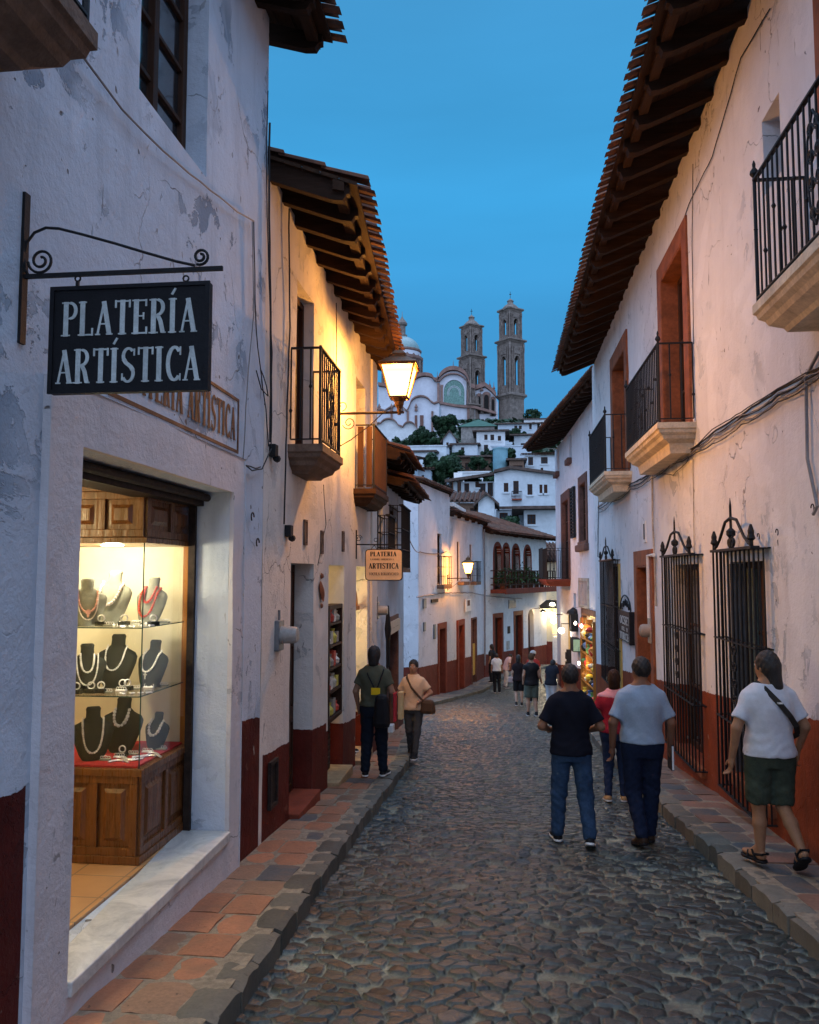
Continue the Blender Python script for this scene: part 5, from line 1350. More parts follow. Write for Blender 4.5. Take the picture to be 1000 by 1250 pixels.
m = MB(); m.box(7.35, 7.8, .041, .05, .58, .80, FL4); m.build('sign_mark', M['brown_trim'], g_)

# ================================================================= house with arches and plant balcony
AD = Vector((3.05, 7.7, 0)).normalized(); FA = Fr(-.85, 37.3, AD.x, AD.y, AD.y, -AD.x); P = FA.P
PLA = plaster('arcade_house_plaster', (.72, .70, .66), dado=[(37, 46.4, -1.75, -1.98)], peel=.3, seed=8, grime=.35, dadocol=(.19, .04, .024))
ba = thing('arcade_house', 'white house with four arched openings above a long planted balcony', 'house', P(4, 0, gz(41)))
ops = [dict(u0=1.42, u1=2.28, z0=-2.95, z1=-.16), dict(u0=4.08, u1=5.0, z0=-3.05, z1=-.16), dict(u0=5.98, u1=6.85, z0=-3.1, z1=.05, arch=True, d=.3)] + [dict(u0=a, u1=b_, z0=1.12, z1=3.28, arch=True, d=.25) for a, b_ in ((1.4, 2.3), (2.55, 3.35), (3.8, 4.75), (5.5, 6.45))]
w = wall_mb(FA, .2, 9.0, -3.9, 3.85, ops, grid=.5); shell(w, FA, .2, 9.0, -3.9, 3.83, 5); w.build('wall', PLA, ba, smooth=True)
eave_roof(ba, FA, .1, 9.3, 3.95, .62, .33, rafters=.6, seedv=31, back=4)
for (a, b_, zb_, zt_) in ((1.42, 2.28, -2.95, -.16), (4.08, 5.0, -3.05, -.16)):
    trim(ba, FA, a, b_, zb_, zt_, .2, .03, 'red_trim'); door(ba, FA, a + .02, b_ - .02, zb_, zt_ - .02, -.2, 'wood_brown', 3)
m = MB(); m.box(5.98, 6.85, -.28, -.22, -3.1, .05, FA); m.build('arched_door', M['wood_brown'], ba)
for (a, b_) in ((1.4, 2.3), (2.55, 3.35), (3.8, 4.75), (5.5, 6.45)):
    c = (a + b_) / 2; r_ = (b_ - a) / 2; m = MB()
    pin = [P(a, 0, 1.12)] + [P(c - r_ * math.cos(PI * i / 12), 0, 3.28 - r_ + r_ * math.sin(PI * i / 12)) for i in range(13)] + [P(b_, 0, 1.12)]
    rr = r_ + .12
    pout = [P(a - .12, 0, 1.12)] + [P(c - rr * math.cos(PI * i / 12), 0, 3.28 - r_ + rr * math.sin(PI * i / 12)) for i in range(13)] + [P(b_ + .12, 0, 1.12)]
    for i in range(len(pin) - 1):
        f0, f1 = FA.n * -.2, FA.n * .03
        m.hexa([pin[i] + f0, pin[i + 1] + f0, pin[i + 1] + f1, pin[i] + f1, pout[i] + f0, pout[i + 1] + f0, pout[i + 1] + f1, pout[i] + f1])
    m.build('arch_surround', M['red_trim'], ba)
    m = MB(); m.box(a, b_, -.24, -.2, 1.12, 3.28, FA); ring_mb(FA, a + .03, c, 1.14, 2.75, .06, -.2, -.17, mb=m); ring_mb(FA, c, b_ - .03, 1.14, 2.75, .06, -.2, -.17, mb=m); m.build('arched_window', M['wood_brown'], ba)
m = MB(); m.box(.95, 8.3, -.02, .75, .98, 1.16, FA); m.box(.90, 8.35, .72, .80, .94, 1.2, FA); dk = m.build('balcony_deck', M['red_trim'], ba, bevel=.02)
m = MB()
for z in (1.35, 1.65, 2.0): m.box(.98, 8.3, .70, .74, z, z + .05, FA)
for i in range(19): u = .98 + i * .405; m.box(u, u + .06, .69, .75, 1.16, 2.05, FA)
for z in (1.35, 1.65, 2.0): m.box(.96, 1.0, .0, .7, z, z + .05, FA)
m.build('railing', M['wood_brown'], dk)
def plant(loc, r, h, label, n=90, seedv=0, group='plants on the arcade balcony', pot=True, name='potted_plant', mat='leaf', leaf=.09):
    rr = random.Random(seedv); L = Vector(loc); t = thing(name, label, 'plant', loc, group)
    if pot: m = MB(); m.lathe([(.10, 0), (.14, .22), (.16, .24), (.15, .26), (.05, .24)], L, 12); m.build('pot', M['orange_trim'], t, smooth=True)
    m = MB()
    for i in range(n):
        a, b = rr.uniform(0, 2 * PI), rr.random() ** .6; p = L + Vector((math.cos(a) * b * r, math.sin(a) * b * r, (.25 if pot else 0) + h * rr.random() * (1.1 - b * .5)))
        d = Vector((math.cos(a) + rr.uniform(-.6, .6), math.sin(a) + rr.uniform(-.6, .6), rr.uniform(-.5, 1))).normalized(); s_ = d.cross(Vector((rr.uniform(-1, 1), rr.uniform(-1, 1), .4))).normalized()
        l = leaf * rr.uniform(.7, 1.5); m.add([p, p + d * l * .5 + s_ * l * .22, p + d * l, p + d * l * .5 - s_ * l * .22], [(0, 1, 2, 3)])
    m.build('leaves', M[mat], t, recalc=False)
    m = MB()
    for i in range(5): a = i * 1.3; m.tube([L + Vector((0, 0, .1)), L + Vector((math.cos(a) * r * .5, math.sin(a) * r * .5, .25 + h * .6))], .008, 4)
    m.build('stems', M['trunk'], t); return t
for i, (u, r_, h_) in enumerate(((1.4, .3, .6), (2.1, .28, .8), (2.9, .35, .7), (3.7, .4, 1.1), (4.5, .4, .8), (5.3, .3, .7), (6.2, .3, .6), (7.0, .25, .5))):
    plant(P(u, .42, 1.162), r_, h_, ['low fern at the near end of the long balcony', 'upright pot plant second along the long balcony', 'bushy plant third along the long balcony', 'tallest plant in the middle of the long balcony', 'spreading plant right of the tallest one on the balcony', 'rounded plant sixth along the long balcony', 'small plant seventh along the long balcony', 'smallest plant at the far end of the long balcony'][i], 130, i, leaf=.15)
for (u, z, w_, h_, lab, mt) in ((3.2, .2, .95, .42, 'grey enamel street-name sign on the arcade house', 'metal_grey'), (3.05, -1.0, .3, .35, 'small black iron ornament between the red doors of the arcade house', 'iron'), (2.9, -1.75, .35, .4, 'small pale tile plaque near the red base of the arcade house', 'stone_trim')):
    m = MB(); m.box(u, u + w_, .0, .04, z, z + h_, FA); pl_ = m.build('wall_plate', M[mt], None, label=lab, cat='wall plate', bevel=.01, origin=P(u, 0, z))
    if w_ > .9:
        for q_ in (.08, .24): text_mb('--- -- ----', P(u + .08, .041, z + q_), FA.u, (0, 0, 1), FA.n, .8, .1, .003).build('lettering', M['black'], pl_)
# warm lamp on the arcade corner
lamp_light('corner_lamp_light', P(6.6, .6, -.1), 34, (1, .66, .28), .06)
t = thing('wall_lamp', 'small black dome lamp over the arched door of the arcade house', 'lamp', P(6.6, 0, 0))
m = MB(); m.tube([P(6.6, 0, .05), P(6.6, .5, .12), P(6.6, .6, .02)], .015, 6); m.lathe([(.02, .12), (.10, .09), (.16, .0), (.15, 0)], P(6.6, .6, -.08), 14); m.build('shade', M['iron'], t, smooth=True)
m = MB(); m.lathe([(0, -.05), (.04, -.02), (.04, .02), (0, .05)], P(6.6, .6, -.08), 10); m.build('bulb', M['bulb'], t, smooth=True)
# ================================================================= big house on the right
PR1 = plaster('right_house_plaster', (.72, .71, .72), dado=[(-4, 21.6, 1.62, -.40)], peel=.6, seed=11, grime=.25, dadocol=(.26, .058, .022), stain=(.5, .45, .44))
P = FRR.P
c1 = thing('corner_house', 'long white house on the right with a deep tiled eave, iron balconies and barred windows', 'house', (2.4, 10, gz(10)))
ops = [dict(u0=4.3, u1=5.85, z0=3.98, z1=6.35, d=.3), dict(u0=7.05, u1=7.52, z0=5.32, z1=6.02, d=.3),
       dict(u0=10.72, u1=12.15, z0=3.74, z1=6.2, d=.3), dict(u0=15.8, u1=17.5, z0=3.74, z1=6.2, d=.3),
       dict(u0=7.85, u1=9.0, z0=-.15, z1=2.02, d=.3), dict(u0=10.4, u1=11.8, z0=-.42, z1=2.02, d=.3),
       dict(u0=13.6, u1=14.85, z0=-.78, z1=2.02, d=.3), dict(u0=17.3, u1=19.2, z0=-.45, z1=2.12, d=.3)]
w = wall_mb(FRR, -4, 21.5, -2.4, 7.40, ops, grid=.35, amp=.014, zt1=7.25); w.build('wall', PR1, c1, smooth=True)
s = MB(); s.quad(P(-4, 0, -2), P(-4, -7, -2), P(-4, -7, 7.3), P(-4, 0, 7.3)); s.quad(P(21.5, 0, -3), P(21.5, -7, -3), P(21.5, -7, 9), P(21.5, 0, 7.2)); s.quad(P(-4, -7, -2), P(21.5, -7, -2), P(21.5, -7, 8), P(-4, -7, 8)); s.build('side_wall', PR1, c1)
eave_roof(c1, FRR, -4, 21.0, 7.42, .94, .40, rafters=.62, rdepth=.19, rw=.11, seedv=41, back=2.5, pitch=.2)
for (a, b_, z0, z1, w_) in ((4.3, 5.85, 3.98, 6.35, .32), (10.72, 12.15, 3.74, 6.2, .26), (15.8, 17.5, 3.74, 6.2, .3)):
    trim(c1, FRR, a, b_, z0, z1, w_, .035, 'orange_trim', name='door_surround')
    dm = MB(); dm.box(a, b_, -.29, -.25, z0, z1, FRR)
    c = (a + b_) / 2
    for q0, q1 in ((a + .02, c - .01), (c + .01, b_ - .02)):
        ring_mb(FRR, q0, q1, z0, z1 - .02, .09, -.25, -.21, mb=dm)
        for k in (.3, .6): dm.box(q0 + .09, q1 - .09, -.25, -.215, z0 + (z1 - z0) * k, z0 + (z1 - z0) * k + .04, FRR)
    d_ = dm.build('balcony_door', M['wood_brown'], c1, bevel=.004)
casement(c1, FRR, 7.05, 7.52, 5.32, 6.02, -.2, 2, 1, fw=.05)
M['cream_stone'] = flat('cream_moulded_stone', (.60, .50, .36), .8, .22, 6, bump=.006)
balcony(c1, FRR, 3.3, 6.53, .43, 3.985, 1.0, 'cream_stone', .27, bars=.105, scrolls=(.62,), br=.009)
balcony(c1, FRR, 10.28, 12.95, .47, 3.76, 1.0, 'cream_stone', .36, bars=.12, scrolls=(.5,), br=.010)
balcony(c1, FRR, 15.3, 18.0, .50, 3.78, 1.06, 'cream_stone', .36, bars=.13, scrolls=(), br=.011)
for (a, b_, z0, z1) in ((7.85, 9.0, -.15, 2.02), (10.4, 11.8, -.42, 2.02), (17.3, 19.2, -.45, 2.12)):
    casement(c1, FRR, a, b_, z0, z1, -.18, 3, 2, fw=.07, mat='wood_brown')
    m = MB(); m.box(a - .12, b_ + .12, -.05, .05, z0 - .12, z0 - .004, FRR); m.build('window_sill', M['orange_trim'] if a < 17 else M['cream'], c1, bevel=.01)
m = MB(); m.box(8.99, 9.02, -.16, .0, -.15, 2.0, FRR); m.build('grey_shutter_edge', M['metal_grey'], c1)
m = MB(); m.box(17.0, 17.3, -.02, .02, -.45, 2.1, FRR); m.build('yellow_jamb', flat('yellow_ochre_jamb', (.48, .34, .10), .7, .2), c1)
m = MB()
for k in range(5): u = 8.75 - k * .05; m.box(u, u + .03, -.14, -.11, -.1, 1.95, FRR)
m.build('curtain', flat('grey_green_curtain', (.10, .13, .12), .9, .3), c1)
grille(c1, FRR, 7.72, 9.14, -.32, 2.13, .13, 10); grille(c1, FRR, 10.2, 11.98, -.44, 2.13, .13, 11); grille(c1, FRR, 17.1, 19.35, -.46, 2.18, .13, 12)
# timber door with wide orange surround
trim(c1, FRR, 13.6, 14.85, -.78, 2.02, .27, .035, 'orange_trim')
dm = MB(); dm.box(13.6, 14.85, -.28, -.22, -.78, 2.02, FRR)
for k in range(9): z = -.74 + k * .305; dm.box(13.66, 14.8, -.22, -.205, z, z + .28, FRR)
d_ = dm.build('door', wood('orange_brown_door_wood', (.22, .07, .022), .5, 1, .55), c1, bevel=.006)
h = MB(); h.lathe([(0, 0), (.03, 0), (.02, .03), (.04, .06), (0, .08)], P(13.8, -.2, .2), 10, FRR.n); h.build('handle', M['metal_grey'], d_, smooth=True)
m = MB(); m.box(13.3, 15.1, -.3, .12, -1.05, -.78, FRR); m.build('door_step', M['kerb_flat'] if 'kerb_flat' in M else M['stone_dark'], c1, bevel=.02)
c = on_x(797, 770, 2.4); t = thing('electric_meter', 'round cream electric meter at the near edge of the timber door', 'electric meter', c, 'electric meters')
m = MB(); m.box(c.y - .12, c.y + .12, .035, .06, c.z - .2, c.z + .2, FRR); m.build('base_box', M['stone_trim'], t, bevel=.01)
m = MB(); m.lathe([(.105, 0), (.105, .09), (.09, .13), (.05, .15), (0, .155)], c + Vector((-.06, 0, 0)), 20, FRR.n); m.build('meter_glass', flat('meter_cream', (.32, .26, .21), .5, .1), t, smooth=True)
m = MB(); a = c + Vector((-.05, 0, .2)); m.tube([a, a + Vector((0, 0, 1.0)), a + Vector((0, -.5, 1.0))], .03, 8); m.build('conduit', M['white'], t, smooth=True)
# black plaque with pale lettering
pq = thing('wall_sign', 'black tavern board with pale lettering and a scrolled iron top on the right wall', 'sign', P(16.2, .03, .65))
m = MB(); m.hexa([P(15.35, .01, .60), P(17.1, .01, .60), P(17.1, .05, .60), P(15.35, .05, .60), P(15.35, .01, 1.17), P(17.1, .01, 1.17), P(17.1, .05, 1.17), P(15.35, .05, 1.17)])
m.box(15.3, 15.4, .0, .1, .60, 1.20, FRR); bq = m.build('board', M['black'], pq, bevel=.005)
for wd, z, hg, w_ in (('OCSET', .92, .16, 1.3), ('EL Y', .80, .07, .8), ('TURCEO', .62, .14, 1.4)):
    text_mb(wd, P(16.95 - (1.5 - w_) / 2, .051, z), -FRR.u, (0, 0, 1), FRR.n, w_, hg, .003, 1.1).build('lettering', M['letter'], bq)
m = MB()
m.tube(arc(P(16.25, .03, 1.18), .30, 0, PI, 14, fu=FRR.u * 2.2), .014, 5)
for k in range(5): m.tube(spiral(P(15.8 + k * .22, .03, 1.26 + .08 * math.sin(k * PI / 4)), .07, .02, k, k + 3.2 * PI, 14, fu=FRR.u), .013, 5)
m.build('iron_top', M['iron'], pq)
# ceramic number and fixings
c = on_x(788, 649, 2.4); m = MB(); m.box(c.y - .12, c.y + .12, 0, .02, c.z - .18, c.z + .18, FRR); q = m.build('house_number', M['white'], None, label='white ceramic tile with a dark figure above the timber door', cat='house number', bevel=.005, origin=c)
m = MB(); m.box(c.y - .05, c.y + .05, .021, .026, c.z - .13, c.z + .13, FRR); m.build('figure', M['black'], q)
for i, (px, py) in enumerate(((997, 620), (953, 650), (930, 655))):
    c = on_x(px, py, 2.4); m = MB(); m.tube(arc(c + Vector((-.03, 0, 0)), .03, 0, PI * 1.3, 8, fu=(0, 1, 0)), .005, 5); m.build('wall_hook', M['iron_rust'], None, label=f'small iron hook on the right wall near the barred windows, {names[i]} from the street edge', cat='hook', group='wall hooks', origin=c)
# cables
def wallpts(lst, X): return [on_x(px, py, X) for px, py in lst]
B = [(1010, 445), (985, 458), (950, 478), (905, 505), (870, 528), (850, 545), (820, 560), (795, 578), (770, 592), (748, 606), (730, 620)]
for i in range(6):
    off = [0, 4, 8, -3, 13, 2][i]; pts = [on_x(px, py + off * (1 if 850 < px < 1000 else .5) + rnd.uniform(-1.2, 1.2), 2.375 - .006 * i) for px, py in B]
    cable(pts, f'{"thick black" if i < 2 else "thin grey" if i in (2, 5) else "loose black"} cable in the bundle crossing the right wall, {names[i]} from the top', r=.011 if i < 2 else .006, mat='cable_grey' if i in (2, 5) else 'rubber', sag=.02 * (i % 3), group='cables on the right wall', seedv=i)
cable([on_x(px, py, 2.37) for px, py in ((846, 548), (838, 565), (822, 580), (806, 578), (797, 568))], 'loose cable loop hanging below the near balcony of the right wall', r=.006, mat='rubber')
cable([on_x(px, py, 2.37) for px, py in ((1000, 430), (984, 460), (986, 560), (998, 618), (993, 628))], 'grey conduit running down the right wall under the big balcony', r=.014, mat='cable_grey', wob=.002)
cable([on_x(px, py, 2.38) for px, py in ((940, 10), (905, 70), (870, 190), (845, 240), (826, 290))], 'thin cable along the right wall just beneath the eaves', r=.006, mat='rubber')
cable([on_x(px, py, 2.38) for px, py in ((846, 200), (845, 300), (847, 420))], 'thin vertical cable above the near balcony on the right', r=.005, mat='rubber', wob=.003)
cable([on_x(px, py, 2.37) for px, py in ((796, 560), (797, 640), (800, 700), (801, 740))], 'brown conduit dropping to the timber door on the right', r=.016, mat='stone_trim', wob=.004)
cable([on_x(px, py, 2.38) for px, py in ((846, 560), (848, 700), (852, 840))], 'straight thin conduit between the barred windows on the right wall', r=.007, mat='stone_trim', wob=.002)
cable([on_x(px, py, 2.37) for px, py in ((731, 608), (730, 680))], 'short black drop cable at the far end of the right wall', r=.01, mat='rubber')
# cables on the left wall
for i, (pts, lab, mt, r_) in enumerate((([(74, 32), (105, 75), (150, 135), (200, 185), (245, 222), (290, 258), (310, 270)], 'pale cable sagging down the left wall below the upper window', 'cable_grey', .006),
    ([(310, 270), (311, 330), (313, 400), (317, 445), (325, 500), (328, 545)], 'black cable dropping beside the painted sign on the left wall', 'rubber', .005),
    ([(308, 270), (310, 380), (303, 450), (300, 500), (297, 560)], 'grey cable dropping left of the black one on the left wall', 'cable_grey', .005),
    ([(329, 150), (329, 240), (330, 350), (331, 450), (330, 540)], 'thick black cable down the joint between the two left houses', 'rubber', .010),
    ([(327, 110), (325, 200), (328, 330), (332, 430), (331, 545)], 'thin black cable beside the thick one on the house joint', 'rubber', .005),
    ([(331, 548), (320, 572), (308, 575), (300, 568), (312, 572), (318, 570)], 'looped cable end below the junction box on the left wall', 'rubber', .006),
    ([(313, 452), (319, 475), (327, 484), (325, 470), (318, 450)], 'coiled spare wire right of the painted sign', 'rubber', .005),
    ([(353, 255), (354, 400), (350, 520), (347, 640)], 'long black cable down the second left house to its wall lamp', 'rubber', .008),
    ([(411, 370), (411, 460)], 'short dark cable near the eaves between the two left balconies', 'rubber', .006),
    ([(395, 592), (398, 640), (388, 690)], 'thin cable beneath the first left balcony slab', 'rubber', .004))):
    X_ = -1.965
    cable([on_x(px, py, X_) for px, py in pts], lab, r=r_, mat=mt, wob=.008, seedv=20 + i, group='cables on the left walls')
cable([Vector((-2.0, 17.0, 2.9)), Vector((-2.62, 26.5, 2.6)), Vector((-2.0, 30.2, 2.7))], 'thin wire slung along the blue-white houses on the left', r=.012, mat='rubber', sag=.02, wob=0)
cable([FL4.P(-.4, .05, 1.15), FL4.P(3, .04, 1.2), FL4.P(8, .05, 1.1), FL4.P(11.2, .05, .9), FA.P(2.5, .05, .75), FA.P(5, .05, .62)], 'long dark cable running along the lane house and arcade house walls', r=.022, mat='cable_grey', wob=.02)
cable([FL4.P(11.0, .05, 3.9), FL4.P(11.05, .06, 1.0), FL4.P(10.95, .05, -2.2)], 'grey down pipe at the joint between lane house and arcade house', r=.04, mat='cable_grey', wob=.01, name='pipe')

# ================================================================= second house on the right
D2 = Vector((-.65, 15.5, 0)).normalized(); F2 = Fr(2.95, 21.0, D2.x, D2.y, -D2.y, D2.x); P = F2.P
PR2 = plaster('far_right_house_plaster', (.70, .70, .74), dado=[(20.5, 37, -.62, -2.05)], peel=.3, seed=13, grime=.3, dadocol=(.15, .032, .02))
c2 = thing('shop_row_house', 'tall blue-white house on the right with brown window surrounds and a bright shop doorway', 'house', P(7, 0, gz(28)))
ops = [dict(u0=3.95, u1=6.75, z0=-2.1, z1=.62, d=.2), dict(u0=10.2, u1=13.2, z0=-2.75, z1=.33, d=.3), dict(u0=10.0, u1=12.0, z0=1.65, z1=4.7, d=.3), dict(u0=5.5, u1=6.9, z0=2.95, z1=4.85, d=.25), dict(u0=8.95, u1=9.6, z0=6.1, z1=7.0, d=.25), dict(u0=12.9, u1=13.7, z0=6.1, z1=7.0, d=.25), dict(u0=8.35, u1=9.0, z0=.55, z1=1.2, d=.2)]
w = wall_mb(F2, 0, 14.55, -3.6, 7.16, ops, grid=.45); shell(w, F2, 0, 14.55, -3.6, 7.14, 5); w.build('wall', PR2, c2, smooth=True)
F2r = Fr(3.50, 21.42, -1.18, 11.3, -11.3, -1.18)
eave_roof(c2, F2r, .0, 13.6, 7.40, 1.05, .25, rafters=.62, rdepth=.16, seedv=51, back=2.6, pitch=.2)
for (a, b_, z0, z1, w_) in ((10.0, 12.0, 1.65, 4.7, .35), (5.5, 6.9, 2.95, 4.85, .28)):
    trim(c2, F2, a, b_, z0, z1, w_, .04, 'brown_trim', bottom=z0 > 2); casement(c2, F2, a + .03, b_ - .03, z0, z1 - .03, -.12, 4, 2)
for (a, b_, z0, z1) in ((8.95, 9.6, 6.1, 7.0), (12.9, 13.7, 6.1, 7.0), (8.35, 9.0, .55, 1.2)):
    casement(c2, F2, a, b_, z0, z1, -.12, 2, 1)
    if z0 > 3: m = MB(); m.box(a - .1, b_ + .1, .0, .18, z0 - .22, z0 - .01, F2); m.build('window_sill', M['brown_trim'], c2, bevel=.03)
m = MB(); ring_mb(F2, 8.0, 8.9, 3.15, 4.95, .07, .02, .10, mb=m)
for i in range(14): m.box(8.07, 8.83, .03, .09, 3.25 + i * .12, 3.31 + i * .12, F2)
m.build('shutter', M['iron'], c2)
m = MB(); m.box(5.1, 7.3, -.04, .16, 2.62, 2.85, F2); m.build('window_sill', M['brown_trim'], c2, bevel=.04)
bs = balcony(c2, F2, 9.75, 12.9, .9, 1.68, 1.15, 'red_trim', .26, bars=.14, finial=False, br=.012)
m = MB(); m.box(11.2, 12.9, .87, .885, 1.72, 2.9, F2); m.build('dark_screen', flat('dark_canvas_screen', (.02, .025, .028), .9, .2), bs)
# niche panel
ring_ = ring_mb(F2, 5.2, 7.4, .78, 1.75, .10, .0, .05); nf = ring_.build('framed_relief', M['stone_trim'], c2); m = MB(); m.box(5.3, 7.3, .0, .025, .88, 1.65, F2); m.build('relief_panel', plaster('old_relief', (.42, .34, .30), peel=.8, seed=3, grime=.8), nf)
trim(c2, F2, 3.95, 6.75, -2.1, .62, .16, .03, 'brown_trim')
M['shopbright'] = flat('bright_shop_wall', (.78, .70, .50), .7, .1, 3)
room(c2, F2, 3.7, 7.0, -2.15, .75, .21, 2.6, M['shopbright'], 125, (1, .80, .48), P(5.2, -1.0, .35))
room(c2, F2, 9.9, 13.4, -2.8, .42, .31, 2.6, M['warmroom'], 45, (1, .74, .4), P(11.5, -1.0, -.1))
# goods inside the bright shop
gc = [('flower_red', (.55, .05, .04)), ('flower_yellow', (.75, .5, .06)), ('g_green', (.12, .25, .08)), ('g_cream', (.75, .66, .45)), ('g_blue', (.08, .14, .3)), ('g_orange', (.7, .25, .04)), ('g_dark', (.03, .025, .02))]
for k_, c_ in gc: M[k_] = flat(k_, c_, .6, .25, 20)
sh = thing('goods_shelf', 'tall shelf crowded with colourful souvenirs inside the bright right-hand shop', 'shelf', P(5.5, -.9, -2.1))
m = MB()
for z in (-1.55, -1.1, -.65, -.2): m.box(4.05, 6.65, -.12, .10, z, z + .03, F2)
for u in (4.02, 5.4, 6.66): m.box(u, u + .04, -.12, .10, -2.1, .45, F2)
m.build('shelf_boards', M['wood_light'], sh); m = MB(); m.box(4.02, 6.7, -.15, -.125, -2.1, .5, F2); m.build('back_panel', M['shopbright'], sh)
for j, (u, z) in enumerate(((4.6, .3), (6.0, .3), (5.3, -.9))):  # bulbs added to brighten the goods in the shop opening
    q = P(u, .34, z); g = thing('hanging_bulb', ['bare bulb hanging at the near side of the bright shop doorway', 'bare bulb hanging at the far side of the bright shop doorway', 'low bare bulb hanging among the souvenirs of the bright shop'][j], 'lamp', q); m = MB(); m.lathe([(0, -.06), (.04, -.03), (.04, .02), (.015, .06)], q, 10); m.build('bulb', M['bulb_white'], g, smooth=True); m = MB(); m.tube([q + Vector((0, 0, .06)), q + Vector((0, 0, .5)), P(u, .0, z + .55)], .006, 4); m.build('wire', M['rubber'], g); lamp_light('hanging_bulb_light', q, 15, (1, .80, .48), .04)
rs_ = random.Random(5)
lab_c = {'flower_red': 'red', 'flower_yellow': 'yellow', 'g_green': 'green', 'g_cream': 'cream', 'g_blue': 'blue', 'g_orange': 'orange', 'g_dark': 'black'}
ordw = ['lowest', 'second', 'third', 'fourth', 'top']
for zi, z in enumerate((-2.08, -1.52, -1.07, -.62, -.17)):
    for j in range(5):
        key = gc[(zi * 3 + j * 2 + zi) % 7][0]; u = 4.25 + j * .52 + rs_.uniform(-.05, .05); hgt = rs_.uniform(.2, .36); m = MB(); q = P(u, .0, z)
        if (zi + j) % 3: m.lathe([(.05, 0), (.11, hgt * .2), (.13, hgt * .5), (.06, hgt * .75), (.09, hgt), (.03, hgt * 1.02)], q, 12)
        else: m.lathe([(.03, 0), (.05, hgt * .3), (.14, hgt * .55), (.15, hgt * .8), (.06, hgt)], q, 8)
        m.build('souvenir', M[key], None, label=f'{lab_c[key]} pottery souvenir, {names[j]} from the near end on the {ordw[zi]} shelf of the bright shop', cat='souvenir', group='souvenirs in the bright shop', smooth=True, origin=q)
for j, (u, z) in enumerate(((4.4, .2), (5.0, .25), (6.0, .22))):
    q = P(u, .12, z); m = MB(); m.lathe([(0, -.09), (.10, -.05), (.13, 0), (.10, .05), (0, .09)], q, 12); m.tube([q, q + Vector((0, 0, .3))], .005, 4); m.build('paper_lantern', M[['flower_red', 'g_orange', 'flower_red'][j]], None, label=f'round {["red","orange","crimson"][j]} paper lantern hanging in the bright shop doorway, {names[j]} one', cat='paper lantern', smooth=True, origin=q)
# lantern box and green box on the wall
c = P(8.2, .0, .25); m = MB(); m.f = m.f; t = thing('wall_lantern', 'black box lantern with pale panes on the wall between the two right-hand shops', 'lamp', c)
ring_mb(F2, 7.9, 8.5, -.1, .5, .05, .0, .24).build('frame', M['iron'], t); m = MB(); m.box(7.96, 8.44, .02, .22, -.04, .44, F2); m.build('pane', M['metal_grey'], t); m = MB(); m.lathe([(.24, 0), (.2, .10), (.1, .16), (.03, .22)], P(8.2, .12, .5), 8); m.build('cap', M['iron'], t)
m = MB(); m.box(7.4, 8.2, .0, .25, -.75, -.3, F2); q = m.build('notice_box', M['iron'], None, label='small box with a pale green face below the wall lantern', cat='notice board', bevel=.02, origin=P(7.8, 0, -.5)); m = MB(); m.box(7.38, 7.397, .02, .24, -.72, -.33, F2); m.build('green_face', flat('pale_green_face', (.45, .62, .38), .6, .1), q)
for j, (u, z) in enumerate(((9.9, -.2), (12.6, .0))):
    q = P(u, .35, z); t = thing('globe_lamp', ['white glowing globe lamp beside the dark shop doorway on the right', 'glowing globe lamp at the far jamb of the dark shop doorway'][j], 'lamp', q)
    m = MB(); m.lathe([(0, -.12), (.09, -.08), (.12, 0), (.09, .08), (0, .12)], q, 14); m.build('globe', M['bulb_white'], t, smooth=True); m = MB(); m.tube([q + Vector((0, 0, .1)), q + Vector((0, 0, .25)), q + F2.n * -.36 + Vector((0, 0, .25))], .02, 6); m.build('arm', M['iron'], t); lamp_light('globe_lamp_light', q, 14, (1, .85, .6), .11)
m = MB(); m.box(9.9, 10.1, .0, .16, -2.7, -.9, F2)
for j in range(5): m.box(9.86, 10.12, .16, .2, -2.6 + j * .34, -2.36 + j * .34, F2)
m.build('hanging_goods', M['g_dark'], None, label='dark hanging wares around the edge of the far shop doorway', cat='shop goods', origin=P(10.1, .1, -2.7))

# ================================================================= shop front that closes the street
FE = Fr(2.4, 45.6, 1, .12, .12, -1); P = FE.P
PE = plaster('end_shop_plaster', (.76, .68, .48), dado=[(44, 48, -1.8, -1.8)], peel=.2, seed=17, grime=.2, dadocol=(.19, .04, .024))
e1 = thing('end_shop', 'lamp-lit yellow shop front closing the end of the street', 'house', P(2, 0, gz(46)))
ops = [dict(u0=.35, u1=1.45, z0=-3.0, z1=-.05, d=.25)]
w = wall_mb(FE, -1.2, 4.5, -4, 2.6, ops, grid=.5); shell(w, FE, -1.2, 4.5, -4, 2.58, 4); w.build('wall', PE, e1, smooth=True)
room(e1, FE, .1, 2.2, -3.0, .2, .26, 2.5, M['shopbright'], 120, (1, .85, .58), P(.9, -1.0, -.6))
eave_roof(e1, FE, -1.2, 4.5, 2.7, .5, .3, rafters=1.0, seedv=61, back=3)
m = MB(); m.box(.5, 1.2, -.9, -.5, -3.0, -1.6, FE); ring_mb(FE, .42, 1.1, -2.9, -1.4, .08, -.5, -.45, mb=m); m.build('counter', M['white'], e1)
aw = thing('awning', 'dark awning over the lit shop front at the end of the street', 'awning', P(.8, 0, .4))
m = MB(); m.hexa([P(-.5, 0, .35), P(2.2, 0, .35), P(2.2, 1.3, .05), P(-.5, 1.3, .05), P(-.5, 0, .45), P(2.2, 0, .45), P(2.2, 1.3, .12), P(-.5, 1.3, .12)]); m.build('canvas', M['g_dark'], aw)
m = MB(); m.tube([P(-.5, 0, -.1), P(-.5, 1.25, .06)], .02, 6); m.tube([P(2.2, 0, -.1), P(2.2, 1.25, .06)], .02, 6); m.build('strut', M['iron'], aw)
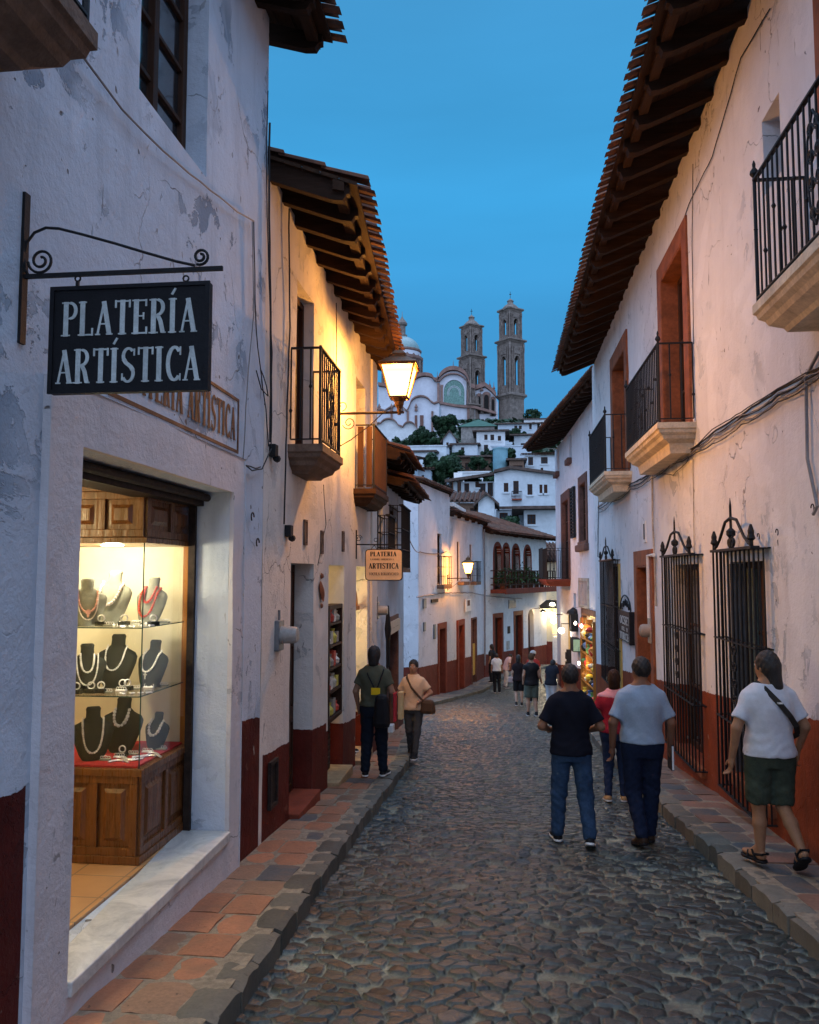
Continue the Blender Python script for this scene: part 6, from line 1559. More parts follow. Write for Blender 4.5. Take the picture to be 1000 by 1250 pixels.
for j, (u, z, n_) in enumerate(((.30, -.35, .5), (.2, .2, .9))):
    q = P(u, n_, z); t = thing('globe_lamp', ['white glowing globe lamp outside the yellow end shop', 'small glowing lamp tucked under the dark awning'][j], 'lamp', q); m = MB(); m.lathe([(0, -.16), (.12, -.10), (.16, 0), (.12, .10), (0, .16)], q, 14); m.build('globe', M['bulb_white'], t, smooth=True); m = MB(); m.tube([q, q + Vector((0, 0, .25)), q - FE.n * n_ + Vector((0, 0, .25))], .02, 5); m.build('arm', M['iron'], t); lamp_light('globe_lamp_light', q, 36, (1, .72, .36), .15)
m = MB(); m.lathe([(.03, 0), (.25, .12), (.35, .3), (.1, .55), (.03, .75)], P(.95, .3, -.75), 8); m.tube([P(.95, .3, 0), P(.95, .3, -.1)], .02, 4); m.build('hanging_star_lamp', M['iron'], None, label='dark star-shaped tin lamp hanging in the end shop doorway', cat='lamp', origin=P(.95, .3, -.75))
# ================================================================= houses and trees on the hill
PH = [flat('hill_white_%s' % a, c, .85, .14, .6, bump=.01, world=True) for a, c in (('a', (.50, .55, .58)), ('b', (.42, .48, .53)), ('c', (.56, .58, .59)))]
M['teal'] = flat('teal_tank_paint', (.16, .30, .34), .7, .2, 1, world=True)
M['stone_hill'] = flat('rough_stone_wall', (.24, .22, .20), .9, .35, 2.5, bump=.02, world=True)
M['roof_far'] = flat('weathered_far_tiles', (.085, .060, .050), .9, .45, 3, bump=.03, world=True)
M['roof_green'] = flat('green_roof', (.045, .10, .07), .8, .25, 2, world=True)
def pbox(pl, pr, pt, pb, Y, depth=6, yaw=0.):
    a, b = at(pl, pb, Y), at(pr, pb, Y); t_ = at((pl + pr) / 2, pt, Y).z
    w = b.x - a.x; fr = Fr(a.x, Y, math.cos(yaw), math.sin(yaw), math.sin(yaw), -math.cos(yaw))
    return fr, w / math.cos(yaw), a.z, t_
def hhouse(name, label, pl, pr, pt, pb, Y, wins=(), depth=6, yaw=0., roof='slab', wallm=0, cat='house', drop=4, doors=(), over=.35, group=None, rz=.3):
    """wins: list of (px_left, px_right, py_top, py_bottom)"""
    fr, w, z0, z1 = pbox(pl, pr, pt, pb, Y, depth, yaw); t = thing(name, label, cat, fr.P(w / 2, 0, z0), group)
    mpx = Y / 1000.0; ops = []
    for k, (a, b, c, d) in enumerate(wins):
        ops.append(dict(u0=(a - pl) * mpx, u1=(b - pl) * mpx, z0=at(a, d, Y).z, z1=at(a, c, Y).z, d=.25))
    mw = PH[wallm] if isinstance(wallm, int) else M[wallm]
    z1r = z1
    m = wall_mb(fr, 0, w, z0 - drop, z1, ops, grid=2.5, amp=.03); shell(m, fr, 0, w, z0 - drop, z1 - .01, depth); m.build('wall', mw, t)
    for o in ops:
        f = ring_mb(fr, o['u0'], o['u1'], o['z0'], o['z1'], .09, -.16, -.05); c = (o['u0'] + o['u1']) / 2; f.box(c - .04, c + .04, -.14, -.07, o['z0'], o['z1'], fr); f.box(o['u0'], o['u1'], -.14, -.075, (o['z0'] + o['z1']) / 2 - .03, (o['z0'] + o['z1']) / 2 + .03, fr)
        wo = f.build('window', M['wood_brown'], t); g = MB(); g.box(o['u0'], o['u1'], -.2, -.13, o['z0'], o['z1'], fr); g.build('pane', M['pane_far'], wo)
        g = MB(); g.box(o['u0'] - .12, o['u1'] + .12, .0, .12, o['z0'] - .16, o['z0'] - .02, fr); g.build('window_sill', mw, wo)
    P = fr.P; r = MB(); e = over
    if roof == 'slab':
        r.hexa([P(-e, e, z1), P(w + e, e, z1), P(w + e, -depth - e, z1 + rz), P(-e, -depth - e, z1 + rz), P(-e, e, z1 + .22), P(w + e, e, z1 + .22), P(w + e, -depth - e, z1 + rz + .22), P(-e, -depth - e, z1 + rz + .22)])
        r.build('roof', M['roof_far'], t)
    elif roof == 'tiles':
        zb = z1 + rz
        r.hexa([P(-e, e, z1), P(w + e, e, z1), P(w + e, -depth, zb), P(-e, -depth, zb), P(-e, e, z1 + .1), P(w + e, e, z1 + .1), P(w + e, -depth, zb + .1), P(-e, -depth, zb + .1)])
        ro = r.build('roof', M['roof_far'], t); tiles(fr, -e, w + e, e + .05, z1 + .1, -depth, zb + .1, ro, pitch=.34, course=.7, seedv=int(Y + pl), seg=3)
    elif roof == 'gable':
        zp = z1 + rz; c = w / 2
        m = MB(); m.prism([P(0, 0, z1), P(w, 0, z1), P(c, 0, zp)], fr.n * -depth); m.build('gable', mw, t)
        for a, za, b, zb in ((-e, z1 - e * rz / c, c, zp), (w + e, z1 - e * rz / c, c, zp)):
            r.hexa([P(a, e, za), P(b, e, zb), P(b, -depth, zb), P(a, -depth, za), P(a, e, za + .2), P(b, e, zb + .2), P(b, -depth, zb + .2), P(a, -depth, za + .2)])
        r.build('roof', M['roof_far'], t)
    elif roof == 'hip':
        zp = z1 + rz; c = w / 2; q = [P(-e, e, z1), P(w + e, e, z1), P(w + e, -depth - e, z1), P(-e, -depth - e, z1), P(c, -depth / 2, zp)]
        r.add(q, [(0, 1, 4), (1, 2, 4), (2, 3, 4), (3, 0, 4), (3, 2, 1, 0)]); r.build('roof', M['roof_green'], t)
    elif roof == 'flat':
        r.box(-.15, w + .15, -depth - .15, .15, z1, z1 + .25, fr); r.build('roof', mw, t)
    return t, fr, w, z0, z1
# the broad two-winged house straight above the street
Y = 72
t, fr, w, z0, z1 = hhouse('hill_house', 'broad white house in the centre with a small red balcony above the arcade roof', 604, 690, 577, 650, Y,
    [(615.5, 621, 589.5, 600.5), (627, 633.5, 587, 603), (644, 650, 591, 604), (658.5, 662, 591.5, 602), (663.8, 668, 591.5, 602)], depth=9, roof='none', yaw=0)
mp = Y / 1000; r = MB(); P = fr.P
prof = [(-.4, 577.5), (20, 573), (36, 575.5), (60, 579), (88, 583)]
pts = [(u * mp, at(604, py, Y).z) for u, py in prof]
for (ua, za), (ub, zb) in zip(pts, pts[1:]):
    r.hexa([P(ua, .5, za), P(ub, .5, zb), P(ub, -9.5, zb + .3), P(ua, -9.5, za + .3), P(ua, .5, za + .25), P(ub, .5, zb + .25), P(ub, -9.5, zb + .55), P(ua, -9.5, za + .55)])
r.build('roof', M['roof_far'], t); m = MB(); m.prism([P(0, .0, z1 - .05), P(86 * mp, 0, z1 - .45), P(60 * mp, 0, pts[3][1]), P(36 * mp, 0, pts[2][1]), P(20 * mp, 0, pts[1][1])], fr.n * -9); m.build('gable', PH[0], t)
u0, u1 = (625 - 604) * mp, (637 - 604) * mp; zb_ = at(630, 611, Y).z
m = MB(); m.box(u0, u1, 0, .6, zb_, zb_ + .12, fr); bb_ = m.build('balcony', M['red_trim'], t); m = MB()
for i in range(9): u = u0 + (u1 - u0) * i / 8; m.tube([P(u, .57, zb_ + .1), P(u, .57, zb_ + .75)], .02, 4)
m.box(u0, u1, .54, .6, zb_ + .72, zb_ + .78, fr); m.build('railing', M['iron'], bb_)
# left wing, set back with a long veranda roof
t, fr, w, z0, z1 = hhouse('hill_house_wing', 'long low white wing with dark doors left of the broad white house', 552, 604.5, 588, 612, 75,
    [(558.5, 563, 588, 604), (567, 573, 590, 606), (580.5, 585, 588, 595), (585, 593, 590, 607), (595.5, 602, 589, 606)], depth=5, roof='none')
P = fr.P; q = at(547, 590, 75); r = MB(); za, zb = at(547, 590, 75).z, at(604, 581, 75).z; zc = at(640, 573, 75).z
r.hexa([P(-.6, 1.0, za), P(w, 1.0, zb), P(w, -5, zb + .6), P(-.6, -5, za + .6), P(-.6, 1.0, za + .25), P(w, 1.0, zb + .25), P(w, -5, zb + .85), P(-.6, -5, za + .85)]); r.build('roof', M['roof_far'], t)
m = MB(); m.box(.1, .9, -2, -1.2, z1, at(554, 575, 75).z, fr); m.build('chimney', M['white'], t)
m = MB()
for u in (0.05, w * .16): m.box(u, u + .12, .7, .85, z0 - 2, z1 + .1, fr)
m.build('veranda_post', M['wood_brown'], t)
specs = [
 ('hill_house', 'white gabled shed roof house just above the arcade roof', 584, 604, 613, 632, 60, [], 5, 'gable', 0, dict(rz=.55)),
 ('hill_house', 'brown tiled house front left of the small white gable', 549, 586, 614, 640, 62, [(574, 582, 620, 632), (556, 562, 622, 632)], 5, 'tiles', 'stone_dark', dict(rz=1.2)),
 ('hill_house', 'low white outbuilding with dark openings right of the small gable', 606, 640, 622, 650, 66, [(610, 620, 626, 640), (625, 633, 624, 642)], 4, 'slab', 1, dict(rz=.4)),
 ('hill_house', 'white terrace house with a sloping dark canopy behind the right-hand balcony', 640, 684, 622, 650, 63, [(644, 654, 628, 640)], 4, 'slab', 0, dict(rz=-.3, over=.9)),
 ('hill_house', 'white upper house with three small windows beneath the church', 582, 617, 527, 560, 118, [(591.5, 595.5, 530.5, 537), (599, 603.5, 530.5, 537.5), (608, 612, 532, 538), (591, 596, 543, 552), (604, 609, 545, 551)], 9, 'slab', 2, dict(rz=.2, over=.6)),
 ('hill_house', 'low white house left of the three-window upper house', 552, 583, 543, 560, 112, [(563, 567, 546, 553)], 8, 'slab', 0, dict(rz=1.0)),
 ('hill_house', 'white cottage with a small gable among the trees', 541, 557, 537, 548, 116, [(545, 548, 540, 545)], 6, 'gable', 1, dict(rz=1.2)),
 ('hill_house', 'stone pavilion with a green pyramid roof below the church', 563, 604, 521, 545, 124, [], 9, 'hip', 'stone_hill', dict(rz=2.0, over=.5)),
 ('hill_house', 'long white house with a row of windows at the foot of the right tower', 608, 656, 518, 530, 150, [(628, 631.5, 519.5, 524), (633.5, 637, 519.5, 524), (646, 649, 517, 524)], 8, 'slab', 1, dict(rz=.6, over=.6)),
 ('hill_house', 'white terrace house with a balcony right of the green hedge', 628, 660, 532, 560, 122, [(636, 642, 541, 547)], 8, 'slab', 0, dict(rz=.5, over=.7)),
 ('hill_house', 'white house with a red tiled roof and a wide window at the right', 641, 682, 556, 584, 96, [(645, 651, 558, 568), (660.5, 668.5, 558, 566), (660, 663, 571, 574.5)], 8, 'tiles', 0, dict(rz=1.2)),
 ('hill_garage', 'dark brown garage building beside the round teal tank', 622, 640, 562, 586, 92, [(626, 638, 568, 580)], 7, 'slab', 'stone_dark', dict(rz=.3)),
 ('hill_house', 'white house half hidden at the top right of the hill', 640, 672, 512, 526, 170, [(650, 653, 515, 520), (660, 663, 515, 520)], 8, 'slab', 2, dict(rz=.4)),
 ('hill_house', 'white house under the trees at the left, below the church terrace', 500, 530, 552, 580, 100, [(508, 512, 558, 566), (517, 521, 558, 566)], 8, 'slab', 0, dict(rz=.8)),
 ('hill_house', 'small white house with a brown roof left of the big dark tree', 505, 526, 574, 600, 88, [(515, 518, 580, 587)], 7, 'tiles', 1, dict(rz=1.0)),
 ('hill_house', 'brown roofed cottage between the two upper trees', 526, 548, 546, 556, 110, [(531, 534, 548, 553)], 6, 'tiles', 1, dict(rz=1.0)),
 ('hill_house', 'long brown verandah building behind the big dark tree', 562, 600, 559, 584, 98, [(568, 573, 565, 574), (578, 583, 565, 574), (588, 593, 565, 574)], 6, 'slab', 'stone_dark', dict(rz=.4, over=.8)),
 ('hill_house', 'white house at the left edge behind the eaves of the narrow house', 470, 506, 560, 600, 84, [(480, 484, 568, 578)], 8, 'tiles', 1, dict(rz=1.0)),
 ('hill_house', 'tall pale house low on the right behind the shop row', 655, 700, 590, 650, 82, [(662, 667, 600, 610), (672, 677, 600, 610)], 8, 'slab', 1, dict(rz=.4)),
]
for (nm, lab, pl, pr, pt, pb, Y, wins, dp, rf, wm, kw) in specs:
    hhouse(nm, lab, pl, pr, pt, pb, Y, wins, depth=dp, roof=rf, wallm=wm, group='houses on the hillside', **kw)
# round tank
c = at(611, 576, 94); t = thing('water_tank', 'round teal water tank wall on the hillside', 'tank', c); m = MB(); m.lathe([(.85, -3), (.85, at(611, 549, 94).z - c.z), (.78, at(611, 549, 94).z - c.z + .01)], c, 28); m.v = [Vector((c.x + (v.x - c.x), v.y, v.z)) for v in m.v]; m.build('tank_wall', M['teal'], t, smooth=True); m = MB(); m.lathe([(.9, 0), (.9, .15), (.2, .3)], Vector((c.x, c.y, at(611, 549, 94).z)), 28); m.build('lid', M['teal'], t, smooth=True)
# white terrace wall
for i, (pl, pr, pt, pb, Y, lab) in enumerate(((497, 545, 545, 552, 104, 'white garden wall below the upper trees'), (600, 648, 545, 551, 114, 'white retaining wall below the green hedge'), (560, 606, 577, 584, 86, 'pale terrace wall beside the big dark tree'))):
    fr, w, z0, z1 = pbox(pl, pr, pt, pb, Y); m = MB(); m.box(0, w, -.4, 0, z0 - 4, z1, fr); m.box(-.1, w + .1, -.5, .1, z1, z1 + .15, fr); m.build('garden_wall', PH[i % 3], None, label=lab, cat='wall', origin=fr.P(0, 0, z0))

def tree(px, py, Y, rw, rh, label, seedv=0, n=5200, leaf=.34, group='trees on the hill', lean=0):
    """trunk, limbs and a crown made of leaf clumps; (px, py) is the crown centre, rw, rh its half size in metres"""
    rr = random.Random(seedv); c = at(px, py, Y); gzv = hill(c.x, Y); t = thing('hill_tree', label, 'tree', (c.x, Y, gzv), group)
    m = MB(); base = Vector((c.x, Y, gzv - .5)); top = c
    m.tube([base, base.lerp(top, .5) + Vector((.2, 0, 0)), top], [rw * .10, rw * .075, rw * .03], 8)
    cl = []
    for i in range(26):
        while True:
            v = Vector((rr.uniform(-1, 1), rr.uniform(-1, 1), rr.uniform(-.75, 1)))
            if .25 < v.length < 1: break
        s = 1 - .25 * max(0, -v.z)
        p = c + Vector((v.x * rw * .78 * s, v.y * rw * .78 * s, v.z * rh * .75)); cl.append((p, rr.uniform(.22, .42) * min(rw, rh)))
        if i < 9: m.tube([base.lerp(top, .55 + .04 * i), base.lerp(p, .8) + Vector((0, 0, rh * .1)), p], [rw * .04, rw * .02, rw * .008], 5)
    m.build('trunk', M['trunk'], t)
    k = n; nv = np.zeros((k * 4, 3)); q = 0
    for i in range(k):
        p0, r0 = cl[rr.randrange(len(cl))]
        d = Vector((rr.gauss(0, 1), rr.gauss(0, 1), rr.gauss(0, 1))).normalized(); p = p0 + d * r0 * (rr.random() ** .35) * Vector((1, 1, .8)).length / 1.6
        a = (d + Vector((rr.uniform(-.7, .7), rr.uniform(-.7, .7), rr.uniform(-.7, .7)))).normalized(); b = a.orthogonal().normalized(); e = a.cross(b); l = leaf * rr.uniform(.6, 1.3)
        for sx, sy in ((-1, -.6), (1, -.6), (1, .6), (-1, .6)): nv[q] = p + b * sx * l * .5 + e * sy * l * .5; q += 1
    me = bpy.data.meshes.new('crown'); off = np.array(t.location); me.from_pydata((nv - off).tolist(), [], [(4 * i, 4 * i + 1, 4 * i + 2, 4 * i + 3) for i in range(k)]); me.materials.append(M['leaf2'])
    o = bpy.data.objects.new('crown', me); COL.objects.link(o); o.parent = t; return t
tree(543, 519, 128, 2.7, 2.1, 'round dark tree right below the church wall', 1, 6500)
tree(516, 533, 122, 2.4, 1.7, 'broad tree at the left in front of the church terrace', 2)
tree(538, 538, 119, 2.0, 1.1, 'low bushy tree between the cottages under the church', 3, 3500)
tree(543, 571, 92, 2.6, 2.4, 'big dark tree in the centre left of the hill', 4, 7500, .3)
tree(525, 580, 90, 1.1, 1.4, 'small dark tree leaning left beside the big one', 5, 2600, .28)
tree(583, 566, 95, 1.3, .9, 'small tree in front of the brown verandah building', 6, 2600, .28)
tree(630, 532, 132, 1.9, 1.2, 'green hedge tree left of the white terrace house', 7, 3500)
tree(640, 538, 128, 1.5, .9, 'low green bush tree right of the hedge tree', 8, 2500)
tree(606, 570, 97, .9, 1.0, 'small shrub tree left of the teal tank', 9, 1800, .28)
tree(621, 640, 62, .9, .8, 'dark bush in the courtyard above the arcade roof', 10, 2200, .2)
tree(650, 508, 190, 2.2, 1.8, 'dark tree on the skyline right of the right tower', 11, 2500)
tree(600, 585, 83, 1.0, .8, 'leafy shrub tree behind the long white wing', 12, 2000, .26)
tree(490, 548, 118, 2.4, 2.0, 'dark tree behind the street lantern at the left edge of the hill', 13, 3500)
for i, (px, py, Y) in enumerate(((503, 566, 96), (560, 556, 108), (596, 556, 108), (620, 555, 104), (655, 548, 118), (575, 590, 80), (612, 520, 160), (660, 600, 78), (536, 600, 80), (510, 600, 82))):
    tree(px, py, Y, 1.2, .9, ['scrubby bush tree beside the white under-tree house', 'bush tree left of the stone pavilion', 'bush tree beneath the three-window house', 'bush tree above the dark garage', 'bush tree near the right terrace house', 'bush tree above the brown tiled front', 'bush tree at the foot of the right tower', 'bush tree behind the tall pale house', 'bush tree low left of the long wing', 'bush tree behind the lane house roof'][i], 40 + i, 1500, .28)
# background hill slope scrub
m = MB(); rr = random.Random(77)
for i in range(9000):
    x, y = rr.uniform(-45, 40), rr.uniform(76, 205); z = hill(x, y); a = rr.uniform(0, PI); l = rr.uniform(.25, .6)
    p = Vector((x, y, z + rr.uniform(0, .7))); d = Vector((math.cos(a), math.sin(a), rr.uniform(-.3, .6))) * l; e = Vector((-math.sin(a), math.cos(a), rr.uniform(.2, 1))) * l * .6
    m.add([p - d - e, p + d - e, p + d + e, p - d + e], [(0, 1, 2, 3)])
m.build('hillside_scrub', M['leaf2'], None, recalc=False, kind='stuff', label='dark scrub covering the slope between the hill houses', cat='scrub')

# ================================================================= church
Y = 230; S = .23
st = NT('church_stone'); c_ = st.coord(); n1 = st.noise(c_, .9, 6, .7); n2 = st.noise(c_, 5, 4)
bk = st.n('ShaderNodeTexBrick'); bk.inputs['Scale'].default_value = .9; bk.inputs['Color1'].default_value = (1, 1, 1, 1); bk.inputs['Color2'].default_value = (.78, .78, .78, 1); bk.inputs['Mortar'].default_value = (.6, .6, .6, 1)
mp_ = st.n('ShaderNodeMapping'); mp_.inputs['Rotation'].default_value = (R(90), 0, 0); st.l(st.n('ShaderNodeNewGeometry').outputs['Position'], mp_.inputs[0]); st.l(mp_.outputs[0], bk.inputs['Vector'])
cc = st.mix(st.mr(n1, .35, .68), (.27, .215, .18), (.11, .085, .07)); cc = st.mix(st.mr(n2, .5, .7, 0, .5), cc, (.09, .08, .075)); cc = st.mix(1.0, cc, bk.outputs[0], 'MULTIPLY')
st.set(Base_Color=cc, Roughness=.9, Normal=st.bump(n2, .15)); M['church'] = st.m
M['church_pink'] = flat('pink_cantera', (.19, .115, .095), .9, .3, .8, bump=.03, world=True)
M['church_white'] = flat('church_lime_white', (.48, .49, .53), .9, .12, .3, bump=.02, world=True)
M['mosaic'] = flat('green_mosaic', (.11, .20, .17), .6, .5, 3, world=True)
ch = thing('church', 'large stone church on the hill with two bell towers and a tiled dome', 'church', at(560, 520, Y))
def tower(pxc, wpx, py_base, levels, top, parent, name='bell_tower', rot=R(40)):
    """levels: (py0, py1, half width px, kind)"""
    C0 = at(pxc, py_base, Y); ca, sa = math.cos(rot), math.sin(rot)
    root = None
    def sq(h, z, ch_=.0):
        pts = []
        for sx, sy in ((-1, -1), (1, -1), (1, 1), (-1, 1)):
            if ch_:
                for (a, b) in ((sx, sy * (1 - ch_)), (sx * (1 - ch_), sy)) if (sx * sy > 0) else ((sx * (1 - ch_), sy), (sx, sy * (1 - ch_))): pts.append((a, b))
            else: pts.append((sx, sy))
        pts.sort(key=lambda p: math.atan2(p[1], p[0]))
        return [Vector((C0.x + (a * ca - b * sa) * h, C0.y + (a * sa + b * ca) * h, z)) for a, b in pts]
    def ringstack(mb, prof, ch_):
        vs, fs = [], []; n = 8 if ch_ else 4
        for h, z in prof: vs += sq(h, z, ch_)
        for i in range(len(prof) - 1):
            for q in range(n): fs.append((i * n + q, i * n + (q + 1) % n, i * n + n + (q + 1) % n, i * n + n + q))
        fs += [tuple(range(n))[::-1], tuple((len(prof) - 1) * n + q for q in range(n))]
        mb.add(vs, fs)
    zpy = lambda py: at(pxc, py, Y).z
    body = MB(); k = wpx * S / 2 / (math.cos(rot) + math.sin(rot)); 
    b0, b1 = levels[0][0], levels[0][1]
    ringstack(body, [(k, zpy(b0)), (k, zpy(b1))], 0)
    tw = body.build(name, M['church'], parent)
    for (p0, p1, hw, kind) in levels[1:]:
        z0, z1 = zpy(p0), zpy(p1); h = hw * S / (math.cos(rot) + math.sin(rot)) * 1.06
        if kind == 'cornice':
            m = MB(); H = z1 - z0
            ringstack(m, [(h * .80, z0), (h * .88, z0 + H * .25), (h * .92, z0 + H * .4), (h * 1.05, z0 + H * .55), (h * 1.05, z0 + H * .85), (h * .93, z1)], .12); m.build('cornice', M['church'], tw)
        else:
            # belfry stage: four walls with arched openings, clustered columns at the corners
            H = z1 - z0; t_ = h * .22; m = MB(); dk = MB()
            for q in range(4):
                a = rot + q * PI / 2; u = Vector((math.cos(a), math.sin(a), 0)); n = Vector((math.sin(a), -math.cos(a), 0)); c = Vector((C0.x, C0.y, 0)) + n * h * .92
                fr = Fr(c.x, c.y, u.x, u.y, n.x, n.y); ow = h * .27
                w = h * .92
                for s_ in (-1, 1): m.box(min(s_ * ow, s_ * w), max(s_ * ow, s_ * w), -t_, 0, z0, z1, fr)
                zt = z0 + H * .74; m.box(-ow, ow, -t_, 0, zt, z1, fr); m.box(-ow, ow, -t_, .15, z0, z0 + H * .16, fr)
                for i in range(6):
                    a0, a1 = PI * i / 6, PI * (i + 1) / 6
                    m.add([fr.P(ow * math.cos(a0), .0, zt - ow + ow * math.sin(a0)), fr.P(ow * math.cos(a1), .0, zt - ow + ow * math.sin(a1)), fr.P(ow * (1 if a0 < PI / 2 else -1), .0, zt + .01)], [(0, 1, 2)])
                # mouldings, columns and niches
                for s_ in (-1, 1):
                    for uu in (.40, .64, .92):
                        m.lathe([(h * .075, z0), (h * .075, z0 + H * .08), (h * .05, z0 + H * .1), (h * .06, z0 + H * .45), (h * .045, z0 + H * .8), (h * .08, z0 + H * .86), (h * .08, z0 + H * .92)], Vector((fr.P(s_ * uu * h, h * .05, 0).x, fr.P(s_ * uu * h, h * .05, 0).y, 0)), 8)
                    for zz in (.22, .55): m.box(s_ * h * .49 - h * .06, s_ * h * .49 + h * .06, 0, h * .08, z0 + H * zz, z0 + H * (zz + .14), fr)
                m.box(-ow * 1.5, ow * 1.5, 0, h * .10, z0 + H * .78, z0 + H * .86, fr)
                for i in range(8):
                    a0, a1 = PI * i / 8, PI * (i + 1) / 8; r0, r1 = ow * 1.05, ow * 1.4
                    p = lambda r_, a_, n_: fr.P(r_ * math.cos(a_), n_, zt - ow + r_ * math.sin(a_))
                    m.hexa([p(r0, a0, 0), p(r0, a1, 0), p(r0, a1, .25), p(r0, a0, .25), p(r1, a0, 0), p(r1, a1, 0), p(r1, a1, .25), p(r1, a0, .25)])
            m.build('belfry', M['church'], tw)
            m = MB(); m.lathe([(.1, 1.3), (.35, 1.2), (.5, .6), (.6, .1), (.75, 0)], Vector((C0.x, C0.y, z0 + H * .32)), 14); m.tube([(C0.x, C0.y, z0 + H * .32 + 1.2), (C0.x, C0.y, z1)], .05, 5); m.build('bell', M['metal_grey'], tw, smooth=True)
            for q in range(4):
                a = rot + PI / 4 + q * PI / 2; p = Vector((C0.x + math.cos(a) * h * 1.30, C0.y + math.sin(a) * h * 1.30, 0))
                m = MB(); m.lathe([(h * .11, z0), (h * .11, z0 + H * .1), (h * .07, z0 + H * .13), (h * .085, z0 + H * .5), (h * .06, z0 + H * .85), (h * .12, z1 - H * .05), (h * .12, z1)], p, 8); m.build('corner_column', M['church'], tw)
    m = MB(); zt = zpy(top[0]); ze = zpy(top[1]); H = ze - zt; r0 = top[2] * S
    m.lathe([(r0, zt), (r0 * 1.02, zt + H * .05), (r0 * .95, zt + H * .12), (r0 * .72, zt + H * .3), (r0 * .42, zt + H * .45), (r0 * .34, zt + H * .55), (r0 * .34, zt + H * .68), (r0 * .42, zt + H * .72), (r0 * .25, zt + H * .85), (r0 * .06, zt + H * .95), (.04, ze)], Vector((C0.x, C0.y, 0)), 12); m.build('cupola', M['church'], tw)
    m = MB(); zc = ze; zf = zpy(top[3]); m.box(C0.x - .06, C0.x + .06, Y - .06, Y + .06, zc - .2, zf); m.box(C0.x - .3, C0.x + .3, Y - .05, Y + .05, zc + (zf - zc) * .55, zc + (zf - zc) * .65); m.build('cross', M['iron'], tw)
    return tw
tower(624.5, 31, 520, [(530, 488), (489, 482, 18.5, 'cornice'), (482, 421, 16, 'stage'), (421, 416, 19, 'cornice'), (416, 383, 13.5, 'stage'), (383, 378, 16, 'cornice')], (378, 364, 10.5, 356), ch)
tower(576.5, 30, 520, [(530, 498), (499, 495, 17, 'cornice'), (495, 440, 15.5, 'stage'), (440, 435.5, 18, 'cornice'), (435.5, 402, 12.8, 'stage'), (402, 398, 15, 'cornice')], (398, 384, 10, 377), ch)
# nave: white walls with brown mouldings; the wall steps along the street side
def strip(mb, pts, th, Yf, dep):
    """moulding that follows a line of pixels"""
    P_ = [at(px, py, Yf) for px, py in pts]
    for a, b in zip(P_, P_[1:]):
        t_ = Vector((0, 0, th)); d = Vector((0, dep, 0)); f = Vector((0, -.7, 0))
        mb.hexa([a + f, b + f, b + d, a + d, a + f + t_, b + f + t_, b + d + t_, a + d + t_])
def body(name, outline, Yf, dep, mat, parent, zb=None):
    P_ = [at(px, py, Yf) for px, py in outline]; mb = MB(); mb.prism(P_, (0, dep, 0)); return mb.build(name, mat, parent)
A_ = lambda cx, cy, rx, ry, a0, a1, n=10: [(cx + rx * math.cos(R(a0 + (a1 - a0) * i / n)), cy - ry * math.sin(R(a0 + (a1 - a0) * i / n))) for i in range(n + 1)]
topA = [(462, 472), (475, 474), (488, 474), (500, 470)] + A_(519, 474, 17, 14, 150, 60, 6) + [(530, 466), (537, 467)]
nv = body('nave_wall', [(462, 530)] + topA + [(537, 530)], 229, 10, M['church_white'], ch)
topB = [(537, 467)] + A_(553.5, 471, 19, 18, 165, 10, 12) + [(574, 474), (580, 476)]
body('transept_wall', [(535, 530)] + topB + [(580, 530)], 227.5, 12, M['church_white'], ch)
topC = [(580, 477), (592, 473), (600, 479), (606, 486)]
body('portal_wall', [(578, 530)] + topC + [(608, 492), (608, 530)], 228.6, 8, M['church_white'], ch)
m = MB(); strip(m, [(x, y - 1) for x, y in topA], .95, 228.6, 1.5); strip(m, [(x, y - 1) for x, y in topB], 1.15, 227.0, 1.5); strip(m, [(x, y - 1) for x, y in topC], 1.2, 228.2, 1.5)
strip(m, [(x, y + 4) for x, y in topB[2:-3]], .35, 227.2, .5)
strip(m, [(520, 497), (535, 492)], .5, 228.8, .6); strip(m, [(535, 493), (556, 497), (580, 499), (606, 506)], .7, 227.2, .8)
for px, p0, p1, yf in ((535.5, 468, 530, 227.3), (572, 476, 530, 227.3), (579, 478, 530, 228.3), (539.5, 470, 494, 227.3)):
    a, b = at(px, p1, yf), at(px, p0, yf); m.box(a.x - .35, a.x + .35, yf - .35, yf + .3, a.z, b.z)
m.build('moulding', M['church_pink'], ch)
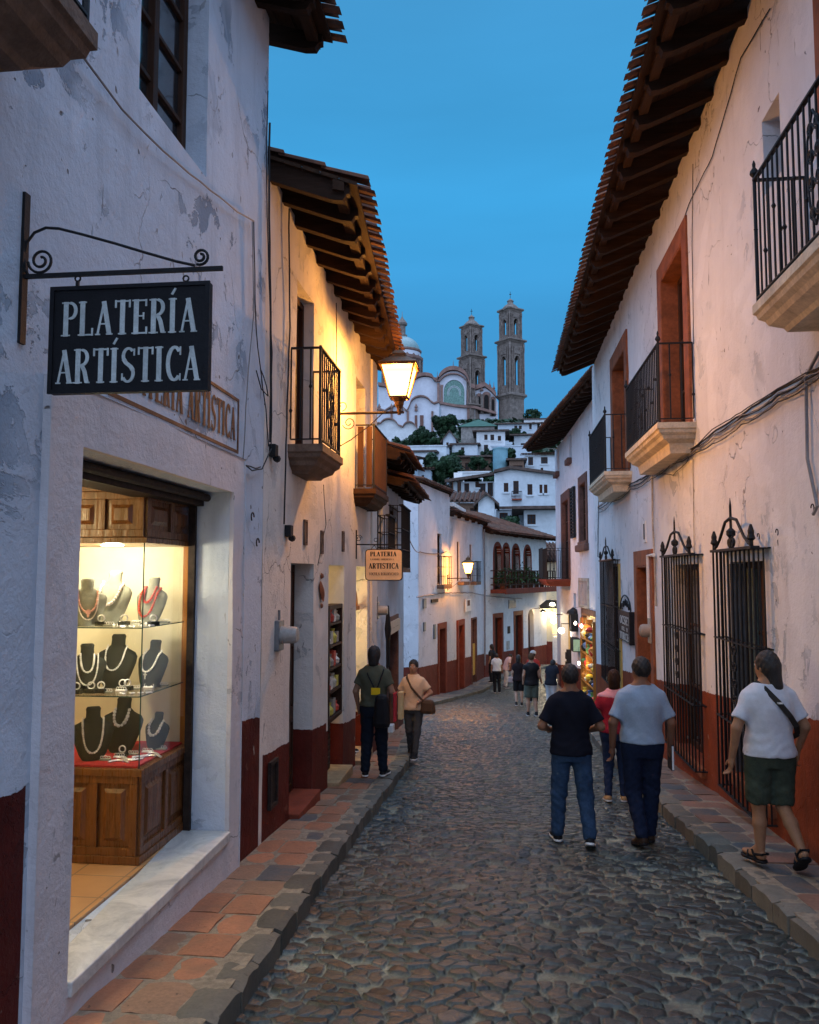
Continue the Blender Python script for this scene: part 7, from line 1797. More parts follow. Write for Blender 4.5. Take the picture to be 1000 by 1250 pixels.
# green mosaic lunette with frame
mo = MB(); out = A_(554.5, 478, 12.5, 14, 180, 0, 14); mo.prism([at(541.5, 493, 227.3), at(541.5, 480, 227.3)] + [at(x, y, 227.3) for x, y in out] + [at(567.5, 494, 227.3)], (0, -.06, 0)); lu = mo.build('mosaic_lunette', M['mosaic'], ch)
m = MB(); q = [(541, 494)] + A_(554.5, 478, 13.4, 15, 180, 0, 14) + [(568, 495)]; 
for a, b in zip(q, q[1:]): m.bar(at(*a, 227.2), at(*b, 227.2), .35, .3)
for rr_ in (6.5, 8):
    q = A_(554.5, 480, rr_, rr_ + 1, 200, -20, 14)
    for a, b in zip(q, q[1:]): m.bar(at(*a, 227.2), at(*b, 227.2), .12, .1)
m.build('lunette_frame', M['church_white'], lu)
for (px, p0, p1, hw) in ((585, 480, 505, 3.2), (594, 478, 505, 5.2), (602, 484, 508, 3)):
    m = MB(); a, b = at(px, p1, 228.4), at(px, p0, 228.4); r_ = hw * S; pts = [Vector((a.x - r_, 228.5, a.z)), Vector((a.x + r_, 228.5, a.z))] + [Vector((a.x + r_ * math.cos(PI * i / 8), 228.5, b.z - r_ + r_ * math.sin(PI * i / 8))) for i in range(9)]
    m.prism(pts, (0, -.25, 0)); pt = m.build('portal', M['church_pink'], ch); m = MB(); m.prism([Vector((a.x + (p.x - a.x) * .55, 228.26, a.z + (p.z - a.z) * .86)) for p in pts], (0, -.06, 0)); m.build('portal_opening', M['dark'], pt)
    m = MB()
    for s_ in (-1, 1): m.lathe([(.22, a.z), (.16, a.z + .5), (.18, b.z - r_), (.28, b.z - r_ + .3)], Vector((a.x + s_ * r_ * .85, 228.0, 0)), 8)
    m.build('portal_column', M['church'], pt)
for i, (px, py) in enumerate(((534, 465), (553.5, 452), (598, 474), (603, 477), (588, 476))):
    c = at(px, py + 1, 228); m = MB(); m.lathe([(.45, 0), (.5, .3), (.2, .5), (.42, .9), (.25, 1.3), (.1, 1.6), (.06, 2.6), (.01, 3.2 if i < 2 else 2.2)], c, 8); m.build('finial', M['church_pink'], ch)
# dome
C0 = at(491, 455, 238); r_ = 24 * .238; zd = lambda py: at(498, py, 238).z
m = MB(); m.lathe([(r_ * 1.06, zd(474)), (r_ * 1.06, zd(470)), (r_, zd(469)), (r_, zd(443)), (r_ * 1.1, zd(441)), (r_ * 1.1, zd(438)), (r_ * .98, zd(437)), (r_ * .96, zd(432)), (r_ * 1.02, zd(431)), (r_ * 1.02, zd(429))], Vector((C0.x, C0.y, 0)), 16); dr = m.build('dome_drum', M['church_pink'], ch)
m = MB()
for q in range(16): a = 2 * PI * q / 16; m.lathe([(.4, zd(469)), (.32, zd(466)), (.32, zd(446)), (.45, zd(443))], Vector((C0.x + math.cos(a) * r_ * 1.03, C0.y + math.sin(a) * r_ * 1.03, 0)), 8)
m.build('drum_columns', M['church'], dr)
m = MB(); m.lathe([(r_ * .97, zd(437)), (r_ * .975, zd(432.2))], Vector((C0.x, C0.y, 0)), 32); m.build('white_band', M['church_white'], dr)
m = MB(); H = zd(411) - zd(430); m.lathe([(r_ * .94 * math.cos(R(a)), zd(430) + H * math.sin(R(a))) for a in range(0, 86, 8)] + [(r_ * .12, zd(411))], Vector((C0.x, C0.y, 0)), 32)
dmm = NT('blue_dome_tiles'); c_ = dmm.coord(); n_ = dmm.noise(c_, 2.5, 5, .7); dmm.set(Base_Color=dmm.mix(dmm.mr(n_, .35, .65), (.12, .22, .24), (.26, .33, .30)), Roughness=.4); do = m.build('dome', dmm.m, ch, smooth=True)
m = MB(); m.lathe([(1.5, zd(412)), (1.5, zd(409)), (1.0, zd(408)), (1.0, zd(398)), (1.5, zd(397)), (1.6, zd(395)), (.9, zd(391)), (.5, zd(389)), (.1, zd(386)), (.05, zd(380))], Vector((C0.x, C0.y, 0)), 12); m.build('dome_lantern', M['church'], do)
# low ornate chapel walls at the left foot of the church
sc_ = thing('chapel_terrace', 'white scalloped chapel walls with dark mouldings left of the trees below the church', 'chapel', at(490, 530, 205))
tp = [(455, 505), (462, 500), (470, 503), (478, 498)] + A_(486, 503, 8, 8, 160, 20, 6) + [(497, 503), (500, 497)] + A_(514, 498, 14, 13, 150, 30, 8) + [(530, 494), (536, 492)]
P_ = [(455, 556)] + tp + [(536, 556)]; mb = MB(); mb.prism([at(x, y, 205) for x, y in P_], (0, 8, 0)); mb.build('wall', M['church_white'], sc_)
m = MB(); strip(m, [(x, y - .5) for x, y in tp], .4, 204.8, 1.0)
for px in (478, 498, 528): a = at(px, 552, 204.8); b = at(px, 502, 204.8); m.box(a.x - .25, a.x + .25, 204.5, 205, a.z, b.z)
m.build('moulding', M['church_pink'], sc_)
for px, p0, p1, hw in ((508, 507, 526, 1.6), (515, 507, 528, 2.2)):
    m = MB(); a, b = at(px, p1, 204.9), at(px, p0, 204.9); m.box(a.x - hw * .2, a.x + hw * .2, 204.7, 204.95, a.z, b.z); m.build('doorway', M['brown_trim'], sc_)
for i, px in enumerate((463, 478, 490, 508)):
    c = at(px, 502, 204.5); m = MB(); m.lathe([(.35, 0), (.4, .4), (.2, .7), (.45, 1.1), (.2, 1.6), (.05, 2.0)], c, 8); m.build('finial', M['church_pink'], sc_)
tp = [(455, 520), (463, 517)] + A_(475, 524, 12, 12, 150, 20, 8) + [(492, 522)] + A_(500, 524, 8, 8, 150, 30, 6) + [(512, 528)]
mb = MB(); mb.prism([at(x, y, 196) for x, y in [(455, 575)] + tp + [(512, 575)]], (0, 6, 0)); mb.build('lower_wall', PH[2], sc_); m = MB(); strip(m, tp, .35, 195.8, 1.0); m.build('moulding', M['church_pink'], sc_)
# ================================================================= people
def field_mesh(f, lo, hi, h):
    """naive surface nets over a signed distance field"""
    ax = [np.arange(lo[i] - h, hi[i] + 2 * h, h) for i in range(3)]
    X, Y_, Z = np.meshgrid(*ax, indexing='ij'); F = f(X, Y_, Z).astype(np.float64); n = F.shape
    ins = F < 0; c8 = [(a, b, c) for a in (0, 1) for b in (0, 1) for c in (0, 1)]
    sl = lambda A, o: A[o[0]:n[0] - 1 + o[0], o[1]:n[1] - 1 + o[1], o[2]:n[2] - 1 + o[2]]
    cnt = sum(sl(ins, o).astype(int) for o in c8); mixed = (cnt > 0) & (cnt < 8)
    idx = -np.ones(mixed.shape, int); I = np.argwhere(mixed); idx[mixed] = np.arange(len(I))
    acc = np.zeros((len(I), 3)); num = np.zeros(len(I))
    for o in c8:
        for a in range(3):
            if o[a]: continue
            p = list(o); p[a] = 1
            f0 = F[I[:, 0] + o[0], I[:, 1] + o[1], I[:, 2] + o[2]]; f1 = F[I[:, 0] + p[0], I[:, 1] + p[1], I[:, 2] + p[2]]
            m = (f0 < 0) != (f1 < 0); t = np.where(m, f0 / np.where(m, f0 - f1, 1), 0)
            q = np.array(o, float)[None].repeat(len(I), 0); q[:, a] += t; acc += q * m[:, None]; num += m
    V = (I + acc / num[:, None]) * h + np.array([a[0] for a in ax]); faces = []
    for a in range(3):
        b, c = (a + 1) % 3, (a + 2) % 3; s0 = [slice(None)] * 3; s1 = [slice(None)] * 3; s0[a] = slice(0, -1); s1[a] = slice(1, None)
        E_ = np.argwhere(ins[tuple(s0)] != ins[tuple(s1)]); E_ = E_[(E_[:, b] > 0) & (E_[:, c] > 0) & (E_[:, b] < n[b] - 1) & (E_[:, c] < n[c] - 1)]
        if not len(E_): continue
        q = []
        for db, dc in ((0, 0), (-1, 0), (-1, -1), (0, -1)): k = E_.copy(); k[:, b] += db; k[:, c] += dc; q.append(idx[k[:, 0], k[:, 1], k[:, 2]])
        q = np.stack(q, -1); fl = ins[E_[:, 0], E_[:, 1], E_[:, 2]]; q[~fl] = q[~fl][:, ::-1]; faces.append(q)
    return V, np.concatenate(faces)
def s_cone(P, a, b, ra, rb):
    a = np.array(a, float); b = np.array(b, float); d = b - a; L = (d * d).sum()
    px, py, pz = P[0] - a[0], P[1] - a[1], P[2] - a[2]; t = np.clip((px * d[0] + py * d[1] + pz * d[2]) / L, 0, 1)
    return np.sqrt((px - t * d[0]) ** 2 + (py - t * d[1]) ** 2 + (pz - t * d[2]) ** 2) - (ra + (rb - ra) * t)
def s_ell(P, c, r):
    k0 = np.sqrt(((P[0] - c[0]) / r[0]) ** 2 + ((P[1] - c[1]) / r[1]) ** 2 + ((P[2] - c[2]) / r[2]) ** 2)
    return (k0 - 1) * min(r)
def smin(a, b, k): h = np.clip(.5 + .5 * (b - a) / k, 0, 1); return b * (1 - h) + a * h - k * h * (1 - h)
def fold(P, s, k=30): return s * (np.sin(P[0] * k + 2.1 * np.sin(P[2] * k * .45 + P[1] * 9)) * np.cos(P[2] * k * .62 + 1.7 * np.sin(P[0] * k * .6)) + .6 * np.sin(P[2] * k * 1.35 + P[0] * k * 1.1 + P[1] * 12))

def hand_verts(curl=.5, side=1, h=.0055):
    """hand in its own frame: +z along the fingers, +y the thumb side, -x*side the palm; returns verts, faces"""
    ch = []
    for i, (y, L) in enumerate(((.030, .070), (.010, .078), (-.010, .072), (-.029, .056))):
        p = np.array([0, y, .085]); d = np.array([0, y * 1.2, 1.0]); ang = 0; pts = [p]
        for k, f in enumerate((.42, .33, .25)):
            ang += curl * (.75 + .12 * i); v = np.array([-side * math.sin(ang), .12 * y / .03 * math.cos(ang) * .4, math.cos(ang)]); p = p + v * L * f; pts.append(p)
        ch.append((pts, .0092 if i < 3 else .008))
    th = [np.array([0, .034, .022]), np.array([-side * .012, .058, .052]), np.array([-side * .024, .060, .082])]
    def f(X, Y_, Z):
        P = (X, Y_, Z); d = s_ell(P, (0, 0, .05), (.017, .044, .052)); d = smin(d, s_cone(P, (0, .004, -.02), (0, 0, .03), .026, .026), .02)
        for pts, r in ch:
            g = np.full(X.shape, 1.)
            for a, b, q in zip(pts, pts[1:], (1, .93, .85)): g = np.minimum(g, s_cone(P, a, b, r * q, r * q * .93))
            d = smin(d, g, .006)
        g = smin(s_cone(P, th[0], th[1], .014, .011), s_cone(P, th[1], th[2], .011, .009), .004)
        return smin(d, g, .010)
    return field_mesh(f, (-.07 , -.06, -.05), (.07, .09, .18), h)
_HC = {}
def frame_from(d, fwd):
    d = Vector(d).normalized(); y = Vector(fwd); y = (y - d * y.dot(d)).normalized(); x = y.cross(d); return Matrix((x, y, d)).transposed()

def person(name_label, loc, yaw, H=1.7, arms=None, legs=None, head_yaw=0., skin=(.30, .16, .10), top='tshirt', top_mat=None, bottom='trousers', bottom_mat=None, hair='short', hair_mat=None, shoe_mat=None, sole_mat=None, sandals=False, build=1., belly=0., lean=0., h=.0125, group='people walking in the street', female=False, hem=.84, hands=True, head_pitch=0., stoop=0., sleeve=.62, yoke_mat=None):
    s = H / 1.72; t = thing('person', name_label, 'person', loc, group); t.rotation_euler = (0, 0, yaw); WLOC[t] = Vector((0, 0, 0))
    yo = lambda z: lean * (z - .9) + stoop * np.clip(z - .95, 0, 1) ** 1.4
    sh = .163 * build * (.92 if female else 1)
    J = {'shL': (-sh, yo(1.37), 1.352), 'shR': (sh, yo(1.37), 1.352), 'elL': (-sh - .055, yo(1.39) - .03, 1.11), 'elR': (sh + .055, yo(1.39) - .03, 1.11), 'wrL': (-sh - .065, yo(1.2) + .04, .87), 'wrR': (sh + .065, yo(1.2) + .04, .87),
         'hiL': (-.088, 0, .90), 'hiR': (.088, 0, .90), 'knL': (-.095, .03, .49), 'knR': (.095, .03, .49), 'anL': (-.10, -.02, .095), 'anR': (.10, -.02, .095), 'ftL': (0, 0), 'ftR': (0, 0)}
    for q in (arms or {}), (legs or {}): J.update(q)
    z_ = [.80, .86, .92, 1.0, 1.08, 1.18, 1.28, 1.35, 1.40, 1.44, 1.50]
    w_ = [.150, .172, .170, .157, .152, .162, .178, .186, .176, .125, .060]
    if female: w_ = [.165, .185, .178, .150, .138, .150, .162, .165, .150, .095, .052]
    d_ = [.105, .122, .122, .108, .105, .115, .122, .112, .095, .075, .055]
    bz = [0, .2, .6, 1, 1, .8, .4, .1, 0, 0, 0]
    w_ = [a * build * (1 + belly * .35 * b) for a, b in zip(w_, bz)]; d_ = [a * (1 + (build - 1) * .8) * (1 + belly * b) for a, b in zip(d_, bz)]
    def torso(P, off=0., zlo=.80, zhi=1.5):
        a = np.interp(P[2], z_, w_) + off; b = np.interp(P[2], z_, d_) + off; y0 = yo(P[2])
        d = (np.sqrt((P[0] / a) ** 2 + ((P[1] - y0 - .3 * belly * (b - .1)) / b) ** 2) - 1) * np.minimum(a, b)
        return np.maximum(d, np.maximum(zlo - P[2], P[2] - zhi))
    hy = float(yo(1.55)) + .015; hc = Vector((0, hy, 1.60 - .25 * abs(stoop))); ca, sa = math.cos(head_yaw), math.sin(head_yaw); cp, sp = math.cos(head_pitch), math.sin(head_pitch)
    def toh(P):
        x, y, z = P[0] - hc.x, P[1] - hc.y, P[2] - hc.z; x, y = x * ca + y * sa, -x * sa + y * ca
        return (x, y * cp - z * sp, y * sp + z * cp)
    def arm(P, off=0., S='L', upto=1.):
        ra = .050 * build + off; A, B, C_ = J['sh' + S], J['el' + S], J['wr' + S]
        d = s_cone(P, A, B, ra * 1.08, .040 * build + off)
        return smin(d, s_cone(P, B, C_, .041 * build + off, .027 + off), .015) if upto >= 1 else d
    def leg(P, off=0., S='L'):
        A, B, C_ = J['hi' + S], J['kn' + S], J['an' + S]
        d = s_cone(P, A, B, .088 * build + off, .056 + off); m = tuple(np.array(B) * .62 + np.array(C_) * .38 + np.array([0, -.012, 0]))
        d2 = smin(s_cone(P, B, m, .052 + off, .053 + off), s_cone(P, m, C_, .053 + off, .034 + off), .02)
        return smin(d, d2, .02)
    def head(P):
        Q = toh(P); d = s_ell(Q, (0, -.008, .015), (.074, .094, .105)); d = smin(d, s_ell(Q, (0, .030, -.055), (.052, .055, .060)), .04)
        d = smin(d, s_cone(Q, (0, .082, .01), (0, .101, -.026), .009, .013), .012)
        d = smin(d, s_ell(Q, (0, .072, -.062), (.026, .016, .012)), .01); d = smin(d, s_ell(Q, (0, .078, .03), (.05, .012, .010)), .015)
        for q in (-1, 1): d = smin(d, s_ell(Q, (q * .076, -.008, -.01), (.010, .018, .030)), .006); d = np.maximum(d, -s_ell(Q, (q * .030, .092, .008), (.016, .014, .010)))
        return d
    def bodyf(X, Y_, Z):
        P = (X, Y_, Z); d = torso(P)
        d = smin(d, s_cone(P, (0, yo(1.40), 1.40), (0, hc.y - .02, hc.z - .05), .060, .052), .03); d = smin(d, head(P), .02)
        for S in 'LR': d = smin(d, arm(P, 0, S), .035); d = smin(d, leg(P, -.014 if bottom != 'shorts' else 0, S), .035)
        return d
    vs, fs = [], []; n0 = 0
    def addm(V, Fq):
        nonlocal n0
        vs.append(V); fs.append(Fq + n0); n0 += len(V)
    xr = max(abs(J[k][0]) for k in J if not k.startswith('ft')) + .09; yr0 = min(J[k][1] for k in J if not k.startswith('ft')) - .16 - belly * .1; yr1 = max(max(J[k][1] for k in J if not k.startswith('ft')), hc.y) + .17 + belly * .1
    addm(*field_mesh(bodyf, (-xr, yr0, .04), (xr, yr1, 1.78), h))
    if hands:
        for S, sg in (('L', -1), ('R', 1)):
            d = Vector(J['wr' + S]) - Vector(J['el' + S]); key = (sg,)
            if key not in _HC: _HC[key] = hand_verts(.42, sg)
            V, Fq = _HC[key]; Mx = np.array(frame_from(d, (-.15 * sg, 1, .25) if d.y < .2 else (-sg, .1, .6))); addm(V @ Mx.T + np.array(J['wr' + S]) + np.array(d.normalized()) * .012, Fq)
    # feet
    def footf(X, Y_, Z, off=0):
        P = (X, Y_, Z); d = smin(s_ell(P, (0, -.045, .035), (.036 + off, .042 + off, .042 + off)), s_ell(P, (.0, .095, .024), (.042 + off, .068 + off, .026 + off)), .05); d = smin(d, s_cone(P, (0, -.03, .10), (0, .05, .04), .034 + off, .028 + off), .03); return np.maximum(d, -Z)
    fm = {}
    for S in 'LR':
        yawf, pit = J['ft' + S]; A = Vector(J['an' + S]); Rm = Matrix.Rotation(yawf, 3, 'Z') @ Matrix.Rotation(pit, 3, 'X'); o = A - Rm @ Vector((0, -.035, .085)); fm[S] = (np.array(Rm), np.array(o))
    tf = lambda V, S: V @ fm[S][0].T + fm[S][1]
    if sandals:
        V, Fq = field_mesh(lambda X, Y_, Z: footf(X, Y_, Z - .022), (-.06, -.11, .02), (.06, .18, .15), .009)
        for S in 'LR': addm(tf(V, S), Fq)
    def out(name, V, Fq, mat, parent=t):
        mb = MB(); V = V * s; me = bpy.data.meshes.new(name); me.from_pydata(V.tolist(), [], Fq.tolist()); me.polygons.foreach_set('use_smooth', [True] * len(Fq)); me.materials.append(mat)
        o = bpy.data.objects.new(name, me); COL.objects.link(o); o.parent = parent; WLOC[o] = Vector((0, 0, 0)); ALLK.setdefault(parent, []).append(o); return o
    def outf(name, f, lo, hi, mat, hh=None, parent=t): V, Fq = field_mesh(f, lo, hi, hh or h); return out(name, V, Fq, mat, parent)
    sk = flat('skin', skin, .55, .12, 12, bump=0); bo = out('body', np.concatenate(vs), np.concatenate(fs), sk)
    # top
    seed_ = H * 37 + yaw
    def topf(X, Y_, Z):
        P = (X, Y_, Z); o = .021; d = torso(P, o + .016 * np.clip((1.15 - Z) / .3, 0, 1), hem, 1.47)
        w = fold((X + seed_, Y_, Z * .8 + X * .5), .0042, 24) + .0022 * np.sin(Z * 70 + 5 * np.sin(X * 14 + seed_) + Y_ * 30) * np.clip((1.2 - Z) / .2, 0, 1)
        for S, sg in (('L', -1), ('R', 1)):
            A = np.array(J['sh' + S]); B = np.array(J['el' + S]); e = A + (B - A) * sleeve; dd = (e - A) / np.linalg.norm(e - A)
            a_ = s_cone(P, A, e, .054 * build, .060 * build + .006); cut = (X - e[0]) * dd[0] + (Y_ - e[1]) * dd[1] + (Z - e[2]) * dd[2]; a_ = np.maximum(a_, cut); d = smin(d, a_, .045)
        d = d + w; d = np.maximum(d, hem - Z + .004 * np.sin(X * 25 + seed_)); d = np.maximum(d, -(s_cone(P, (0, yo(1.44), 1.44), (0, hc.y, hc.z), .064, .07)))
        return d
    xs_ = sh + .16
    tp = outf('shirt', topf, (-xs_, yr0, hem - .03), (xs_, yr1, 1.50), top_mat or M['white'])
    if top == 'collar':
        outf('collar', lambda X, Y_, Z: np.maximum(np.abs(s_cone((X, Y_, Z), (0, yo(1.43), 1.40), (0, hc.y - .01, hc.z - .06), .072, .064)) - .006, np.maximum(1.425 - Z - .25 * (Y_ - yo(1.43)), Z - 1.475)), (-.1, -.14, 1.38), (.1, .2, 1.52), top_mat, .008, tp)
    if yoke_mat: outf('yoke', lambda X, Y_, Z: np.maximum(topf(X, Y_, Z) - .004, 1.36 - Z), (-xs_, yr0, 1.33), (xs_, yr1, 1.50), yoke_mat, h, tp)
    # bottoms
    shorts = bottom == 'shorts'
    def botf(X, Y_, Z):
        P = (X, Y_, Z); d = torso(P, .010, .80, .975); off = .020 if not female else .010
        for S, sg in (('L', -1), ('R', 1)):
            A, B, C_ = [np.array(J[k + S]) for k in ('hi', 'kn', 'an')]; dd = (C_ - B) / np.linalg.norm(C_ - B)
            if shorts: e = B + dd * -.02; l_ = s_cone(P, A, e, .094 * build + off, .078 + off); th = (B - A) / np.linalg.norm(B - A); l_ = np.maximum(l_, (X - e[0]) * th[0] + (Y_ - e[1]) * th[1] + (Z - e[2]) * th[2])
            else: l_ = smin(s_cone(P, A, B, .092 * build + off * .6, .058 + off), s_cone(P, B, C_ - dd * .01, .058 + off, (.050 if not female else .042) + off * .6), .03); l_ = np.maximum(l_, (X - C_[0]) * dd[0] + (Y_ - C_[1]) * dd[1] + (Z - C_[2]) * dd[2] - .03)
            d = smin(d, l_, .03)
        k = np.clip((.95 - Z) / .2, 0, 1); d = d + (fold((X, Y_, Z + seed_), .0038, 30) + .003 * np.sin(Z * 85 + 4 * np.sin(X * 22 + seed_)) * np.clip((.55 - np.abs(Z - .3)) * 3, 0, 1)) * k
        return np.maximum(d, Z - .965)
    xk = max(abs(J[k][0]) for k in ('knL', 'knR', 'anL', 'anR')) + .13; yk0 = min(J[k][1] for k in ('knL', 'knR', 'anL', 'anR')) - .16; yk1 = max(J[k][1] for k in ('knL', 'knR', 'anL', 'anR')) + .16
    outf('shorts' if shorts else 'trousers', botf, (-max(xk, .25), min(yk0, -.2), .05 if not shorts else .40), (max(xk, .25), max(yk1, .2), .98), bottom_mat or M['black'])
    # shoes
    if not sandals:
        V, Fq = field_mesh(lambda X, Y_, Z: np.maximum(footf(X, Y_, Z, .008), .018 - Z), (-.07, -.12, -.02), (.07, .19, .15), .009)
        V2, F2_ = field_mesh(lambda X, Y_, Z: np.maximum(footf(X, Y_, Z * .2 + .01, .012), np.maximum(-Z, Z - .028)), (-.07, -.12, -.02), (.07, .2, .05), .008)
        for S in 'LR': so = out('shoe', tf(V, S), Fq, shoe_mat or M['black']); out('sole', tf(V2, S), F2_, sole_mat or M['white'], so)
    else:
        V2, F2_ = field_mesh(lambda X, Y_, Z: np.maximum(footf(X, Y_, Z * .2 + .01, .013), np.maximum(-Z, Z - .024)), (-.07, -.12, -.02), (.07, .2, .05), .008)
        for S in 'LR':
            so = out('sandal', tf(V2, S), F2_, shoe_mat or M['black']); mb = MB()
            for pts in ([(-.05, .06, .02), (-.03, .07, .065), (.03, .07, .065), (.05, .06, .02)], [(-.042, -.02, .02), (-.036, .02, .085), (.036, .02, .085), (.042, -.02, .02)], [(-.04, -.01, .06), (-.03, -.085, .075), (.03, -.085, .075), (.04, -.01, .06)]):
                mb.tube([Vector(tf(np.array([p]), S)[0]) * s for p in pts], .010, 6)
            mb.build('strap', shoe_mat or M['black'], so, smooth=True)
    # hair
    hm = hair_mat or M['hair']
    def hairf(X, Y_, Z):
        Q = toh((X, Y_, Z)); d = s_ell(Q, (0, -.016, .026), (.086, .101, .108)) + .0035 * np.sin(X * 150) * np.sin(Z * 90 + Y_ * 60)
        d = np.maximum(d, -s_ell(Q, (0, .115, -.035), (.075, .085, .105))); cutz = -.02 if hair == 'short' else -.06
        d = np.maximum(d, (cutz - Q[2]) - .75 * np.clip(-Q[1], -.02, .06))
        if hair == 'long': d = smin(d, s_cone(Q, (0, -.055, -.02), (.01, -.085, -.15), .070, .052), .04)
        if hair == 'bob': d = smin(d, s_cone(Q, (0, -.045, -.02), (0, -.05, -.09), .078, .072), .03); 
        if hair in ('long', 'bob'): d = np.maximum(d, -s_ell(Q, (0, .12, -.04), (.066, .10, .12)))
        return d
    if hair != 'none': outf('hair', hairf, (-.14, hc.y - .24, hc.z - .24), (.14, hc.y + .16, hc.z + .17), hm, .0085)
    if hair == 'cap': pass
    # eyes, brows and mouth
    def hp(x, y, z):
        y, z = y * cp + z * sp, -y * sp + z * cp
        return Vector((hc.x + x * ca - y * sa, hc.y + x * sa + y * ca, hc.z + z)) * s
    e = MB(); ir = MB()
    for q in (-1, 1):
        e.lathe([(0, -.010), (.009, -.006), (.012, 0), (.009, .006), (0, .010)], hp(q * .030, .079, .008), 10); ir.lathe([(0, -.005), (.0055, 0), (0, .005)], hp(q * .030, .0905, .008), 8); ir.bar(hp(q * .018, .090, .026), hp(q * .044, .084, .027), .006, .006)
    eo = e.build('eyes', M['eye'], bo); ir.build('irises_and_brows', M['hair'], eo); e = MB(); e.bar(hp(-.02, .088, -.060), hp(.02, .088, -.060), .007, .005); e.build('lips', M['lip'], bo)
    return t, J, s
def hairmat():
    t = NT('black_hair'); c = t.coord((90, 90, 6), world=False); n = t.noise(c, 1.5, 4, .7); t.set(Base_Color=t.mix(t.mr(n, .4, .7), (.005, .004, .004), (.022, .017, .015)), Roughness=.6, Normal=t.bump(n, .006)); return t.m
M['hair'] = hairmat(); M['eye'] = flat('eye_white', (.6, .58, .55), .3, .05); M['lip'] = flat('lips', (.22, .07, .06), .5, .1)
F = lambda n, c, r=.9, v=.07, sc=30, b=.0015: flat(n, c, r, v, sc, bump=b, spec=.08)
jean = F('blue_denim', (.030, .060, .115), .9, .3, 9); jean2 = F('dark_navy_trousers', (.012, .018, .040), .9, .25)
def bag(pts_hex, name, label, mat, loc, cat='bag', straps=(), sr=.012, bev=.02, parts=()):
    t = thing(name, label, cat, loc); m = MB(); m.hexa(pts_hex); m.build('pouch', mat, t, bevel=bev)
    for st_ in straps: m = MB(); m.tube(st_, sr, 6); m.build('strap', mat, t, smooth=True)
    return t
def w2(t_loc, yaw, s):
    L = Vector(t_loc); c, k = math.cos(yaw), math.sin(yaw)
    return lambda x, y, z: L + Vector(((x * c - y * k) * s, (x * k + y * c) * s, z * s))
def bx8(f, x0, x1, y0, y1, z0, z1, tp=1.0):
    xm = (x0 + x1) / 2; q = lambda x, k: xm + (x - xm) * k
    return [f(q(x0, 1), y0, z0), f(q(x1, 1), y0, z0), f(q(x1, 1), y1, z0), f(q(x0, 1), y1, z0), f(q(x0, tp), y0, z1), f(q(x1, tp), y0, z1), f(q(x1, tp), y1, z1), f(q(x0, tp), y1, z1)]

# man with a black bag on the left pavement, seen from behind
L = (-1.59, 10.25, gz(10.25) + .152); t, J, s = person('man in an olive polo shirt on the left pavement with a black shoulder bag', L, R(-4), 1.60,
    arms=dict(elL=(-.245, -.03, 1.12), wrL=(-.235, .08, .90), elR=(.25, -.02, 1.12), wrR=(.25, .10, .93)), legs=dict(knL=(-.10, .02, .49), anL=(-.11, -.03, .095), knR=(.095, .04, .49), anR=(.12, .03, .095), ftL=(R(12), 0), ftR=(R(-10), 0)),
    top='collar', top_mat=F('olive_grey_cotton', (.085, .088, .060)), bottom_mat=F('very_dark_jeans', (.012, .017, .028)), hair='bob', build=1.0, h=.013, hem=.93)
f = w2(L, R(-4), s)
strap1 = [f(-.07, .10, 1.43), f(-.09, .0, 1.47), f(-.06, -.13, 1.36), f(.02, -.155, 1.22), f(.06, -.16, 1.12)]; strap2 = [f(.13, .05, 1.44), f(.15, -.08, 1.42), f(.10, -.15, 1.25), f(.05, -.16, 1.12)]
bg = bag(bx8(f, .03, .27, -.27, -.15, .68, 1.12, .72), 'shoulder_bag', 'black fabric shoulder bag hanging at the back of the man on the left pavement', M['black'], f(.15, -.2, .66), straps=(strap1, strap2), sr=.009, bev=.055)
m = MB(); m.hexa(bx8(f, -.0, .12, -.175, -.165, 1.10, 1.19)); m.build('yellow_tag', F('yellow_tag', (.75, .50, .02), .6), None, label='yellow tag on the strap of the black shoulder bag', cat='tag', origin=f(.05, -.17, 1.1))
for lab, x0, x1, y, z0, z1, c in (('red paper bag held by the man on the left pavement', .28, .31, -.1, .74, 1.12, (.50, .04, .05)), ('long cream paper bag held beside the red one on the left pavement', .33, .39, -.02, .76, 1.12, (.70, .48, .22)), ('small white label hanging under the red paper bag', .23, .30, -.2, .62, .72, (.7, .7, .68))):
    m = MB(); m.hexa(bx8(f, x0, x1, y, y + .12, z0, z1)); m.build('paper_bag', F('paper_' + lab[:3], c, .8), None, label=lab, cat='bag', origin=f(x0, y, z0), bevel=.008)
# woman walking towards us
L = (-1.36, 12.75, gz(12.85) + .06); t, J, s = person('woman in a cream blouse walking towards the camera with a brown shoulder bag', L, R(180 - 6), 1.50,
    arms=dict(elL=(-.30, -.02, 1.15), wrL=(-.16, .14, 1.03), elR=(.27, -.03, 1.12), wrR=(.17, .18, 1.12)), legs=dict(knL=(-.08, .10, .50), anL=(-.06, .16, .11), knR=(.08, -.0, .49), anR=(.09, -.16, .13), ftL=(0, R(6)), ftR=(0, R(-24))),
    skin=(.36, .19, .12), top_mat=F('cream_blouse', (.66, .46, .30)), bottom_mat=F('grey_leggings', (.06, .062, .065)), hair='short', female=True, build=1.06, belly=.12, h=.013, hem=.86, sleeve=.7)
f = w2(L, R(174), s)
bag(bx8(f, -.42, -.13, .02, .17, .80, 1.05, .75), 'shoulder_bag', 'brown leather shoulder bag at the hip of the woman in cream', F('brown_leather', (.085, .05, .032), .5), f(-.3, .1, .8), straps=([f(.12, -.04, 1.46), f(.10, .10, 1.42), f(.0, .165, 1.25), f(-.12, .17, 1.12), f(-.20, .14, 1.03)],), sr=.017, bev=.05)
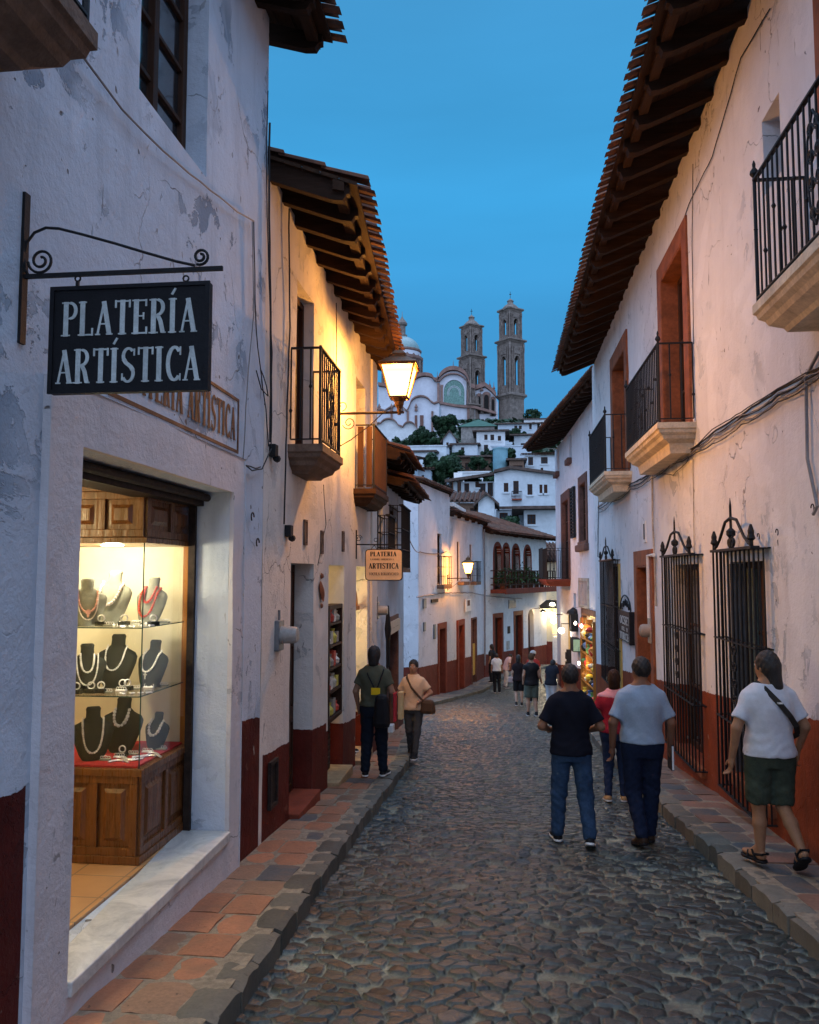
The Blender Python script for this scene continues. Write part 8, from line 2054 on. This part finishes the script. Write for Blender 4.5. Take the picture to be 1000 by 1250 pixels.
# man in a black t-shirt
L = (.62, 7.72, gz(7.72) + .004); t, J, s = person('man in a black t-shirt and blue jeans walking away in the middle of the street', L, R(2), 1.60,
    arms=dict(elL=(-.285, -.04, 1.13), wrL=(-.20, .17, 1.06), elR=(.285, -.04, 1.13), wrR=(.20, .17, 1.06)), legs=dict(knL=(-.12, .05, .49), anL=(-.135, .06, .095), knR=(.13, .0, .47), anR=(.145, -.17, .13), ftL=(R(8), 0), ftR=(R(-8), R(-20))),
    skin=(.22, .11, .065), top_mat=F('black_navy_cotton', (.010, .011, .018)), bottom_mat=jean, hair='short', build=1.02, h=.0115, hem=.86, sleeve=.8, sole_mat=M['white'])
# man in the pale blue shirt
L = (1.27, 7.82, gz(7.82) + .004); t, J, s = person('man in a pale blue short-sleeved shirt and navy trousers walking away beside the kerb', L, R(3), 1.67,
    arms=dict(elL=(-.275, -.04, 1.12), wrL=(-.27, .05, .87), elR=(.265, -.02, 1.12), wrR=(.275, .07, .88)), legs=dict(knL=(-.09, .02, .48), anL=(-.05, -.15, .12), knR=(.085, .05, .49), anR=(.06, .04, .095), ftL=(R(14), R(-14)), ftR=(0, 0)),
    head_yaw=R(20), skin=(.21, .10, .06), top='collar', top_mat=F('pale_blue_checked_cotton', (.27, .34, .43), .9, .07, 60), bottom_mat=jean2, hair='short', build=1.05, belly=.1, h=.0115, hem=.935, sleeve=.82, shoe_mat=F('brown_shoes', (.04, .022, .014), .4), sole_mat=M['black'])
f = w2(L, R(3), s)
m = MB(); m.hexa(bx8(f, .275, .30, .03, .19, .66, .90)); m.build('notebook', M['black'], None, label='black notebook with pale page edges in the right hand of the man in blue', cat='notebook', origin=f(.28, .05, .7), bevel=.004)
m = MB(); m.hexa(bx8(f, .279, .296, .026, .034, .67, .89)); m.build('page_edges', M['white'], None, label='pale loose sheets clipped to the notebook of the man in blue', cat='paper', origin=f(.28, .05, .7))
# woman in red, half hidden
L = (1.30, 9.9, gz(9.9) + .004); t, J, s = person('woman in a red top with pink shoulders half hidden behind the man in blue', L, R(-8), 1.50,
    arms=dict(elL=(-.27, -.02, 1.13), wrL=(-.22, .14, .98)), legs=dict(knL=(-.09, .02, .48), anL=(-.10, -.10, .105), ftL=(R(10), R(-8))), skin=(.32, .16, .10), top_mat=F('dark_red_jersey', (.30, .02, .035)), yoke_mat=F('pink_yoke', (.62, .28, .30)), bottom_mat=F('blue_jeans_dark', (.022, .035, .075)), hair='bob', hair_mat=F('dark_brown_hair', (.035, .018, .012), .5, .3, 40), female=True, build=1.05, h=.014, hem=.90, shoe_mat=F('tan_shoes', (.45, .26, .12), .7))
# person with long hair in a white t-shirt
L = (2.02, 6.62, gz(6.62) + .154); t, J, s = person('person with long dark hair in a white t-shirt and green shorts on the right pavement', L, R(6), 1.61,
    arms=dict(elL=(-.275, -.03, 1.11), wrL=(-.29, .04, .86), elR=(.285, -.02, 1.12), wrR=(.27, .10, .90)), legs=dict(knL=(-.09, .04, .49), anL=(-.08, .05, .11), knR=(.10, .02, .48), anR=(.15, -.19, .19), ftL=(R(20), 0), ftR=(R(-4), R(-38))),
    head_yaw=R(28), skin=(.30, .155, .085), top_mat=F('white_cotton', (.52, .54, .58)), bottom='shorts', bottom_mat=F('green_grey_shorts', (.045, .058, .042), .9, .3, 10), hair='long', build=1.02, belly=.1, h=.0115, hem=.89, sandals=True, sleeve=.72)
f = w2(L, R(6), s)
t2 = thing('crossbody_strap', 'dark crossbody strap over the white t-shirt on the right', 'strap', f(0, 0, 1.2)); m = MB()
pp = [f(-.10, .10, 1.38), f(-.10, .0, 1.475), f(-.06, -.095, 1.43), f(.02, -.158, 1.33), f(.10, -.165, 1.23), f(.17, -.12, 1.14), f(.215, -.03, 1.06), f(.20, .08, 1.0)]
for a, b in zip(pp, pp[1:]): m.bar(a, b, .040, .012, up=(0, 1, 0))
m.build('band', F('strap_webbing', (.03, .028, .026)), t2, bevel=.002); m = MB(); c = f(.02, -.172, 1.33); m.bar(c - Vector((.016, 0, 0)), c + Vector((.016, 0, 0)), .03, .01); m.build('buckle', M['silver'], t2)
# far walkers
L = (.76, 21.9, gz(21.9) + .004); person('man in a black sleeveless shirt and grey-green shorts walking away far down the street', L, R(4), 1.62, arms=dict(wrR=(.30, .10, .88)), legs=dict(anR=(.12, -.10, .10)), top_mat=M['black'], bottom='shorts', bottom_mat=F('grey_green_shorts', (.10, .13, .11)), skin=(.42, .25, .17), hair='short', hair_mat=F('light_brown_hair', (.10, .06, .035)), build=1.0, h=.02, sleeve=.3, hands=False)
L = (.50, 25.6, gz(25.6) + .004); person('woman in black with a pale handbag walking left of the man in the sleeveless shirt', L, R(0), 1.55, legs=dict(anL=(-.08, -.14, .12)), top_mat=F('black_top', (.02, .014, .016)), bottom='shorts', bottom_mat=M['black'], skin=(.45, .28, .2), hair='bob', female=True, h=.022, hands=False)
f = w2(L, 0, .9); bag(bx8(f, -.36, -.14, -.05, .08, .78, .98, .8), 'shoulder_bag', 'pale handbag carried by the distant woman in black', F('pale_bag', (.4, .3, .28)), f(-.25, 0, .8), straps=([f(-.25, 0, .97), f(-.15, 0, 1.4)],), bev=.03)
L = (1.02, 27.5, gz(27.5) + .004); t, J, s = person('man in a grey cap walking far down the street beyond the others', L, R(0), 1.66, top_mat=F('red_back_shirt', (.25, .03, .03)), bottom_mat=M['black'], skin=(.4, .25, .17), hair='short', h=.024, hands=False)
f = w2(L, 0, s); m = MB(); m.lathe([(.10, 0), (.105, .03), (.09, .08), (.05, .11), (0, .12)], f(0, .01, 1.63), 14); m.hexa(bx8(f, -.07, .07, .08, .18, 1.63, 1.645)); m.build('cap', F('grey_cap', (.32, .34, .36)), None, label='grey cap worn by the distant man', cat='cap', smooth=True, origin=f(0, 0, 1.63))
L = (-.20, 32.9, gz(32.9) + .004); person('man in a pale shirt and dark trousers far down the street', L, R(8), 1.58, top_mat=F('pale_shirt_far', (.50, .54, .56)), bottom_mat=M['black'], hair='short', stoop=.25, h=.022, hands=False, hem=.93)
L = (-.42, 35.4, gz(35.4) + .13); person('person in black waiting by the first red door of the arcade house', L, R(60), 1.62, top_mat=M['black'], bottom_mat=M['black'], hair='bob', h=.024, hands=False)
L = (.15, 34.6, gz(34.6) + .004); person('person in pale pink clothes bending forward beside the man in the pale shirt', L, R(-70), 1.50, top_mat=F('pale_pink_shirt', (.50, .36, .36)), bottom_mat=F('white_trousers', (.5, .5, .5)), stoop=.5, h=.024, hands=False)
L = (1.36, 23.6, gz(23.6) + .004); person('person in a dark jacket leaning over, partly hidden by the man in the black t-shirt', L, R(-30), 1.50, top_mat=F('dark_jacket', (.02, .022, .03)), bottom_mat=F('white_skirt', (.55, .55, .56)), stoop=.35, hair='bob', h=.022, hands=False)
L = (-2.22, 11.7, -.66); person('shopkeeper in dark clothes standing in the bright doorway on the left', L, R(-90), 1.58, top_mat=F('maroon_top', (.05, .012, .015)), bottom_mat=M['black'], hair='bob', h=.02, hands=False)
